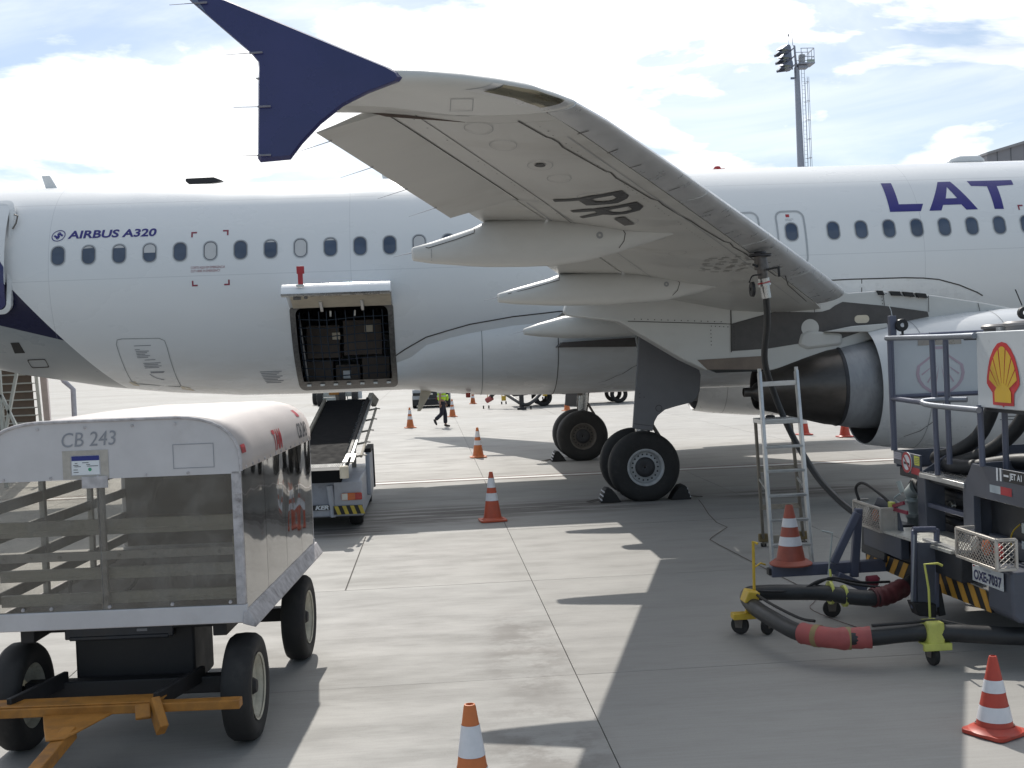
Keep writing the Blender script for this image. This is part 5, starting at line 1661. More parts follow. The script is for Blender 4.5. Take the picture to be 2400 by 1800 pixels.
fb.add(fv, [(0, 1, 2, 3), (3, 2, 5, 4)])
FB = fb.build('belt_foot', BELTW, BL, smooth=0)
rbm = MB()
for k in range(26):
    l_ = -hw_ + .02 + k * (2 * hw_ - .04) / 25
    rbm.bar(bp(-.003, l_, .002), bp(-.085, l_, .047), random.uniform(.004, .010), .006)
rbm.build('belt_ribs', mat('rib_pale', (.42, .42, .41), .5, var=.4, scale=20, dirt=.6), FB)
MB().add([bp(-.101, -hw_, .02), bp(-.101, hw_, .02), bp(-.101, hw_, -.15), bp(-.101, -hw_, -.15), bp(-.03, -hw_, -.15), bp(-.03, hw_, -.15)], [(0, 1, 2, 3), (3, 2, 5, 4)]).build('foot_apron', BELT, BL, smooth=0)
bed = MB()
q = [bp(.0, -hw_, -.03), bp(.0, hw_, -.03), bp(1, hw_, -.03), bp(1, -hw_, -.03), bp(.0, -hw_, -.19), bp(.0, hw_, -.19), bp(1, hw_, -.13), bp(1, -hw_, -.13)]
bed.add(q, [(0, 1, 2, 3), (7, 6, 5, 4), (0, 4, 5, 1), (1, 5, 6, 2), (2, 6, 7, 3), (3, 7, 4, 0)])
bed.build('conveyor_bed', CHASS, BL)
for sg in (-1, 1):
    MB().bar(bp(-.02, sg * (hw_ + .035), -.015), bp(1.0, sg * (hw_ + .035), -.015), .05, .10).build('side_rail', TAN if sg < 0 else CHASS, BL, bevel=.006)
MB().bar(bp(.05, hw_ + .085, .01), bp(.985, hw_ + .10, .0), .035, .05).build('bright_rail', ALU, BL, bevel=.004)
MB().tube([bp(-.10, hw_ + .03, .03), bp(-.04, hw_ + .03, .05)], .022, 8).bar(bp(-.02, hw_ + .02, .03), bp(.085, hw_ + .04, .035), .07, .02).bar(bp(-.02, hw_ + .12, .03), bp(.085, hw_ + .13, .035), .05, .02).build('foot_guide', STEEL, BL, bevel=.003)
MB().lathe([(-.14, .062), (.02, .062), (.03, .05), (.03, .001)], 'z', bp(-.105, hw_ + .045, .05), 20).build('end_roller', CREAM, BL)
MB().tube([bp(.10, hw_ + .21, -.02), bp(.90, hw_ + .20, -.08)], .022, 8).build('hand_rail', TAN, BL)
for s_ in (.12, .30, .48, .66, .84):
    MB().bar(bp(s_, hw_ + .04, -.06), bp(s_, hw_ + .21, -.03), .03, .03).build('rail_bracket', TAN, BL)
    MB().tube([bp(s_ + .02, hw_ + .21, -.04), bp(s_ + .02, hw_ + .28, -.05)], .010, 6).build('rail_pin', TAN, BL)
MB().bar(bp(.985, hw_ + .07, .06), bp(1.02, hw_ + .16, -.10), .09, .16).build('head_guard', TAN, BL, bevel=.01)
rl = MB()
for k in range(40):
    s_ = .06 + .88 * k / 39
    rl.lathe([(-.014, .001), (-.010, .013), (.004, .015)], 'z', bp(s_, hw_ - .012 + random.uniform(-.008, .008), .006), 7)
tag(rl.build('roller_studs', STEEL, BL), kind='stuff')
bd_ = MB()
bd_.prism([(17.22, .20), (17.22, .70), (17.30, .74), (19.0, .74), (21.1, .62), (21.1, .22), (20.7, .12), (17.6, .14)], 'x', -2.42, -1.05)
bd_.build('chassis_body', LOADW, BL, bevel=.02)
MB().box((-1.73, 17.23, .52), (.58, .06, .44)).build('rear_recess', mat('loader_shade_grey', (.30, .32, .37), .5, var=.08, dirt=.3), BL, bevel=.01)  # shade of the set-back panel put into a greyer loader white
MB().tube([(-1.50, 17.17, .66), (-1.46, 17.19, .20)], .045, 14).build('support_leg', LOADW, BL)
MB().box((-1.72, 17.165, .345), (.56, .012, .075)).build('name_plate', BLACK, BL, bevel=.004)
v, f = glyphs('KER', .062, .20, fat=.05, shear=.25)
decal('lettering', [(a - 1.72, b_ + .315) for a, b_ in v], f, lambda u, v_: Vector((u, 17.156, v_)), PAPER, BL)
MB().box((-1.235, 17.19, .46), (.41, .06, .50)).build('rear_panel', LOADW, BL, bevel=.012)
MB().prism(rrect(-1.18, .495, .30, .105, .02, 3), 'y', 17.12, 17.16).build('tail_lamp', [AMBER], BL, bevel=.006)
MB().box((-1.282, 17.116, .495), (.085, .012, .095)).build('reversing_lens', LAMPW, BL, bevel=.004)
MB().box((-1.08, 17.116, .495), (.10, .012, .095)).build('brake_lens', LAMPR, BL, bevel=.004)
hz = MB().box((-1.24, 17.14, .30), (.42, .04, .125)).build('hazard_plate', BLACK, BL, bevel=.004)
for k in range(4):
    x = -1.44 + .115 * k
    MB().prism([(x, .362), (x + .055, .362), (x + .10, .238), (x + .045, .238)], 'y', 17.112, 17.122).build('stripe', STRIPEY, hz, smooth=0)
t2 = [(-.09, .16), (-.105, .2), (-.10, .26), (-.07, .285), (0, .29), (.07, .285), (.10, .26), (.105, .2), (.09, .16)]
bl_t = MB().lathe(t2, 'x', (0, 0, 0), 36).mesh('tyre', RUBBER)
bl_r = MB().lathe([(-.08, .165), (-.02, .14), (0, .02), (.03, .02), (.05, .14), (.085, .165)], 'x', (0, 0, 0), 28).mesh('rim', LOADW)
for x in (-1.16, -2.3):
    for y in (17.75, 20.35):
        wv = inst('wheel', bl_t, BL, (x + 1.6, y - 18.5, .29))
        inst('rim', bl_r, wv, (0, 0, 0))
MB().prism([(18.9, .30), (18.9, .95), (19.1, 1.02), (19.9, 1.02), (20.0, .95), (20.0, .30)], 'x', -1.06, -.99).build('engine_cover', LOADW, BL, bevel=.02)
MB().prism([(19.0, .98), (19.9, .98), (20.05, .3), (20.15, .3), (20.0, 1.05), (18.95, 1.05)], 'x', -1.08, -.97).build('mud_guard', CHASS, BL, bevel=.01)
MB().tube([bp(.22, -hw_ - .08 + .09 * math.cos(k * PI / 9), .13 + .09 * math.sin(k * PI / 9)) for k in range(18)], .012, 6, closed=True).build('steering_wheel', CHASS, BL)
for s_ in (.25, .75):
    MB().bar(bp(s_, -.2, -.15), (bp(s_, -.2).x, bp(s_, 0).y - .3, .6), .07, .07).bar(bp(s_, .2, -.15), (bp(s_, .2).x, bp(s_, 0).y - .3, .6), .07, .07).build('lift_arm', TAN, BL)

# ------------------------------------------------------------------ step ladder
SL = thing('step_ladder', 'aluminium platform step ladder standing below the refuelling point', 'step ladder', (3.9, 12.9, 0))
Fb, Ft = [Vector((3.615, 12.24, 0)), Vector((4.035, 12.20, 0))], [Vector((3.70, 12.80, 2.165)), Vector((4.12, 12.80, 2.170))]
for k in range(2):
    MB().bar(Fb[k], Ft[k], .035, .075, upv=(0, 1, 0)).build('front_rail', ALU, SL, bevel=.006)
    MB().lathe([(-.01, .02), (.04, .022)], 'z', Ft[k], 12, cap=True).build('rail_cap', ALU, SL)
for z in (.30, .56, .82, 1.08, 1.34, 2.03):
    t = z / 2.165
    a, b_ = Fb[0] + (Ft[0] - Fb[0]) * t, Fb[1] + (Ft[1] - Fb[1]) * t
    MB().bar(a, b_, .085 if z < 2 else .03, .030 if z < 2 else .055).build('step', ALU, SL, bevel=.004)
a, b_ = Fb[0] + (Ft[0] - Fb[0]) * .745, Fb[1] + (Ft[1] - Fb[1]) * .745
MB().box(((a.x + b_.x) / 2, a.y + .18, 1.615), (.43, .40, .055)).build('platform', ALU, SL, bevel=.006)
Rb, Rt = [Vector((4.02, 13.98, 0)), Vector((4.54, 14.02, 0))], [Vector((3.735, 13.15, 1.60)), Vector((4.15, 13.15, 1.60))]
for k in range(2):
    MB().bar(Rb[k], Rt[k], .03, .045, upv=(0, 1, 0)).build('rear_leg', mat('dull_ladder_metal', (.22, .20, .17), .5, .4, var=.15), SL, bevel=.004)
    MB().box(Rb[k] + Vector((0, 0, .02)), (.06, .06, .04)).build('rubber_foot', RUBBER, SL, bevel=.006)
    MB().box(Rb[k] + (Rt[k] - Rb[k]) * .06 + Vector((.0, 0, .02)), (.11, .06, .10)).build('foot_bracket', mat('old_brass', (.20, .15, .07), .6, .3, var=.2), SL, bevel=.01)
for z in (.09, .52, 1.0):
    t = z / 1.6
    MB().bar(Rb[0] + (Rt[0] - Rb[0]) * t, Rb[1] + (Rt[1] - Rb[1]) * t, .03, .06 if z > .2 else .09).build('rear_bar', TAN, SL, bevel=.004)
for k in range(2):
    m_ = Fb[k] + (Ft[k] - Fb[k]) * .40
    MB().bar(m_, Rb[k] + (Rt[k] - Rb[k]) * .55, .012, .025).build('spreader', ALU, SL)

# ------------------------------------------------------------------ refuelling hose and its coupling
FH = thing('fuel_hose', 'black refuelling hose coupled under the wing and hanging down past the ladder', 'hose', (3.9, 12.6, 0))
MB().lathe([(0, .115), (.015, .115), (.02, .07), (.05, .06)], 'z', (3.52, 12.0, 3.395), 24).lathe([(-.02, .105), (.0, .12)], 'z', (3.52, 12.0, 3.42), 24).build('coupling_flange', HUBC, FH)
MB().tube([(3.52, 12.0, 3.40), (3.535, 12.01, 3.26)], [.062, .075], 18).tube([(3.535, 12.01, 3.27), (3.55, 12.02, 3.16)], .052, 18).build('coupling_valve', mat('coupling_metal', (.12, .11, .105), .4, .6, var=.25, scale=18), FH)
MB().tube([(3.55, 12.02, 3.17), (3.562, 12.03, 3.10)], .062, 18).tube([(3.565, 12.03, 3.09), (3.585, 12.04, 2.96)], .050, 18).tube([(3.562, 12.03, 3.105), (3.566, 12.03, 3.085)], .068, 18).build('swivel_joint', STEEL, FH)
MB().tube([(3.558, 12.03, 3.128), (3.561, 12.03, 3.112)], .066, 18).build('red_ring', RED, FH)
MB().bar((3.56, 11.95, 3.25), (3.68, 11.90, 3.27), .02, .02).bar((3.68, 11.90, 3.28), (3.685, 11.90, 3.17), .02, .02).bar((3.50, 11.98, 3.28), (3.42, 11.93, 3.31), .02, .02).build('coupling_handle', CHASS, FH)
MB().tube(smooth_pts([(3.50, 11.95, 3.20), (3.41, 11.92, 3.19), (3.37, 11.92, 3.12)]), .008, 6).build('dust_cap_lanyard', CHASS, FH)
MB().lathe([(-.015, .02), (-.015, .075), (.015, .08), (.02, .03)], 'x', (3.40, 11.92, 3.05), 20).build('dust_cap', BLACK, FH)
MB().tube(smooth_pts([(3.58, 12.04, 2.98), (3.66, 12.30, 2.70), (3.78, 12.85, 2.30), (3.93, 13.02, 1.90), (4.08, 13.0, 1.50), (4.17, 12.8, 1.22), (4.28, 12.5, .92), (4.42, 11.9, .66), (4.62, 11.2, .55), (4.9, 10.8, .60)], 8), .036, 12).build('hose', HOSE, FH, smooth=60)
MB().lathe([(0, .05), (.02, .055), (.03, .035)], 'z', (3.86, 12.98, 1.64), 16).build('hose_clamp', CHASS, FH)
# ------------------------------------------------------------------ fuel dispenser truck (its tail faces the camera's left, -X)
TR = thing('fuel_truck', 'slate grey aircraft fuelling truck with hose platform and scallop emblems at the right edge', 'fuel truck', (5.6, 9.5, 0))
def tx(off):          # sheets on planes facing -X: u runs towards the camera (-Y), v is height
    return lambda u, v: Vector((off, -u, v))
# chassis, wheels, cab
MB().span((4.25, 8.9, .46), (10.0, 9.15, .66)).span((4.25, 10.2, .46), (10.0, 10.45, .66)).span((4.25, 8.75, .50), (4.37, 10.75, .74)).build('chassis_frame', TRUCKD, TR, bevel=.01)
MB().span((4.6, 8.72, .62), (9.0, 10.72, .80)).build('body_floor', TRUCK, TR, bevel=.01)
tr_tyre = MB().lathe([(-.10, .24), (-.125, .30), (-.12, .37), (-.09, .41), (0, .42), (.09, .41), (.12, .37), (.125, .30), (.10, .24)], 'y', (0, 0, 0), 40).mesh('tyre', RUBBER)
tr_rim = MB().lathe([(-.10, .245), (-.06, .22), (-.02, .15), (-.06, .09), (-.06, .0)], 'y', (0, 0, 0), 32).mesh('rim', HUB)
for x in (5.35, 9.3):
    for y in (8.88, 10.55):
        wv = inst('wheel', tr_tyre, TR, (x - 5.6, y - 9.5, .42), (0, 0, 0 if y < 9 else PI))
        inst('rim', tr_rim, wv, (0, 0, 0))
MB().prism([(8.6, .55), (10.45, .55), (10.5, 1.3), (10.2, 2.25), (8.6, 2.3)], 'y', 8.6, 10.8).build('cab', BOARD, TR, bevel=.05)
MB().prism([(9.0, 1.45), (10.05, 1.45), (9.92, 2.08), (9.0, 2.1)], 'y', 8.59, 10.81).build('cab_window', GLASS, TR)
# rear corner bodies and bumper with hazard stripes
MB().prism([(4.12, .44), (4.18, .385), (4.42, .385), (4.42, .76), (4.12, .76)], 'y', 8.06, 8.425).build('rear_corner', TRUCK, TR, bevel=.02)
MB().prism([(4.12, .42), (4.42, .40), (4.42, .76), (4.14, .76)], 'y', 10.4, 11.0).build('rear_corner', TRUCKD, TR, bevel=.02)
def hazard(y0, y1, z0a, z1a, z0b, z1b, lean, n_, label):
    """striped plate from y0 (far) to y1 (near); lean<0: stripes fall towards the camera"""
    hp = MB()
    hp.add([(4.15, y0, z0a), (4.15, y1, z0b), (4.15, y1, z1b), (4.15, y0, z1a), (4.18, y0, z0a), (4.18, y1, z0b), (4.18, y1, z1b), (4.18, y0, z1a)],
           [(0, 1, 2, 3), (7, 6, 5, 4), (0, 4, 5, 1), (1, 5, 6, 2), (2, 6, 7, 3), (3, 7, 4, 0)])
    p = hp.build('hazard_plate', BLACK, TR)
    p['label'] = label
    L = y0 - y1
    for k in range(n_):
        q = []
        for s_, vv in ((0, 1), (.5, 1), (.5 + lean, 0), (lean, 0)):
            t = max(0.004, min(.996, (k + s_ * 1.0 + (.35 if lean < 0 else 0)) / n_))
            q.append((4.1465, y0 - L * t, (z0a + (z0b - z0a) * t) * (1 - vv) + (z1a + (z1b - z1a) * t) * vv))
        b = MB()
        b.add(q + [(4.152, a, c_) for _, a, c_ in q], [(0, 1, 2, 3), (0, 4, 5, 1), (1, 5, 6, 2), (2, 6, 7, 3), (3, 7, 4, 0)])
        b.build('stripe', STRIPE, p, smooth=0)
    return p
hazard(9.40, 8.425, .365, .535, .39, .552, .62, 5, 'right hand black and yellow striped bumper plate')
hazard(10.95, 9.90, .33, .475, .34, .49, -.62, 5, 'left hand black and yellow striped bumper plate')
MB().span((4.13, 8.43, .552), (4.22, 8.72, .562)).span((4.13, 9.05, .542), (4.22, 9.40, .552)).build('plate_edge', ALU, TR)
MB().span((4.18, 8.45, .42), (4.24, 10.9, .56)).build('bumper_beam', TRUCKD, TR)
# number plate
MB().prism([(8.14, .608), (8.62, .602), (8.62, .728), (8.14, .744)], 'x', 4.10, 4.106).build('number_plate', PLATE, TR, bevel=.003)
v, f = glyphs('OXE-7037', .078, .43, fat=.035)
NP = [o for o in TR.children if o.name.startswith('number_plate')][0]
decal('lettering', [(a - 8.59, b_ + .618 + (a * .02)) for a, b_ in v], f, tx(4.097), mat('plate_letters', (.02, .025, .09), .5), NP)
decal('plate_mark', *many([[(-8.60, .716), (-8.575, .716), (-8.575, .726), (-8.60, .726)]]), tx(4.097), RED, NP)
v, f = glyphs('SAO PAULO', .014, .12)
decal('lettering', [(a - 8.44, b_ + .712) for a, b_ in v], f, tx(4.097), GREYTXT, NP)
# lamp guards of expanded metal
def guard(x0, y0, y1, z0, z1, depth, solid_side, label):
    g_ = MB()
    e = .022
    for (a, b_) in (((x0, y0, z1), (x0, y1, z1)), ((x0, y0, z0), (x0, y1, z0)), ((x0, y0, z0), (x0, y0, z1)), ((x0, y1, z0), (x0, y1, z1)),
                    ((x0, y1, z1), (x0 + depth, y1, z1)), ((x0, y1, z0), (x0 + depth, y1, z0)), ((x0 + depth, y1, z0), (x0 + depth, y1, z1)), ((x0, y0, z1), (x0 + depth, y0, z1))):
        g_.bar(a, b_, e, e)
    p = g_.build('lamp_guard', CAGE, TR, bevel=.003)
    p['label'] = label
    m_ = MB()
    def mesh_face(o, ux, L, H, st):
        k = -int(H / st) - 1
        while k * st < L:
            for sgn in (1, -1):
                pts = []
                s0 = k * st
                a0, z0_ = s0, 0.0
                a1, z1_ = s0 + H * 1.25, H
                lo_, hi_ = max(0, (0 - a0) / (a1 - a0)), min(1, (L - a0) / (a1 - a0))
                if hi_ > lo_ + .02:
                    qa, qb = a0 + (a1 - a0) * lo_, a0 + (a1 - a0) * hi_
                    za, zb = H * lo_, H * hi_
                    if sgn < 0:
                        za, zb = H - za, H - zb
                    m_.bar(o + ux * qa + Vector((0, 0, za)), o + ux * qb + Vector((0, 0, zb)), .005, .004)
            k += 1
    L = y0 - y1
    mesh_face(Vector((x0, y0 - e / 2, z0 + e / 2)), Vector((0, -1, 0)), L - e, z1 - z0 - e, .046)
    if not solid_side:
        mesh_face(Vector((x0 + e / 2, y1, z0 + e / 2)), Vector((1, 0, 0)), depth - e, z1 - z0 - e, .046)
    else:
        m_.box((x0 + depth / 2, y1, (z0 + z1) / 2), (depth - .02, .006, z1 - z0 - .02))
    tag(m_.build('guard_mesh', CAGE, p, smooth=0), kind='stuff')
    MB().span((x0 + .09, y1 + .06, z0 + .03), (x0 + .13, y0 - .06, z1 - .03)).build('lamp_back', TRUCKD, p)
    for k, mm in enumerate((LAMPR, AMBER, LAMPW)):
        yy = y1 + .13 + k * (L - .26) / 2
        MB().lathe([(0, .06), (-.02, .058), (-.03, .04), (-.032, .001)], 'x', (x0 + .09, yy, (z0 + z1) / 2), 20).build('rear_lamp', mm, p)
    return p
guard(4.0, 8.655, 8.025, .792, 1.005, .145, False, 'right hand mesh lamp guard')
guard(4.0, 10.82, 10.16, .748, .955, .145, True, 'left hand mesh lamp guard')
# low tread deck in front of the pillars
MB().prism([(8.80, .775), (10.30, .735), (10.30, .755), (8.80, .80)], 'x', 4.02, 4.50).build('tread_deck', TREAD, TR)
MB().span((4.06, 9.88, .54), (4.14, 10.75, .745)).build('rear_apron', TRUCK, TR, bevel=.008)
MB().span((4.06, 8.72, .56), (4.16, 9.45, .775)).build('rear_apron', TRUCKD, TR, bevel=.008)
MB().span((4.03, 8.75, .795), (4.09, 9.35, .815)).build('deck_edge', ALU, TR)
# raised hose platform: posts, deck, side cheeks
for y in (10.02, 9.13):
    MB().span((4.32, y - .085, .74), (4.50, y + .085, 1.29)).build('platform_pillar', TRUCK, TR, bevel=.008)
MB().span((4.34, 9.2, .985), (4.40, 9.95, 1.025)).build('pillar_bar', RAIL, TR, bevel=.006)
MB().span((4.36, 8.12, 1.20), (8.4, 10.58, 1.285)).build('platform_deck', TRUCKD, TR, bevel=.01)
st = MB()
st.span((4.285, 9.12, 1.245), (4.60, 9.98, 1.285))
st.build('step_plate', ALU, TR, bevel=.004)
sr = MB()
for k in range(6):
    sr.span((4.292 + .042 * k, 9.13, 1.285), (4.312 + .042 * k, 9.97, 1.297))
sr.build('step_ribs', STEEL, TR)
def cheek(pts, y0, y1, name='platform_cheek'):
    return MB().prism(pts, 'y', y0, y1).build(name, TRUCK, TR, bevel=.006)
LPm = MB()
lp_poly = [(-10.565, 1.448), (-9.98, 1.438), (-9.98, 1.25), (-10.20, 1.262), (-10.33, 1.315), (-10.565, 1.318)]
LPm.prism([(-a, z) for a, z in lp_poly], 'x', 4.30, 4.32)
LP = LPm.build('rear_panel', TRUCK, TR, bevel=.003)
LP['label'] = 'rear panel with no smoking sign'
cheek([(4.30, 1.285), (4.55, 1.44), (4.8, 1.445), (4.8, 1.285)], 9.975, 9.995)
cheek([(4.30, 1.285), (4.36, 1.445), (4.8, 1.455), (4.8, 1.285)], 9.10, 9.12)
RPm = MB()
RPm.prism([(9.12, 1.20), (9.12, 1.305), (8.98, 1.455), (7.70, 1.462), (7.70, 1.22), (8.15, 1.20)], 'x', 4.30, 4.32)
RPp = RPm.build('rear_panel', TRUCK, TR, bevel=.003)
RPp['label'] = 'rear panel lettered JET A1'
MB().span((4.30, 8.98, .86), (4.36, 9.12, 1.21)).build('pillar_face', TRUCK, TR, bevel=.004)
decal('sign_bars', *many([[(-8.590, 1.362), (-8.563, 1.362), (-8.563, 1.462), (-8.590, 1.462)], [(-8.535, 1.364), (-8.508, 1.364), (-8.508, 1.463), (-8.535, 1.463)]]), tx(4.297), PAPER, RPp)
decal('sign_back', *many([[(-8.485, 1.366), (-8.17, 1.366), (-8.17, 1.455), (-8.485, 1.455)]]), tx(4.298), BLACK, RPp)
v, f = glyphs('JET A1', .062, .182, fat=.03)
decal('lettering', [(a - 8.388, b_ + 1.377) for a, b_ in v], f, tx(4.296), PAPER, RPp)
decal('sign_dash', *many([[(-8.475, 1.405), (-8.40, 1.405), (-8.40, 1.42), (-8.475, 1.42)]]), tx(4.2965), PAPER, RPp)
decal('white_reflector', *poly((-8.70, 1.262), (-8.532, 1.262), (-8.532, 1.322), (-8.70, 1.322)), tx(4.297), mat('reflector_pale', (.45, .52, .56), .4), RPp)
decal('red_reflector', *poly((-8.53, 1.262), (-8.36, 1.262), (-8.36, 1.324), (-8.53, 1.324)), tx(4.297), RED, RPp)
# signs on the left rear panel
nosm = []
cy_, czs = -10.245, 1.355
E = [(cy_ + .105 * math.cos(2 * PI * k / 32), czs + .094 * math.sin(2 * PI * k / 32)) for k in range(32)]
E2 = [(cy_ + .078 * math.cos(2 * PI * k / 32), czs + .070 * math.sin(2 * PI * k / 32)) for k in range(32)]
dsk = MB().prism([(-a, b_) for a, b_ in E], 'x', 4.290, 4.2985).build('no_smoking_sign', PAPER, TR)
decal('red_ring', *join2(ringpoly(E, E2), strip([(cy_ - .058, czs + .052), (cy_ + .058, czs - .052)], .02)), tx(4.287), RED, dsk)
decal('cigarette', *poly((cy_ - .06, czs - .018), (cy_ + .06, czs - .022), (cy_ + .06, czs - .002), (cy_ - .06, czs + .004)), tx(4.288), BLACK, dsk)
decal('white_sticker', *poly((-10.545, 1.366), (-10.375, 1.366), (-10.375, 1.430), (-10.545, 1.432)), tx(4.297), mat('sticker_lilac', (.50, .47, .52), .6), LP)
decal('sticker_lines', *many([[(-10.53, z), (-10.39, z), (-10.39, z + .004), (-10.53, z + .004)] for z in (1.38, 1.395, 1.41)]), tx(4.2965), GREYTXT, LP)
decal('yellow_sticker', *poly((-10.09, 1.345), (-9.985, 1.345), (-9.985, 1.425), (-10.10, 1.43)), tx(4.297), STICKY, LP)
decal('sticker_lines', *many([[(-10.08, z), (-9.995, z), (-9.995, z + .004), (-10.08, z + .004)] for z in (1.36, 1.375, 1.39, 1.405)]), tx(4.2965), DKTXT, LP)
decal('red_sticker', *poly((-10.165, 1.262), (-9.985, 1.256), (-9.985, 1.318), (-10.165, 1.322)), tx(4.297), RED, LP)
# far side parapet, near parapet
MB().span((4.33, 10.56, 1.285), (8.3, 10.58, 1.44)).build('side_parapet', TRUCK, TR, bevel=.003)
MB().prism([(5.3, 1.285), (8.3, 1.285), (8.3, 1.62), (5.3, 1.62)], 'y', 9.98, 10.0).build('inner_parapet', TRUCKD, TR)
MB().span((5.29, 9.96, 1.62), (8.3, 10.02, 1.635)).build('parapet_edge', STEEL, TR)
# machinery below the platform
mm = MB()
mm.span((4.70, 9.05, .80), (5.2, 10.6, 1.12))
mm.build('pump_cabinet', mat('cabinet_dark', (.045, .048, .056), .5, .1, var=.3, scale=7), TR, bevel=.015)
for z, r_, x in ((1.08, .035, 4.58), (.93, .045, 4.60), (.84, .03, 4.56)):
    MB().tube([(x, 8.3, z), (x, 9.6, z), (x + .05, 10.5, z + .01)], r_, 12).build('manifold_pipe', TRUCKD, TR)
for y in (9.9, 9.62, 9.42, 9.27):
    MB().lathe([(0, .04), (.03, .045), (.04, .02)], 'x', (4.53, y, .95 + .05 * math.sin(9 * y)), 14).build('pipe_fitting', mat('bright_fitting', (.6, .6, .58), .25, .9), TR)
for k in range(5):
    MB().span((4.52, 9.3 + .12 * k, .80 + .02 * (k % 2)), (4.60, 9.34 + .12 * k, .83 + .02 * (k % 2))).build('valve_lever', STEEL if k % 2 else CHASS, TR)
MB().span((4.50, 9.30, .86), (4.51, 9.42, .93)).build('white_reflector', PAPER, TR)
MB().span((4.495, 9.24, .86), (4.51, 9.30, .93)).build('red_reflector', RED, TR)
MB().span((4.45, 8.1, .66), (4.5, 9.0, 1.19)).build('tool_locker', TRUCKD, TR, bevel=.01)
MB().span((4.40, 8.05, .76), (4.62, 8.95, .90)).build('lower_locker', TRUCK, TR, bevel=.01)
decal('white_reflector', *poly((-8.42, .86), (-8.22, .86), (-8.22, .92), (-8.42, .92)), tx(4.395), mat('reflector_pale', (.45, .52, .56), .4), TR)
decal('red_reflector', *poly((-8.22, .86), (-8.08, .86), (-8.08, .92), (-8.22, .92)), tx(4.395), RED, TR)
MB().tube(smooth_pts([(4.44, 8.52, 1.03), (4.41, 8.56, .98), (4.40, 8.59, .92), (4.40, 8.585, .84)]), .006, 6).build('yellow_cable', YEL, TR)
MB().span((4.42, 8.42, .97), (4.45, 8.47, 1.05)).build('socket', VALVE, TR, bevel=.006)
MB().tube([(4.38, 7.98, .74), (4.38, 7.98, .95)], [.075, .075], 20).build('extinguisher_body', PAPER, TR, bevel=.01)
MB().tube([(4.38, 8.02, .95), (4.38, 8.02, 1.02), (4.38, 8.02, 1.05)], [.078, .07, .03], 20).tube([(4.38, 8.08, 1.0), (4.38, 8.20, 1.0)], .03, 12).build('extinguisher', RED, TR)
# green grey valve on its flange
MB().lathe([(0, .075), (.03, .075), (.03, .045), (.12, .05), (.15, .075), (.17, .075)], 'z', (4.5, 10.62, .80), 20).lathe([(-.13, .06), (-.02, .06), (0, .075)], 'z', (4.5, 10.62, .80), 20).build('valve_stand', VALVE, TR)
MB().tube([(4.50, 10.62, .95), (4.49, 10.64, 1.02), (4.50, 10.52, 1.09)], [.05, .07, .075], 18).tube([(4.44, 10.72, 1.02), (4.42, 10.76, 1.12)], .025, 10).tube(smooth_pts([(4.44, 10.78, 1.0), (4.40, 10.82, .95), (4.44, 10.80, .90)]), .010, 8).build('nozzle_body', VALVE, TR)
MB().tube([(4.50, 10.60, 1.12), (4.54, 10.40, 1.04)], .055, 14).build('nozzle_cap', BLACK, TR)
# thick hoses lying on and rising from the deck
MB().tube(smooth_pts([(4.62, 10.35, 1.37), (4.55, 10.15, 1.40), (4.62, 9.95, 1.46), (4.72, 9.78, 1.58), (4.80, 9.72, 1.74), (4.86, 9.66, 1.98), (4.92, 9.60, 2.3)], 8), .062, 16).build('deck_hose', HOSE, TR, smooth=60)
MB().tube(smooth_pts([(4.60, 9.95, 1.36), (4.62, 9.75, 1.40), (4.72, 9.52, 1.50), (4.82, 9.36, 1.64), (4.90, 9.28, 1.80), (4.98, 9.20, 2.05), (5.02, 9.16, 2.35)], 8), .062, 16).build('deck_hose', HOSE, TR, smooth=60)
MB().tube(smooth_pts([(4.95, 10.25, 1.35), (4.66, 10.12, 1.355), (4.52, 9.85, 1.35), (4.60, 9.55, 1.36), (4.75, 9.1, 1.44), (4.85, 8.6, 1.47), (4.95, 8.1, 1.46)], 8), .068, 16).build('deck_hose', HOSE, TR, smooth=60)
MB().tube(smooth_pts([(4.7, 8.75, 1.37), (4.62, 8.45, 1.39), (4.65, 8.0, 1.39)], 8), .05, 14).build('deck_hose', HOSE, TR, smooth=60)
MB().tube([(4.96, 9.30, 2.1), (4.90, 9.05, 1.75), (4.85, 8.97, 1.60)], .012, 8).build('red_line', mat('dark_red_line', (.16, .02, .03), .5), TR)
for a, r_ in (((4.60, 10.02, 1.435), .066), ((4.80, 9.40, 1.60), .066)):
    pass
# railings
rl_ = MB()
rl_.tube([(4.30, 10.54, 1.44), (4.30, 10.555, 2.50)], .030, 12)
rl_.build('rail_post', RAIL, TR)
for a, b_ in (((4.30, 9.625, 1.30), (4.30, 9.66, 2.48)), ((4.36, 9.52, 1.40), (4.36, 9.53, 2.46)), ((4.30, 8.81, 1.45), (4.30, 8.83, 1.93)), ((4.50, 8.83, 1.40), (4.50, 8.83, 1.95)), ((4.9, 8.1, 1.4), (4.9, 8.1, 2.0))):
    MB().tube([a, b_], .024, 12).build('rail_post', RAIL, TR)
MB().tube([(4.28, 10.59, 2.485), (4.28, 9.4, 2.475), (4.28, 8.84, 2.475)], .024, 12).build('top_rail', RAILS, TR)
MB().tube([(4.40, 10.56, 2.50), (5.3, 10.56, 2.50), (5.7, 10.50, 2.50)], .020, 12).tube([(4.32, 9.75, 2.50), (5.4, 9.75, 2.51)], .02, 12).build('top_rail', RAIL, TR)
MB().tube([(4.30, 10.555, 1.925), (4.30, 9.66, 1.905)], .024, 12).tube([(4.32, 10.56, 1.935), (5.4, 10.56, 1.94)], .022, 12).build('mid_rail', RAIL, TR)
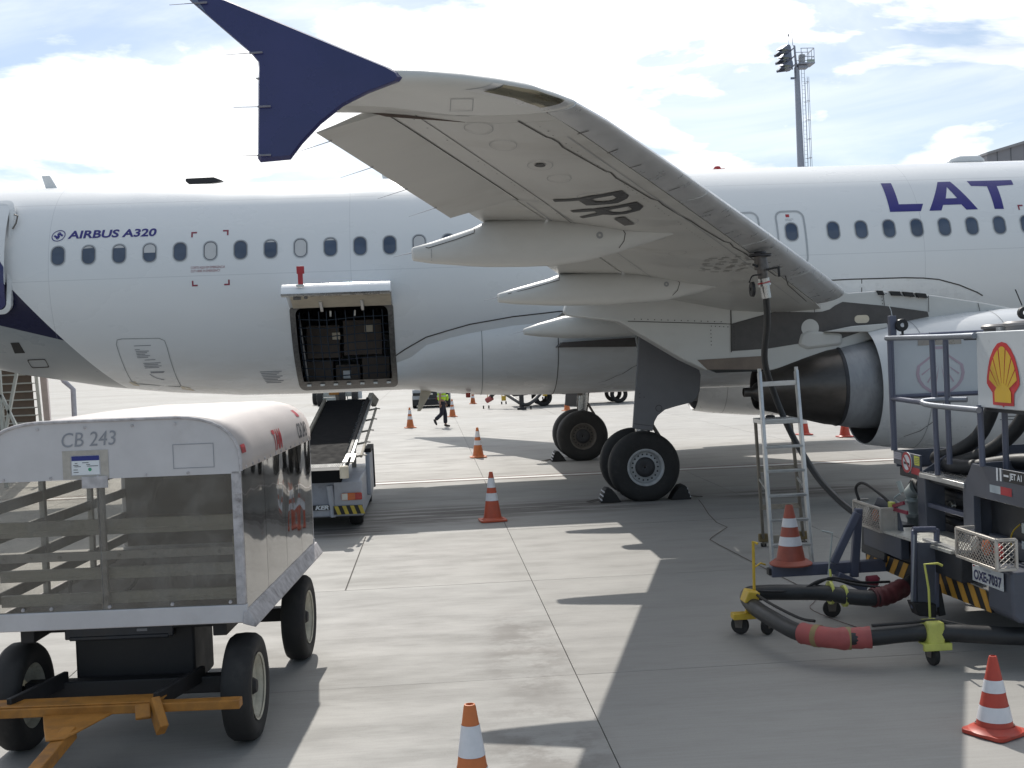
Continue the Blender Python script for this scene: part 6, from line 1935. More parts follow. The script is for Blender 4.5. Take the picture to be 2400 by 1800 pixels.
MB().tube(smooth_pts([(4.48, 9.42, 1.945), (4.34, 9.55, 1.945), (4.22, 9.66, 1.935), (4.19, 9.60, 1.915), (4.20, 9.35, 1.905), (4.23, 8.70, 1.90)], 6), .024, 12).build('gate_loop', RAILS, TR)
MB().span((4.27, 10.47, 2.49), (4.33, 10.53, 2.69)).build('lamp_post', RAIL, TR, bevel=.004)
MB().lathe([(-.03, .02), (-.03, .055), (.0, .06), (.03, .04)], 'y', (4.37, 10.46, 2.60), 18).tube([(4.38, 10.46, 2.56), (4.38, 10.46, 2.46)], .012, 6).build('round_beacon', BLACK, TR)
MB().tube([(4.31, 10.52, 2.69), (4.31, 10.54, 2.74), (4.29, 10.55, 2.80)], .004, 5).build('thin_aerial', STEEL, TR)
# far side board with an upturned faded shell outline
MB().span((4.33, 10.60, 1.945), (5.62, 10.62, 2.492)).build('side_board', BOARD, TR, bevel=.004)
SB = [o for o in TR.children if o.name.startswith('side_board')][0]
bd2 = lambda off: (lambda u, v: Vector((u, 10.60 - off, v)))
cxl, czl = 4.79, 2.155
shell_r = [(-.33, -1.0), (.33, -1.0), (.33, -.72), (.40, -.62), (.94, -.22), (1.0, .12), (.93, .42), (.75, .68), (.48, .88), (.20, .985), (0, 1.0), (-.20, .985), (-.48, .88), (-.75, .68), (-.93, .42), (-1.0, .12), (-.94, -.22), (-.40, -.62), (-.33, -.72)]
def flip_shell(sx, sz, k):
    return [(cxl + p[0] * sx * k, czl - p[1] * sz * k) for p in shell_r]
fa_ = [ringpoly([(cxl + p[0] * .235, czl + .01 - p[1] * .225) for p in shell_r], [(cxl + p[0] * .205, czl + .01 - p[1] * .20) for p in shell_r])]
for a in (-62, -38, -15, 15, 38, 62):
    s_, c_ = math.sin(R(a)), math.cos(R(a))
    fa_.append(many([[(cxl + .03 * s_, czl + .10 - .03 * c_), (cxl + .20 * s_ * 1.02 + .008 * c_, czl + .085 - .235 * c_ + .008 * s_), (cxl + .20 * s_ * 1.02 - .008 * c_, czl + .085 - .235 * c_ - .008 * s_)]]))
decal('faded_emblem', *join2(*fa_), bd2(.003), PINK, SB)
decal('maker_strip', *poly((4.58, 2.405), (5.0, 2.405), (5.0, 2.475), (4.58, 2.475)), bd2(.004), mat('brushed_strip', (.33, .31, .29), .3, .7, var=.2), SB)
# shell cabinet in front
SC = MB().span((4.30, 8.06, 1.913), (5.3, 8.858, 2.502)).build('sign_cabinet', BOARD, TR, bevel=.008)
MB().span((4.35, 8.1, 1.88), (5.2, 8.84, 1.915)).build('cabinet_base', TRUCKD, TR)
def shell_pts(k, dz=0.0):
    # outline of the upright scallop, measured on the panel: width +-.255, height .42
    P = [(0, .215), (.07, .203), (.135, .160), (.19, .095), (.225, .02), (.247, -.055), (.250, -.10), (.225, -.125), (.165, -.17), (.160, -.262), (.015, -.265), (0, -.278), (-.015, -.265), (-.160, -.262), (-.165, -.17), (-.225, -.125), (-.250, -.10), (-.247, -.055), (-.225, .02), (-.19, .095), (-.135, .160), (-.07, .203)]
    return [(-8.445 + a * k, 2.205 + b_ * k + dz) for a, b_ in P]
em = decal('emblem', *poly(*shell_pts(1.0)), tx(4.296), SHELLR, SC)
ribs = []
base = (-8.445, 2.205 - .155)
for k in range(7):
    a0 = -70 + 140 * k / 7 + 1.5
    a1 = -70 + 140 * (k + 1) / 7 - 1.5
    def tipr(a):
        x = abs(math.sin(R(a)))
        return .342 - .118 * x
    q = [(base[0] + .085 * math.sin(R(a0)), base[1] + .04 * math.cos(R(a0)))]
    q += [(base[0] + tipr(a) * math.sin(R(a)) * .98, base[1] + tipr(a) * math.cos(R(a))) for a in (a0, (a0 * 2 + a1) / 3, (a0 + 2 * a1) / 3, a1)]
    q.append((base[0] + .085 * math.sin(R(a1)), base[1] + .04 * math.cos(R(a1))))
    ribs.append(q)
fan = [(base[0] - .125, base[1] - .085), (base[0] + .125, base[1] - .085), (base[0] + .125, base[1] - .005), (base[0] + .085, base[1] + .035), (base[0], base[1] + .065), (base[0] - .085, base[1] + .035), (base[0] - .125, base[1] - .005)]
decal('emblem_ribs', *many(ribs), tx(4.2945), SHELLY, em)
decal('emblem_base', *poly(*fan), tx(4.2925), SHELLY, em)
for y, z, x in ((9.16, 2.505, 4.50), (8.76, 2.505, 4.62)):
    MB().lathe([(0, .115), (.03, .115), (.035, .135), (.055, .137), (.07, .12), (.075, .001)], 'z', (x, y if y < 8.9 else 8.70, z) if y < 8.9 else (4.62, 9.12, 2.49), 28).build('tank_lid', mat('lid_grey', (.22, .21, .21), .5, .2, var=.1), TR)
MB().span((4.45, 8.9, 2.44), (5.2, 9.4, 2.50)).build('tank_top', TRUCKD, TR, bevel=.01)
MB().span((4.75, 8.84, 2.50), (4.85, 8.92, 2.70)).lathe([(-.02, .02), (-.02, .05), (.02, .05)], 'y', (4.72, 8.9, 2.64), 14).build('aerial_base', BLACK, TR, bevel=.006)
MB().tube([(4.72, 8.93, 2.70), (4.70, 8.99, 2.83)], .005, 5).build('thin_aerial', CHASS, TR)
MB().span((4.50, 8.86, 2.50), (4.56, 8.93, 2.535)).build('vent_box', HUB, TR)
MB().bar((4.62, 8.55, 2.55), (4.62, 8.35, 2.52), .05, .04).build('lid_hinge', CHASS, TR)
# hose boom: tail beam, brackets, hand frames
BM = MB().span((3.075, 10.45, .33), (4.45, 10.55, .435)).build('tail_beam', RAIL, TR, bevel=.006)
MB().span((3.05, 10.46, .35), (3.08, 10.54, .41)).build('beam_end', CHASS, TR)
MB().bar((3.84, 10.44, .30), (3.90, 10.44, .93), .075, .06, upv=(0, 1, 0)).build('hand_frame', RAIL, TR, bevel=.01)
MB().bar((3.60, 10.30, .46), (3.86, 10.36, .90), .07, .05, upv=(0, 1, 0)).bar((3.66, 10.42, .33), (3.93, 10.42, .20), .08, .14, upv=(0, 1, 0)).build('hand_frame_arm', RAIL, TR, bevel=.008)
for x in (3.885, 4.075):
    MB().bar((x - .012, 9.2, .27), (x + .012, 9.2, .915), .045, .04, upv=(0, 1, 0)).build('frame_upright', RAIL, TR, bevel=.012)
MB().tube([(3.885, 9.2, .915), (4.075, 9.2, .910)], .026, 12).build('frame_bar', RAIL, TR)
MB().prism([(3.90, .26), (4.065, .24), (4.075, .80), (3.915, .81)], 'y', 9.185, 9.205).build('frame_plate', TRUCK, TR, bevel=.003)
MB().prism([(3.84, .335), (4.03, .315), (4.03, .205), (3.88, .225)], 'y', 9.12, 9.26).bar((4.07, 9.22, .46), (4.11, 9.22, .20), .07, .06).build('frame_shoe', CHASS, TR, bevel=.008)
MB().tube(smooth_pts([(3.845, 9.16, .34), (3.86, 9.15, .6), (3.88, 9.16, .88)]), .010, 8).build('frame_rod', RAILS, TR)
MB().prism([(10.05, .74), (10.9, .74), (10.6, 1.0), (10.2, 1.0)], 'x', 4.15, 4.17).build('rear_gusset', TRUCK, TR)
MB().tube(smooth_pts([(4.02, 10.72, .95), (4.0, 10.75, 1.08), (4.02, 10.6, 1.14), (4.08, 10.35, 1.06), (4.12, 10.22, .99)], 6), .014, 8).build('black_cable', CHASS, TR)
MB().box((4.12, 10.2, .985), (.05, .06, .05)).build('cable_clip', LIME, TR, bevel=.006)
MB().bar((4.12, 10.18, .97), (4.16, 10.02, 1.02), .02, .03).bar((4.12, 10.18, .95), (4.16, 9.95, .94), .02, .03).build('red_lever', DKRED, TR)
MB().tube([(3.93, 10.35, .27), (4.02, 10.35, .275), (4.03, 10.35, .27)], [.05, .05, .035], 18).build('red_cap', DKRED, TR)

# ------------------------------------------------------------------ ground intake hose on castors
IH = thing('intake_hose', 'thick black hydrant hose looping over the apron on yellow castor trolleys', 'hose', (3.2, 9.2, 0))
MB().tube(smooth_pts([(4.95, 8.15, .24), (4.3, 8.25, .245), (3.66, 8.47, .26), (3.24, 8.50, .24), (3.0, 8.56, .23), (2.80, 8.80, .225), (2.70, 9.2, .25), (2.66, 9.62, .27), (2.70, 9.92, .30), (2.86, 9.93, .31), (3.05, 9.89, .31), (3.34, 9.84, .30), (3.52, 9.70, .285), (3.75, 9.65, .275), (4.04, 9.84, .30), (4.4, 10.0, .42)], 8), .067, 16).build('hose', HOSE, IH, smooth=60)
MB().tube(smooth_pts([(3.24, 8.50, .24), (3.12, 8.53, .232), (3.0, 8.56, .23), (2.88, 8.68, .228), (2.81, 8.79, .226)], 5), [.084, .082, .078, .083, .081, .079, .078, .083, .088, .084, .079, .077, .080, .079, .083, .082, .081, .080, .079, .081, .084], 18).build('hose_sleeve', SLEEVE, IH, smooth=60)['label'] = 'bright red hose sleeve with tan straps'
for p, q in (((3.10, 8.535, .231), (3.06, 8.547, .2305)), ((2.905, 8.655, .2285), (2.875, 8.69, .2285))):
    MB().tube([p, q], .086, 18).build('strap', STRAP, IH)
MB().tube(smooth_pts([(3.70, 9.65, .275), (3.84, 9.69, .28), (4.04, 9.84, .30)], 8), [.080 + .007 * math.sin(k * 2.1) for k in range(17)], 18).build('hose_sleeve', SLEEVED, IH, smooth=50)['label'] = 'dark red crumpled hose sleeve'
def castor(x, y, rz, d=.13):
    c = MB()
    w_ = MB()
    w_.lathe([(-.022, .02), (-.024, .05), (-.018, d / 2 - .004), (0, d / 2), (.018, d / 2 - .004), (.024, .05), (.022, .02)], 'x', (0, 0, 0), 24)
    me = w_.mesh('castor_wheel', RUBBER)
    o = inst('castor', me, IH, (x - 3.2, y - 9.2, d / 2), (0, 0, rz))
    f2 = MB()
    for sx in (-1, 1):
        f2.prism([(-.03, -.02), (.03, -.02), (.045, .09), (-.045, .09)], 'x', sx * .030 - .003, sx * .030 + .003)
    f2.box((0, 0, .09), (.075, .09, .014))
    inst('fork', f2.mesh('fork', HUBD, smooth=0), o, (0, 0, .0))
castor(3.715, 8.50, .1, .165)
castor(2.58, 9.77, .9, .16)
castor(2.80, 9.70, -.9, .16)
castor(3.53, 10.18, 1.4, .16)
MB().box((3.70, 8.46, .262), (.130, .165, .175)).build('hose_saddle', LIME, IH, bevel=.018)
MB().box((3.705, 8.385, .165), (.215, .03, .05)).box((3.705, 8.43, .188), (.215, .12, .012)).build('saddle_plate', LIME, IH, bevel=.004)
MB().tube([(3.755, 8.62, .33), (3.752, 8.62, .55), (3.725, 8.62, .745), (3.83, 8.62, .745), (3.865, 8.62, .725)], .0095, 8).build('pull_handle', LIME, IH)
MB().prism([(2.58, .30), (2.70, .30), (2.72, .38), (2.62, .40)], 'y', 9.60, 9.76).build('hose_saddle', YEL, IH, bevel=.01)
MB().box((2.60, 9.72, .17), (.20, .11, .05)).bar((2.62, 9.70, .17), (2.64, 9.68, .32), .03, .03).build('saddle_plate', YEL, IH, bevel=.006)
MB().tube([(2.70, 9.72, .37), (2.705, 9.72, .80), (2.74, 9.70, .78)], .013, 8).tube([(2.715, 9.72, .58), (2.78, 9.78, .60), (2.84, 9.85, .57)], .008, 6).build('pull_handle', YEL, IH)
MB().lathe([(-.012, .05), (-.012, .10), (.012, .10), (.012, .05)], 'x', (3.40, 9.83, .30), 20).lathe([(-.012, .05), (-.012, .095), (.012, .095), (.012, .05)], 'x', (3.49, 9.74, .285), 12).build('coupling_discs', LIME, IH)
MB().tube([(3.44, 9.9, .36), (3.445, 9.95, .48)], .010, 8).build('pull_handle', LIME, IH)
MB().tube([(3.55, 10.3, .36), (3.585, 10.3, .62), (3.60, 10.3, .74), (3.50, 10.3, .765)], .008, 6).build('pull_handle', VALVE, IH)
for pts, r_ in (([(3.24, 8.47, .335), (3.5, 8.45, .345), (3.74, 8.46, .345), (4.0, 8.36, .30), (4.3, 8.24, .30), (4.9, 8.1, .29)], .013), ([(3.75, 8.46, .34), (4.05, 8.30, .27), (4.35, 8.2, .26), (4.9, 8.05, .28)], .010),
               ([(2.70, 9.80, .36), (2.95, 9.84, .33), (3.15, 9.84, .34), (3.30, 9.85, .40), (3.42, 9.86, .41), (3.60, 9.80, .37), (3.80, 9.72, .345)], .012), ([(2.68, 9.72, .37), (2.73, 9.3, .345), (2.83, 8.92, .315), (2.90, 8.76, .322)], .012),
               ([(3.2, 9.87, .33), (3.35, 9.86, .40), (3.44, 9.86, .42), (3.7, 9.9, .36), (4.0, 10.0, .33)], .011)):
    MB().tube(smooth_pts(pts, 6), r_, 8).build('deadman_cable', CHASS, IH)
MB().tube(smooth_pts([(3.70, 11.48, .006), (3.62, 10.9, .006), (3.45, 10.45, .006), (3.7, 9.5, .006), (4.1, 9.3, .006), (4.6, 9.5, .006)], 6), .003, 6).build('bonding_cable', mat('cable_brown', (.12, .07, .06), .7), IH)

# ------------------------------------------------------------------ the walking worker
PX, PY_ = .46, 41.3
WK = thing('person', 'worker in lime hi-vis vest, white shirt and dark trousers walking away beneath the belly', 'person', (PX, PY_, 0), 0, local=True)
def skin_mesh(name, verts, edges, radii, material, parent, levels=2, root=0):
    me = bpy.data.meshes.new(name)
    me.from_pydata(verts, edges, [])
    o = link(name, me, parent)
    md_ = o.modifiers.new('skin', 'SKIN')
    md_.use_smooth_shade = True
    for i, sv in enumerate(me.skin_vertices[0].data):
        r_ = radii[i]
        sv.radius = r_ if isinstance(r_, tuple) else (r_, r_)
        sv.use_root = (i == root)
    s2 = o.modifiers.new('sub', 'SUBSURF')
    s2.levels = s2.render_levels = levels
    dg = bpy.context.evaluated_depsgraph_get()
    nm = bpy.data.meshes.new_from_object(o.evaluated_get(dg))
    o.modifiers.clear()
    o.data = nm
    bpy.data.meshes.remove(me)
    nm.materials.clear()
    nm.materials.append(material)
    nm.shade_smooth()
    return o
# faces +X and a little away; left foot planted ahead, right leg trailing with the heel lifted
hip, kneeF, ankF, toeF = (0, 0, .95), (.10, .08, .50), (.10, .09, .09), (.27, .09, .035)
kneeB, ankB, toeB = (-.02, -.09, .49), (-.27, -.10, .27), (-.21, -.10, .09)
J = [hip, (0, .02, 1.18), (.01, .0, 1.40), (.02, 0, 1.50), (.05, 0, 1.60), (.06, 0, 1.72),
     (.0, .17, 1.40), (.03, .24, 1.13), (.12, .22, .90), (.0, -.17, 1.40), (-.06, -.24, 1.14), (-.07, -.22, .90),
     (.0, .09, .90), kneeF, ankF, toeF, (0, -.09, .90), kneeB, ankB, toeB, (.14, .21, .82), (-.07, -.215, .82)]
Ed = [(0, 1), (1, 2), (2, 3), (3, 4), (4, 5), (2, 6), (6, 7), (7, 8), (2, 9), (9, 10), (10, 11), (0, 12), (12, 13), (13, 14), (14, 15), (0, 16), (16, 17), (17, 18), (18, 19), (8, 20), (11, 21)]
Rd = [(.13, .10), (.14, .10), (.15, .10), .052, (.075, .085), (.075, .085), .055, .042, .032, .055, .042, .032, .082, .056, .04, .03, .082, .056, .04, .03, .035, .035]
skin_mesh('body', J, Ed, Rd, SKIN, WK)
skin_mesh('trousers', [(0, 0, 1.0), (0, .085, .88), (.10, .08, .50), (.10, .09, .12), (0, -.085, .88), (-.02, -.09, .49), (-.26, -.10, .285)], [(0, 1), (1, 2), (2, 3), (0, 4), (4, 5), (5, 6)], [(.135, .125), .100, .082, .078, .100, .082, .074], NAVY, WK)
skin_mesh('shirt', [(0, 0, 1.04), (.0, 0, 1.25), (.01, 0, 1.42), (0, .17, 1.41), (.02, .235, 1.20), (0, -.17, 1.41), (-.05, -.235, 1.20), (.02, 0, 1.49)], [(0, 1), (1, 2), (2, 3), (3, 4), (2, 5), (5, 6), (2, 7)], [(.13, .115), (.145, .12), (.155, .115), .072, .066, .072, .066, .062], SHIRT, WK)
skin_mesh('vest', [(0, 0, .93), (0, 0, 1.05), (0, 0, 1.22), (.005, 0, 1.40), (.01, 0, 1.47)], [(0, 1), (1, 2), (2, 3), (3, 4)], [(.165, .15), (.16, .145), (.16, .14), (.15, .125), (.09, .08)], HIVIS, WK)
MB().lathe([(-.022, .168), (.022, .167)], 'z', (0, 0, 1.12), 28).build('reflective_tape', SILVERT, WK)
MB().lathe([(-.02, .165), (.02, .163)], 'z', (0, 0, 1.24), 28).build('reflective_tape', SILVERT, WK)
MB().lathe([(-.03, .02), (-.03, .10), (.0, .11), (.03, .10), (.05, .0)], 'x', (.20, .18, 1.05), 18).build('vest_flap', HIVIS, WK)
hr = MB()
hr.lathe([(.0, .088), (.05, .10), (.10, .085), (.13, .04), (.135, .001)], 'z', (.045, 0, 1.66), 20)
hr.build('hair', HAIR, WK)
fc = MB()
fc.box((.135, 0, 1.655), (.03, .022, .035)).box((.135, .03, 1.675), (.012, .02, .010)).box((.135, -.03, 1.675), (.012, .02, .010)).box((.135, 0, 1.615), (.010, .04, .008)).box((.05, .082, 1.66), (.03, .015, .05)).box((.05, -.082, 1.66), (.03, .015, .05))
fc.build('face', SKIN, WK, bevel=.005)
for hx, hy, hz_ in ((.145, .21, .80), (-.07, -.215, .80)):
    hd = MB()
    for q in range(4):
        hd.tube([(hx - .02 + .016 * q, hy, hz_), (hx - .018 + .016 * q, hy, hz_ - .045), (hx - .012 + .015 * q, hy + .004, hz_ - .075 - .006 * (q in (1, 2)))], .0085, 6)
    hd.tube([(hx + .03, hy, hz_ + .02), (hx + .05, hy, hz_ - .02), (hx + .045, hy, hz_ - .04)], .0095, 6)
    hd.build('fingers', SKIN, WK)
for (ax_, ay, az), (txx, ty, tz) in ((ankF, toeF), (ankB, toeB)):
    fwd = Vector((txx - ax_, ty - ay, tz - az)).normalized()
    heel = Vector((ax_, ay, az)) - fwd * .055
    skin_mesh('shoe', [tuple(heel), tuple(Vector((ax_, ay, az)) + fwd * .03 + Vector((0, 0, -.03))), (txx, ty, tz + .01)], [(0, 1), (1, 2)], [.050, .05, (.045, .034)], BLACK, WK, 2)

# ------------------------------------------------------------------ things far behind the airliner
# second hydrant dispenser with its hose boom on yellow trolleys
FT_ = thing('fuel_truck', 'dark far fuelling truck mostly hidden above by the belly', 'fuel truck', (6.3, 55.5, 0))
MB().span((3.9, 54.6, .62), (9.8, 56.6, 1.0)).span((4.0, 54.7, 1.0), (9.6, 56.5, 2.2)).build('body', TRUCKD, FT_, bevel=.05)
for x in (5.4, 9.0):
    for y in (54.75, 56.45):
        inst('wheel', tr_tyre, FT_, (x - 6.3, y - 55.5, .42))
MB().span((3.95, 54.55, .70), (4.9, 54.62, 1.6)).span((5.3, 54.52, 1.0), (6.1, 54.6, 1.3)).build('panel', mat('far_panel_grey', (.16, .16, .17), .5), FT_)
MB().span((5.3, 54.50, .80), (6.0, 54.54, 1.0)).build('red_panel', DKRED, FT_)
FB_ = thing('hydrant_hose', 'far black hydrant hose boom carried on yellow trolleys under the belly', 'hose', (4.5, 53.0, 0))
fh = [(2.75, 54.4, .38), (3.1, 54.2, .75), (3.5, 53.8, .72), (3.9, 52.6, .45), (4.3, 52.0, .22), (4.75, 52.4, .40), (5.1, 53.2, .65), (5.5, 53.9, .9)]
MB().tube(smooth_pts(fh, 5), .095, 10).tube(smooth_pts([(3.2, 54.3, .75), (4.0, 54.2, .62), (4.8, 54.2, .70), (5.5, 54.2, .92)], 5), .08, 10).build('hose', HOSE, FB_)
MB().tube(smooth_pts([(5.2, 54.1, .8), (6.6, 54.0, .62), (7.6, 53.9, .75), (9.8, 53.9, .85)], 5), .10, 10).build('hose', HOSE, FB_)
MB().span((3.95, 51.9, .0), (4.35, 52.3, .12)).span((4.05, 52.0, .1), (4.25, 52.2, .9)).build('hydrant_coupler', BLACK, FB_, bevel=.02)
MB().tube([(2.70, 54.45, .38), (2.95, 54.3, .52)], .13, 12).build('hose_sleeve', SLEEVE, FB_)
def trolley(x, y, z, h=.4):
    k = MB()
    k.span((x - .10, y - .10, z - .10), (x + .10, y + .10, z + .12))
    k.tube([(x - .08, y - .1, z + .1), (x - .10, y - .1, z + .28), (x, y - .1, z + .36), (x + .10, y - .1, z + .28), (x + .08, y - .1, z + .1)], .022, 6)
    k.build('trolley', YEL, FB_, bevel=.015)
    q = MB()
    for s_ in (-.1, .1):
        q.lathe([(-.03, .01), (-.03, .07), (.03, .07), (.03, .01)], 'x', (x + s_, y, z - .2), 10)
    q.build('trolley_wheels', RUBBER, FB_)
for p in ((3.45, 53.6, .48), (5.35, 53.5, .62), (6.5, 53.7, .58), (8.4, 53.7, .72)):
    trolley(*p)
MB().tube([(2.75, 54.4, .5), (2.72, 54.4, 1.02)], .016, 6).box((2.72, 54.4, 1.05), (.2, .1, .1)).tube([(3.45, 53.6, .7), (3.45, 53.6, 1.05)], .016, 6).box((3.45, 53.6, 1.05), (.16, .1, .1)).tube([(2.8, 54.3, 1.06), (3.5, 53.6, 1.04)], .02, 6).build('pull_handles', YEL, FB_)
MB().lathe([(-.03, .01), (-.03, .08), (.03, .08), (.03, .01)], 'x', (2.55, 54.6, .08), 10).lathe([(-.03, .01), (-.03, .08), (.03, .08), (.03, .01)], 'x', (2.80, 54.6, .08), 10).lathe([(-.03, .01), (-.03, .08), (.03, .08), (.03, .01)], 'x', (4.55, 52.0, .08), 10).build('castors', RUBBER, FB_)

# pale tow tractor behind the drain mast
TT = thing('tow_tractor', 'pale grey tow tractor standing beyond the belly left of the worker', 'tow tractor', (.3, 59.6, 0))
MB().prism([(58.3, .42), (58.3, .92), (59.0, 1.0), (61.2, .9), (61.2, .42)], 'x', -.80, 1.1).build('body', mat('tractor_grey', (.40, .42, .45), .5, var=.1, dirt=.3, scale=3), TT, bevel=.04)
MB().span((-.76, 58.32, .12), (1.06, 61.1, .44)).build('under_frame', BLACK, TT, bevel=.03)
MB().span((-.78, 58.27, .62), (.95, 58.31, .76)).build('grille', BLACK, TT)
MB().span((.02, 58.26, .45), (1.0, 58.33, .90)).span((-.5, 58.9, .95), (.9, 59.0, 1.5)).build('dark_panel', TRUCKD, TT)
for x in (-.35, .15, .55):
    MB().box((x, 58.25, .69), (.13, .04, .09)).build('lamp', LAMPW if x < .3 else LAMPR, TT, bevel=.01)
MB().span((.35, 58.24, .40), (.95, 58.3, .50)).build('red_bumper', DKRED, TT)
for x in (-.72, 1.0):
    for y in (58.8, 60.6):
        inst('wheel', tr_tyre, TT, (x - .3, y - 59.6, .33), (0, 0, PI / 2), (.8, .8, .8))
# high loader seen under the aft fuselage
HL = thing('cargo_loader', 'white and orange wheeled loader far behind the conveyor head', 'cargo loader', (-5.3, 67.5, 0))
hl_t = MB().lathe([(-.14, .2), (-.17, .3), (-.14, .40), (0, .43), (.14, .40), (.17, .3), (.14, .2)], 'x', (0, 0, 0), 28).mesh('tyre', RUBBER)
for x in (-6.55, -6.10, -4.85, -4.15):
    inst('wheel', hl_t, HL, (x + 5.3, (-1.2 if x in (-6.10, -4.85, -4.15) else .9), .43))
MB().span((-6.3, 66.4, .50), (-3.9, 68.6, .72)).span((-6.15, 66.35, .3), (-5.2, 66.5, .48)).span((-4.6, 66.35, .32), (-4.55, 66.45, .75)).span((-4.6, 66.35, .30), (-3.95, 66.45, .36)).build('chassis', STAIRW, HL, bevel=.02)
MB().span((-6.2, 66.5, .72), (-3.85, 68.6, .95)).span((-3.98, 66.3, .35), (-3.75, 66.5, 1.2)).build('deck', BOARD, HL, bevel=.02)
MB().span((-5.6, 66.3, .62), (-4.75, 66.48, 1.0)).build('orange_box', ORANGE, HL, bevel=.02)
MB().span((-5.25, 66.35, .0), (-4.95, 66.5, .65)).build('jack_leg', HUBD, HL, bevel=.02)

# boarding stairs on the far side at the rear door, seen from below
PS = thing('boarding_stairs', 'boarding stairs rising to the rear of the fuselage with brown step undersides', 'boarding stairs', (-9.8, 30.5, 0))
nst = 17
SH = lambda y: -.30 * (y - 27.0)
for k in range(nst):
    t = k / (nst - 1)
    y, z = 33.4 - 6.6 * t, .15 + 3.35 * t
    b = MB()
    b.box((-9.42 + SH(y), y, z), (1.02, .42, .018))
    b.build('step', STAIRB, PS, smooth=0)
    MB().box((-9.42 + SH(y), y - .20, z + .01), (1.02, .035, .035)).build('step_nosing', STAIRW, PS)
    MB().add([(-9.93 + SH(y), y - .21, z + .02), (-8.91 + SH(y), y - .21, z + .02), (-8.91 + SH(y), y - .205, z + .215), (-9.93 + SH(y), y - .205, z + .215)], [(0, 1, 2, 3)]).build('riser', STAIRB, PS, smooth=0)
for x in (-9.96, -8.86):
    MB().bar((x + SH(33.7), 33.7, .0), (x + SH(26.6), 26.6, 3.6), .07, .22).build('stringer', STAIRW, PS, bevel=.006)
for xa, xb in ((-8.78, -8.62), (-10.08, -10.02)):
    MB().add([(x + SH(y), y, z) for x in (xa, xb) for y, z in ((33.7, .15), (26.6, 3.7), (26.6, 4.7), (33.7, 1.15))],
             [(0, 1, 2, 3), (7, 6, 5, 4), (0, 4, 5, 1), (1, 5, 6, 2), (2, 6, 7, 3), (3, 7, 4, 0)]).build('side_panel', STAIRP, PS, bevel=.01)
for a, b_ in (((-8.98, 26.3, 2.55), (-9.30, 26.3, 1.2)), ((-9.35, 26.3, 2.05), (-9.0, 26.3, 1.2))):
    MB().bar(a, b_, .09, .06).build('brace', STAIRW, PS, bevel=.006)
MB().bar((-9.32, 26.3, .0), (-9.38, 26.3, 3.2), .09, .08).bar((-8.6, 26.3, .0), (-8.6, 26.3, .9), .08, .08).box((-9.0, 26.3, .35), (.9, .1, .12)).build('support_legs', STAIRW, PS, bevel=.006)
MB().tube([(-9.98, 32, 2.75), (-9.72, 32, 2.25), (-9.49, 32, 2.02), (-9.49, 32, .0)], .07, 10).build('bent_handrail', mat('rail_lilac_grey', (.40, .40, .44), .5), PS)

# floodlight mast
FM = thing('floodlight_mast', 'tall grey floodlight mast with ladder cage and lamp cluster beyond the fuselage', 'light mast', (36.5, 110, 0))
MB().tube([(36.75, 110, 0), (36.62, 110, 12), (36.54, 110, 20), (36.46, 110, 28.9)], [.46, .38, .33, .25], 20).build('pole', MAST, FM)
MB().tube([(36.42, 110, 28.9), (36.30, 110, 31), (36.12, 109.9, 31.0), (36.0, 109.9, 33.2)], [.12, .10, .03, .015], 8).build('lightning_rod', MAST, FM)
MB().tube([(35.72, 109.9, 30.4), (35.72, 109.9, 31.95)], .014, 6).lathe([(-.12, .02), (0, .08), (.14, .04)], 'z', (35.72, 109.9, 31.95), 8).build('obstruction_lamp', LAMPH, FM)
pf = MB()
pf.box((37.25, 110, 29.15), (1.5, 1.6, .12)).box((37.0, 110, 28.9), (.9, .8, .25))
pf.build('platform', MAST, FM)
hrm = MB()
for z in (29.75, 30.55):
    hrm.tube([(36.65, 109.25, z), (37.95, 109.25, z), (37.95, 110.75, z), (36.65, 110.75, z)], .035, 6)
for x, y in ((36.7, 109.25), (37.3, 109.25), (37.95, 109.25), (37.95, 110), (37.95, 110.75), (37.3, 110.75)):
    hrm.tube([(x, y, 29.2), (x, y, 30.55)], .03, 6)
hrm.tube([(37.0, 109.25, 29.75), (37.95, 109.25, 30.5)], .03, 6)
hrm.build('platform_railing', MAST, FM)
MB().box((36.85, 109.6, 29.65), (.5, .5, .75)).build('control_box', HUB, FM, bevel=.03)
MB().box((37.6, 109.2, 29.35), (.75, .04, .25)).build('kick_plate', LAMPG, FM)
lampm = MB()
lampm.loft([[(-.12, -.16, -.14), (-.12, .16, -.14), (-.12, .16, .14), (-.12, -.16, .14)], [(.12, -.34, -.26), (.12, .34, -.26), (.12, .34, .24), (.12, -.34, .24)],
            [(.50, -.40, -.26), (.50, .40, -.26), (.50, .40, .27), (.50, -.40, .27)]])
visor = MB().prism([(.50, .28), (1.35, -.10), (1.35, -.14), (.50, .20)], 'y', -.42, .42).prism([(.50, .27), (1.35, -.10), (.50, -.20)], 'y', -.42, -.40).prism([(.50, .27), (1.35, -.10), (.50, -.20)], 'y', .40, .42)
lampm.add(visor.v, visor.f)
lme = lampm.mesh('floodlight', LAMPH, smooth=0)
lens = MB().add([(.505, -.36, -.24), (.505, .36, -.24), (.505, .36, .24), (.505, -.36, .24)], [(0, 1, 2, 3)]).mesh('lens', LAMPG, smooth=0)
for r_, (z, x) in enumerate(((30.55, 35.62), (29.80, 35.70), (29.05, 35.80))):
    for k in range(3):
        o = inst('floodlight', lme, FM, (x - 36.5 - .30 + .36 * k, -1.25 + 1.2 * k, z - .10 + .14 * k), (0, R(8 + 6 * (k == 1)), R(180 + 30 - 26 * k)))
        inst('lens', lens, o, (0, 0, 0))
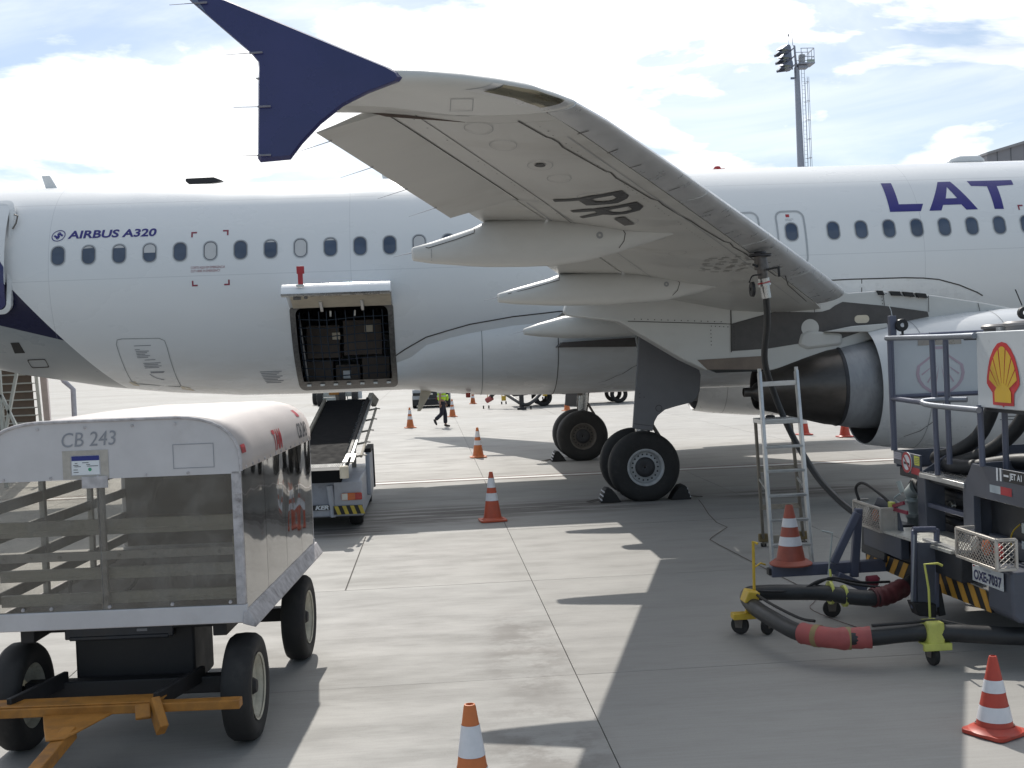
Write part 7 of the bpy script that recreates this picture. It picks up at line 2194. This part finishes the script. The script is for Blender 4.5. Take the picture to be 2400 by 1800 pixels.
MB().bar((36.0, 109.9, 28.7), (35.85, 109.9, 30.9), .12, .12).bar((35.9, 108.6, 30.5), (35.9, 111.3, 30.5), .09, .09).bar((35.95, 108.6, 29.75), (35.95, 111.3, 29.75), .09, .09).bar((36.05, 108.6, 29.0), (36.05, 111.3, 29.0), .09, .09).build('lamp_frame', MAST, FM)
lad = MB()
for dx in (-.14, .14):
    lad.tube([(36.95 + dx, 109.7, 28.8), (37.10 + dx, 109.7, 0)], .025, 5)
for k in range(64):
    z = 4 + k * .385
    xx = 37.10 - (z / 28.8) * .15
    lad.tube([(xx - .14, 109.7, z), (xx + .14, 109.7, z)], .014, 4)
lad.build('ladder', MAST, FM)
cg = MB()
for k in range(14):
    z = 4.0 + k * 1.80
    xx = 37.24 - (z / 28.8) * .15
    cg.tube([(xx + .42 * math.sin(a), 109.7 - .35 * math.cos(a), z) for a in [PI * q / 8 for q in range(9)]], .025, 4)
for a in (R(20), R(55), R(90), R(125), R(160)):
    cg.tube([(37.24 - .145 + .42 * math.sin(a), 109.7 - .35 * math.cos(a), 27.9), (37.24 - .02 + .42 * math.sin(a), 109.7 - .35 * math.cos(a), 4.0)], .020, 4)
cg.build('ladder_cage', MAST, FM)
MB().tube([(36.22, 109.8, 28.8), (36.25, 109.8, 27.9)], .03, 6).box((35.95, 109.8, 27.85), (.35, .15, .18)).tube([(36.25, 109.8, 27.9), (36.0, 109.8, 27.85)], .02, 5).build('camera_arm', LAMPH, FM)

# hangar roof beyond, at the right
TB = thing('hangar', 'grey hangar with sloping roof showing above the fuselage at the right edge', 'building', (100, 165, 0))
MB().prism([(80.05, 0), (80.05, 28.2), (112, 36.5), (132, 31), (132, 0)], 'y', 160, 215).build('wall', CLAD, TB)
MB().prism([(79.9, 28.05), (79.9, 28.4), (112, 36.9), (132.3, 31.3), (132.3, 31.0), (112, 36.5)], 'y', 159.6, 215).build('roof_edge', mat('roof_trim', (.34, .33, .34), .6), TB)
MB().prism([(70, 0), (70, 24.0), (80.5, 27.9), (80.5, 0)], 'y', 166, 210).build('side_wing', CLADD, TB)
rbm = []
for k in range(26):
    x = 81.5 + 2.0 * k
    z1 = 28.2 + min((x - 80.05) * .2598, 8.3 - max(0, (x - 112)) * .275)
    rbm.append([(x, 2), (x + .12, 2), (x + .12, z1), (x, z1)])
decal('cladding_joint', *many(rbm), lambda u, v: Vector((u, 159.97, v)), CLADD, TB)
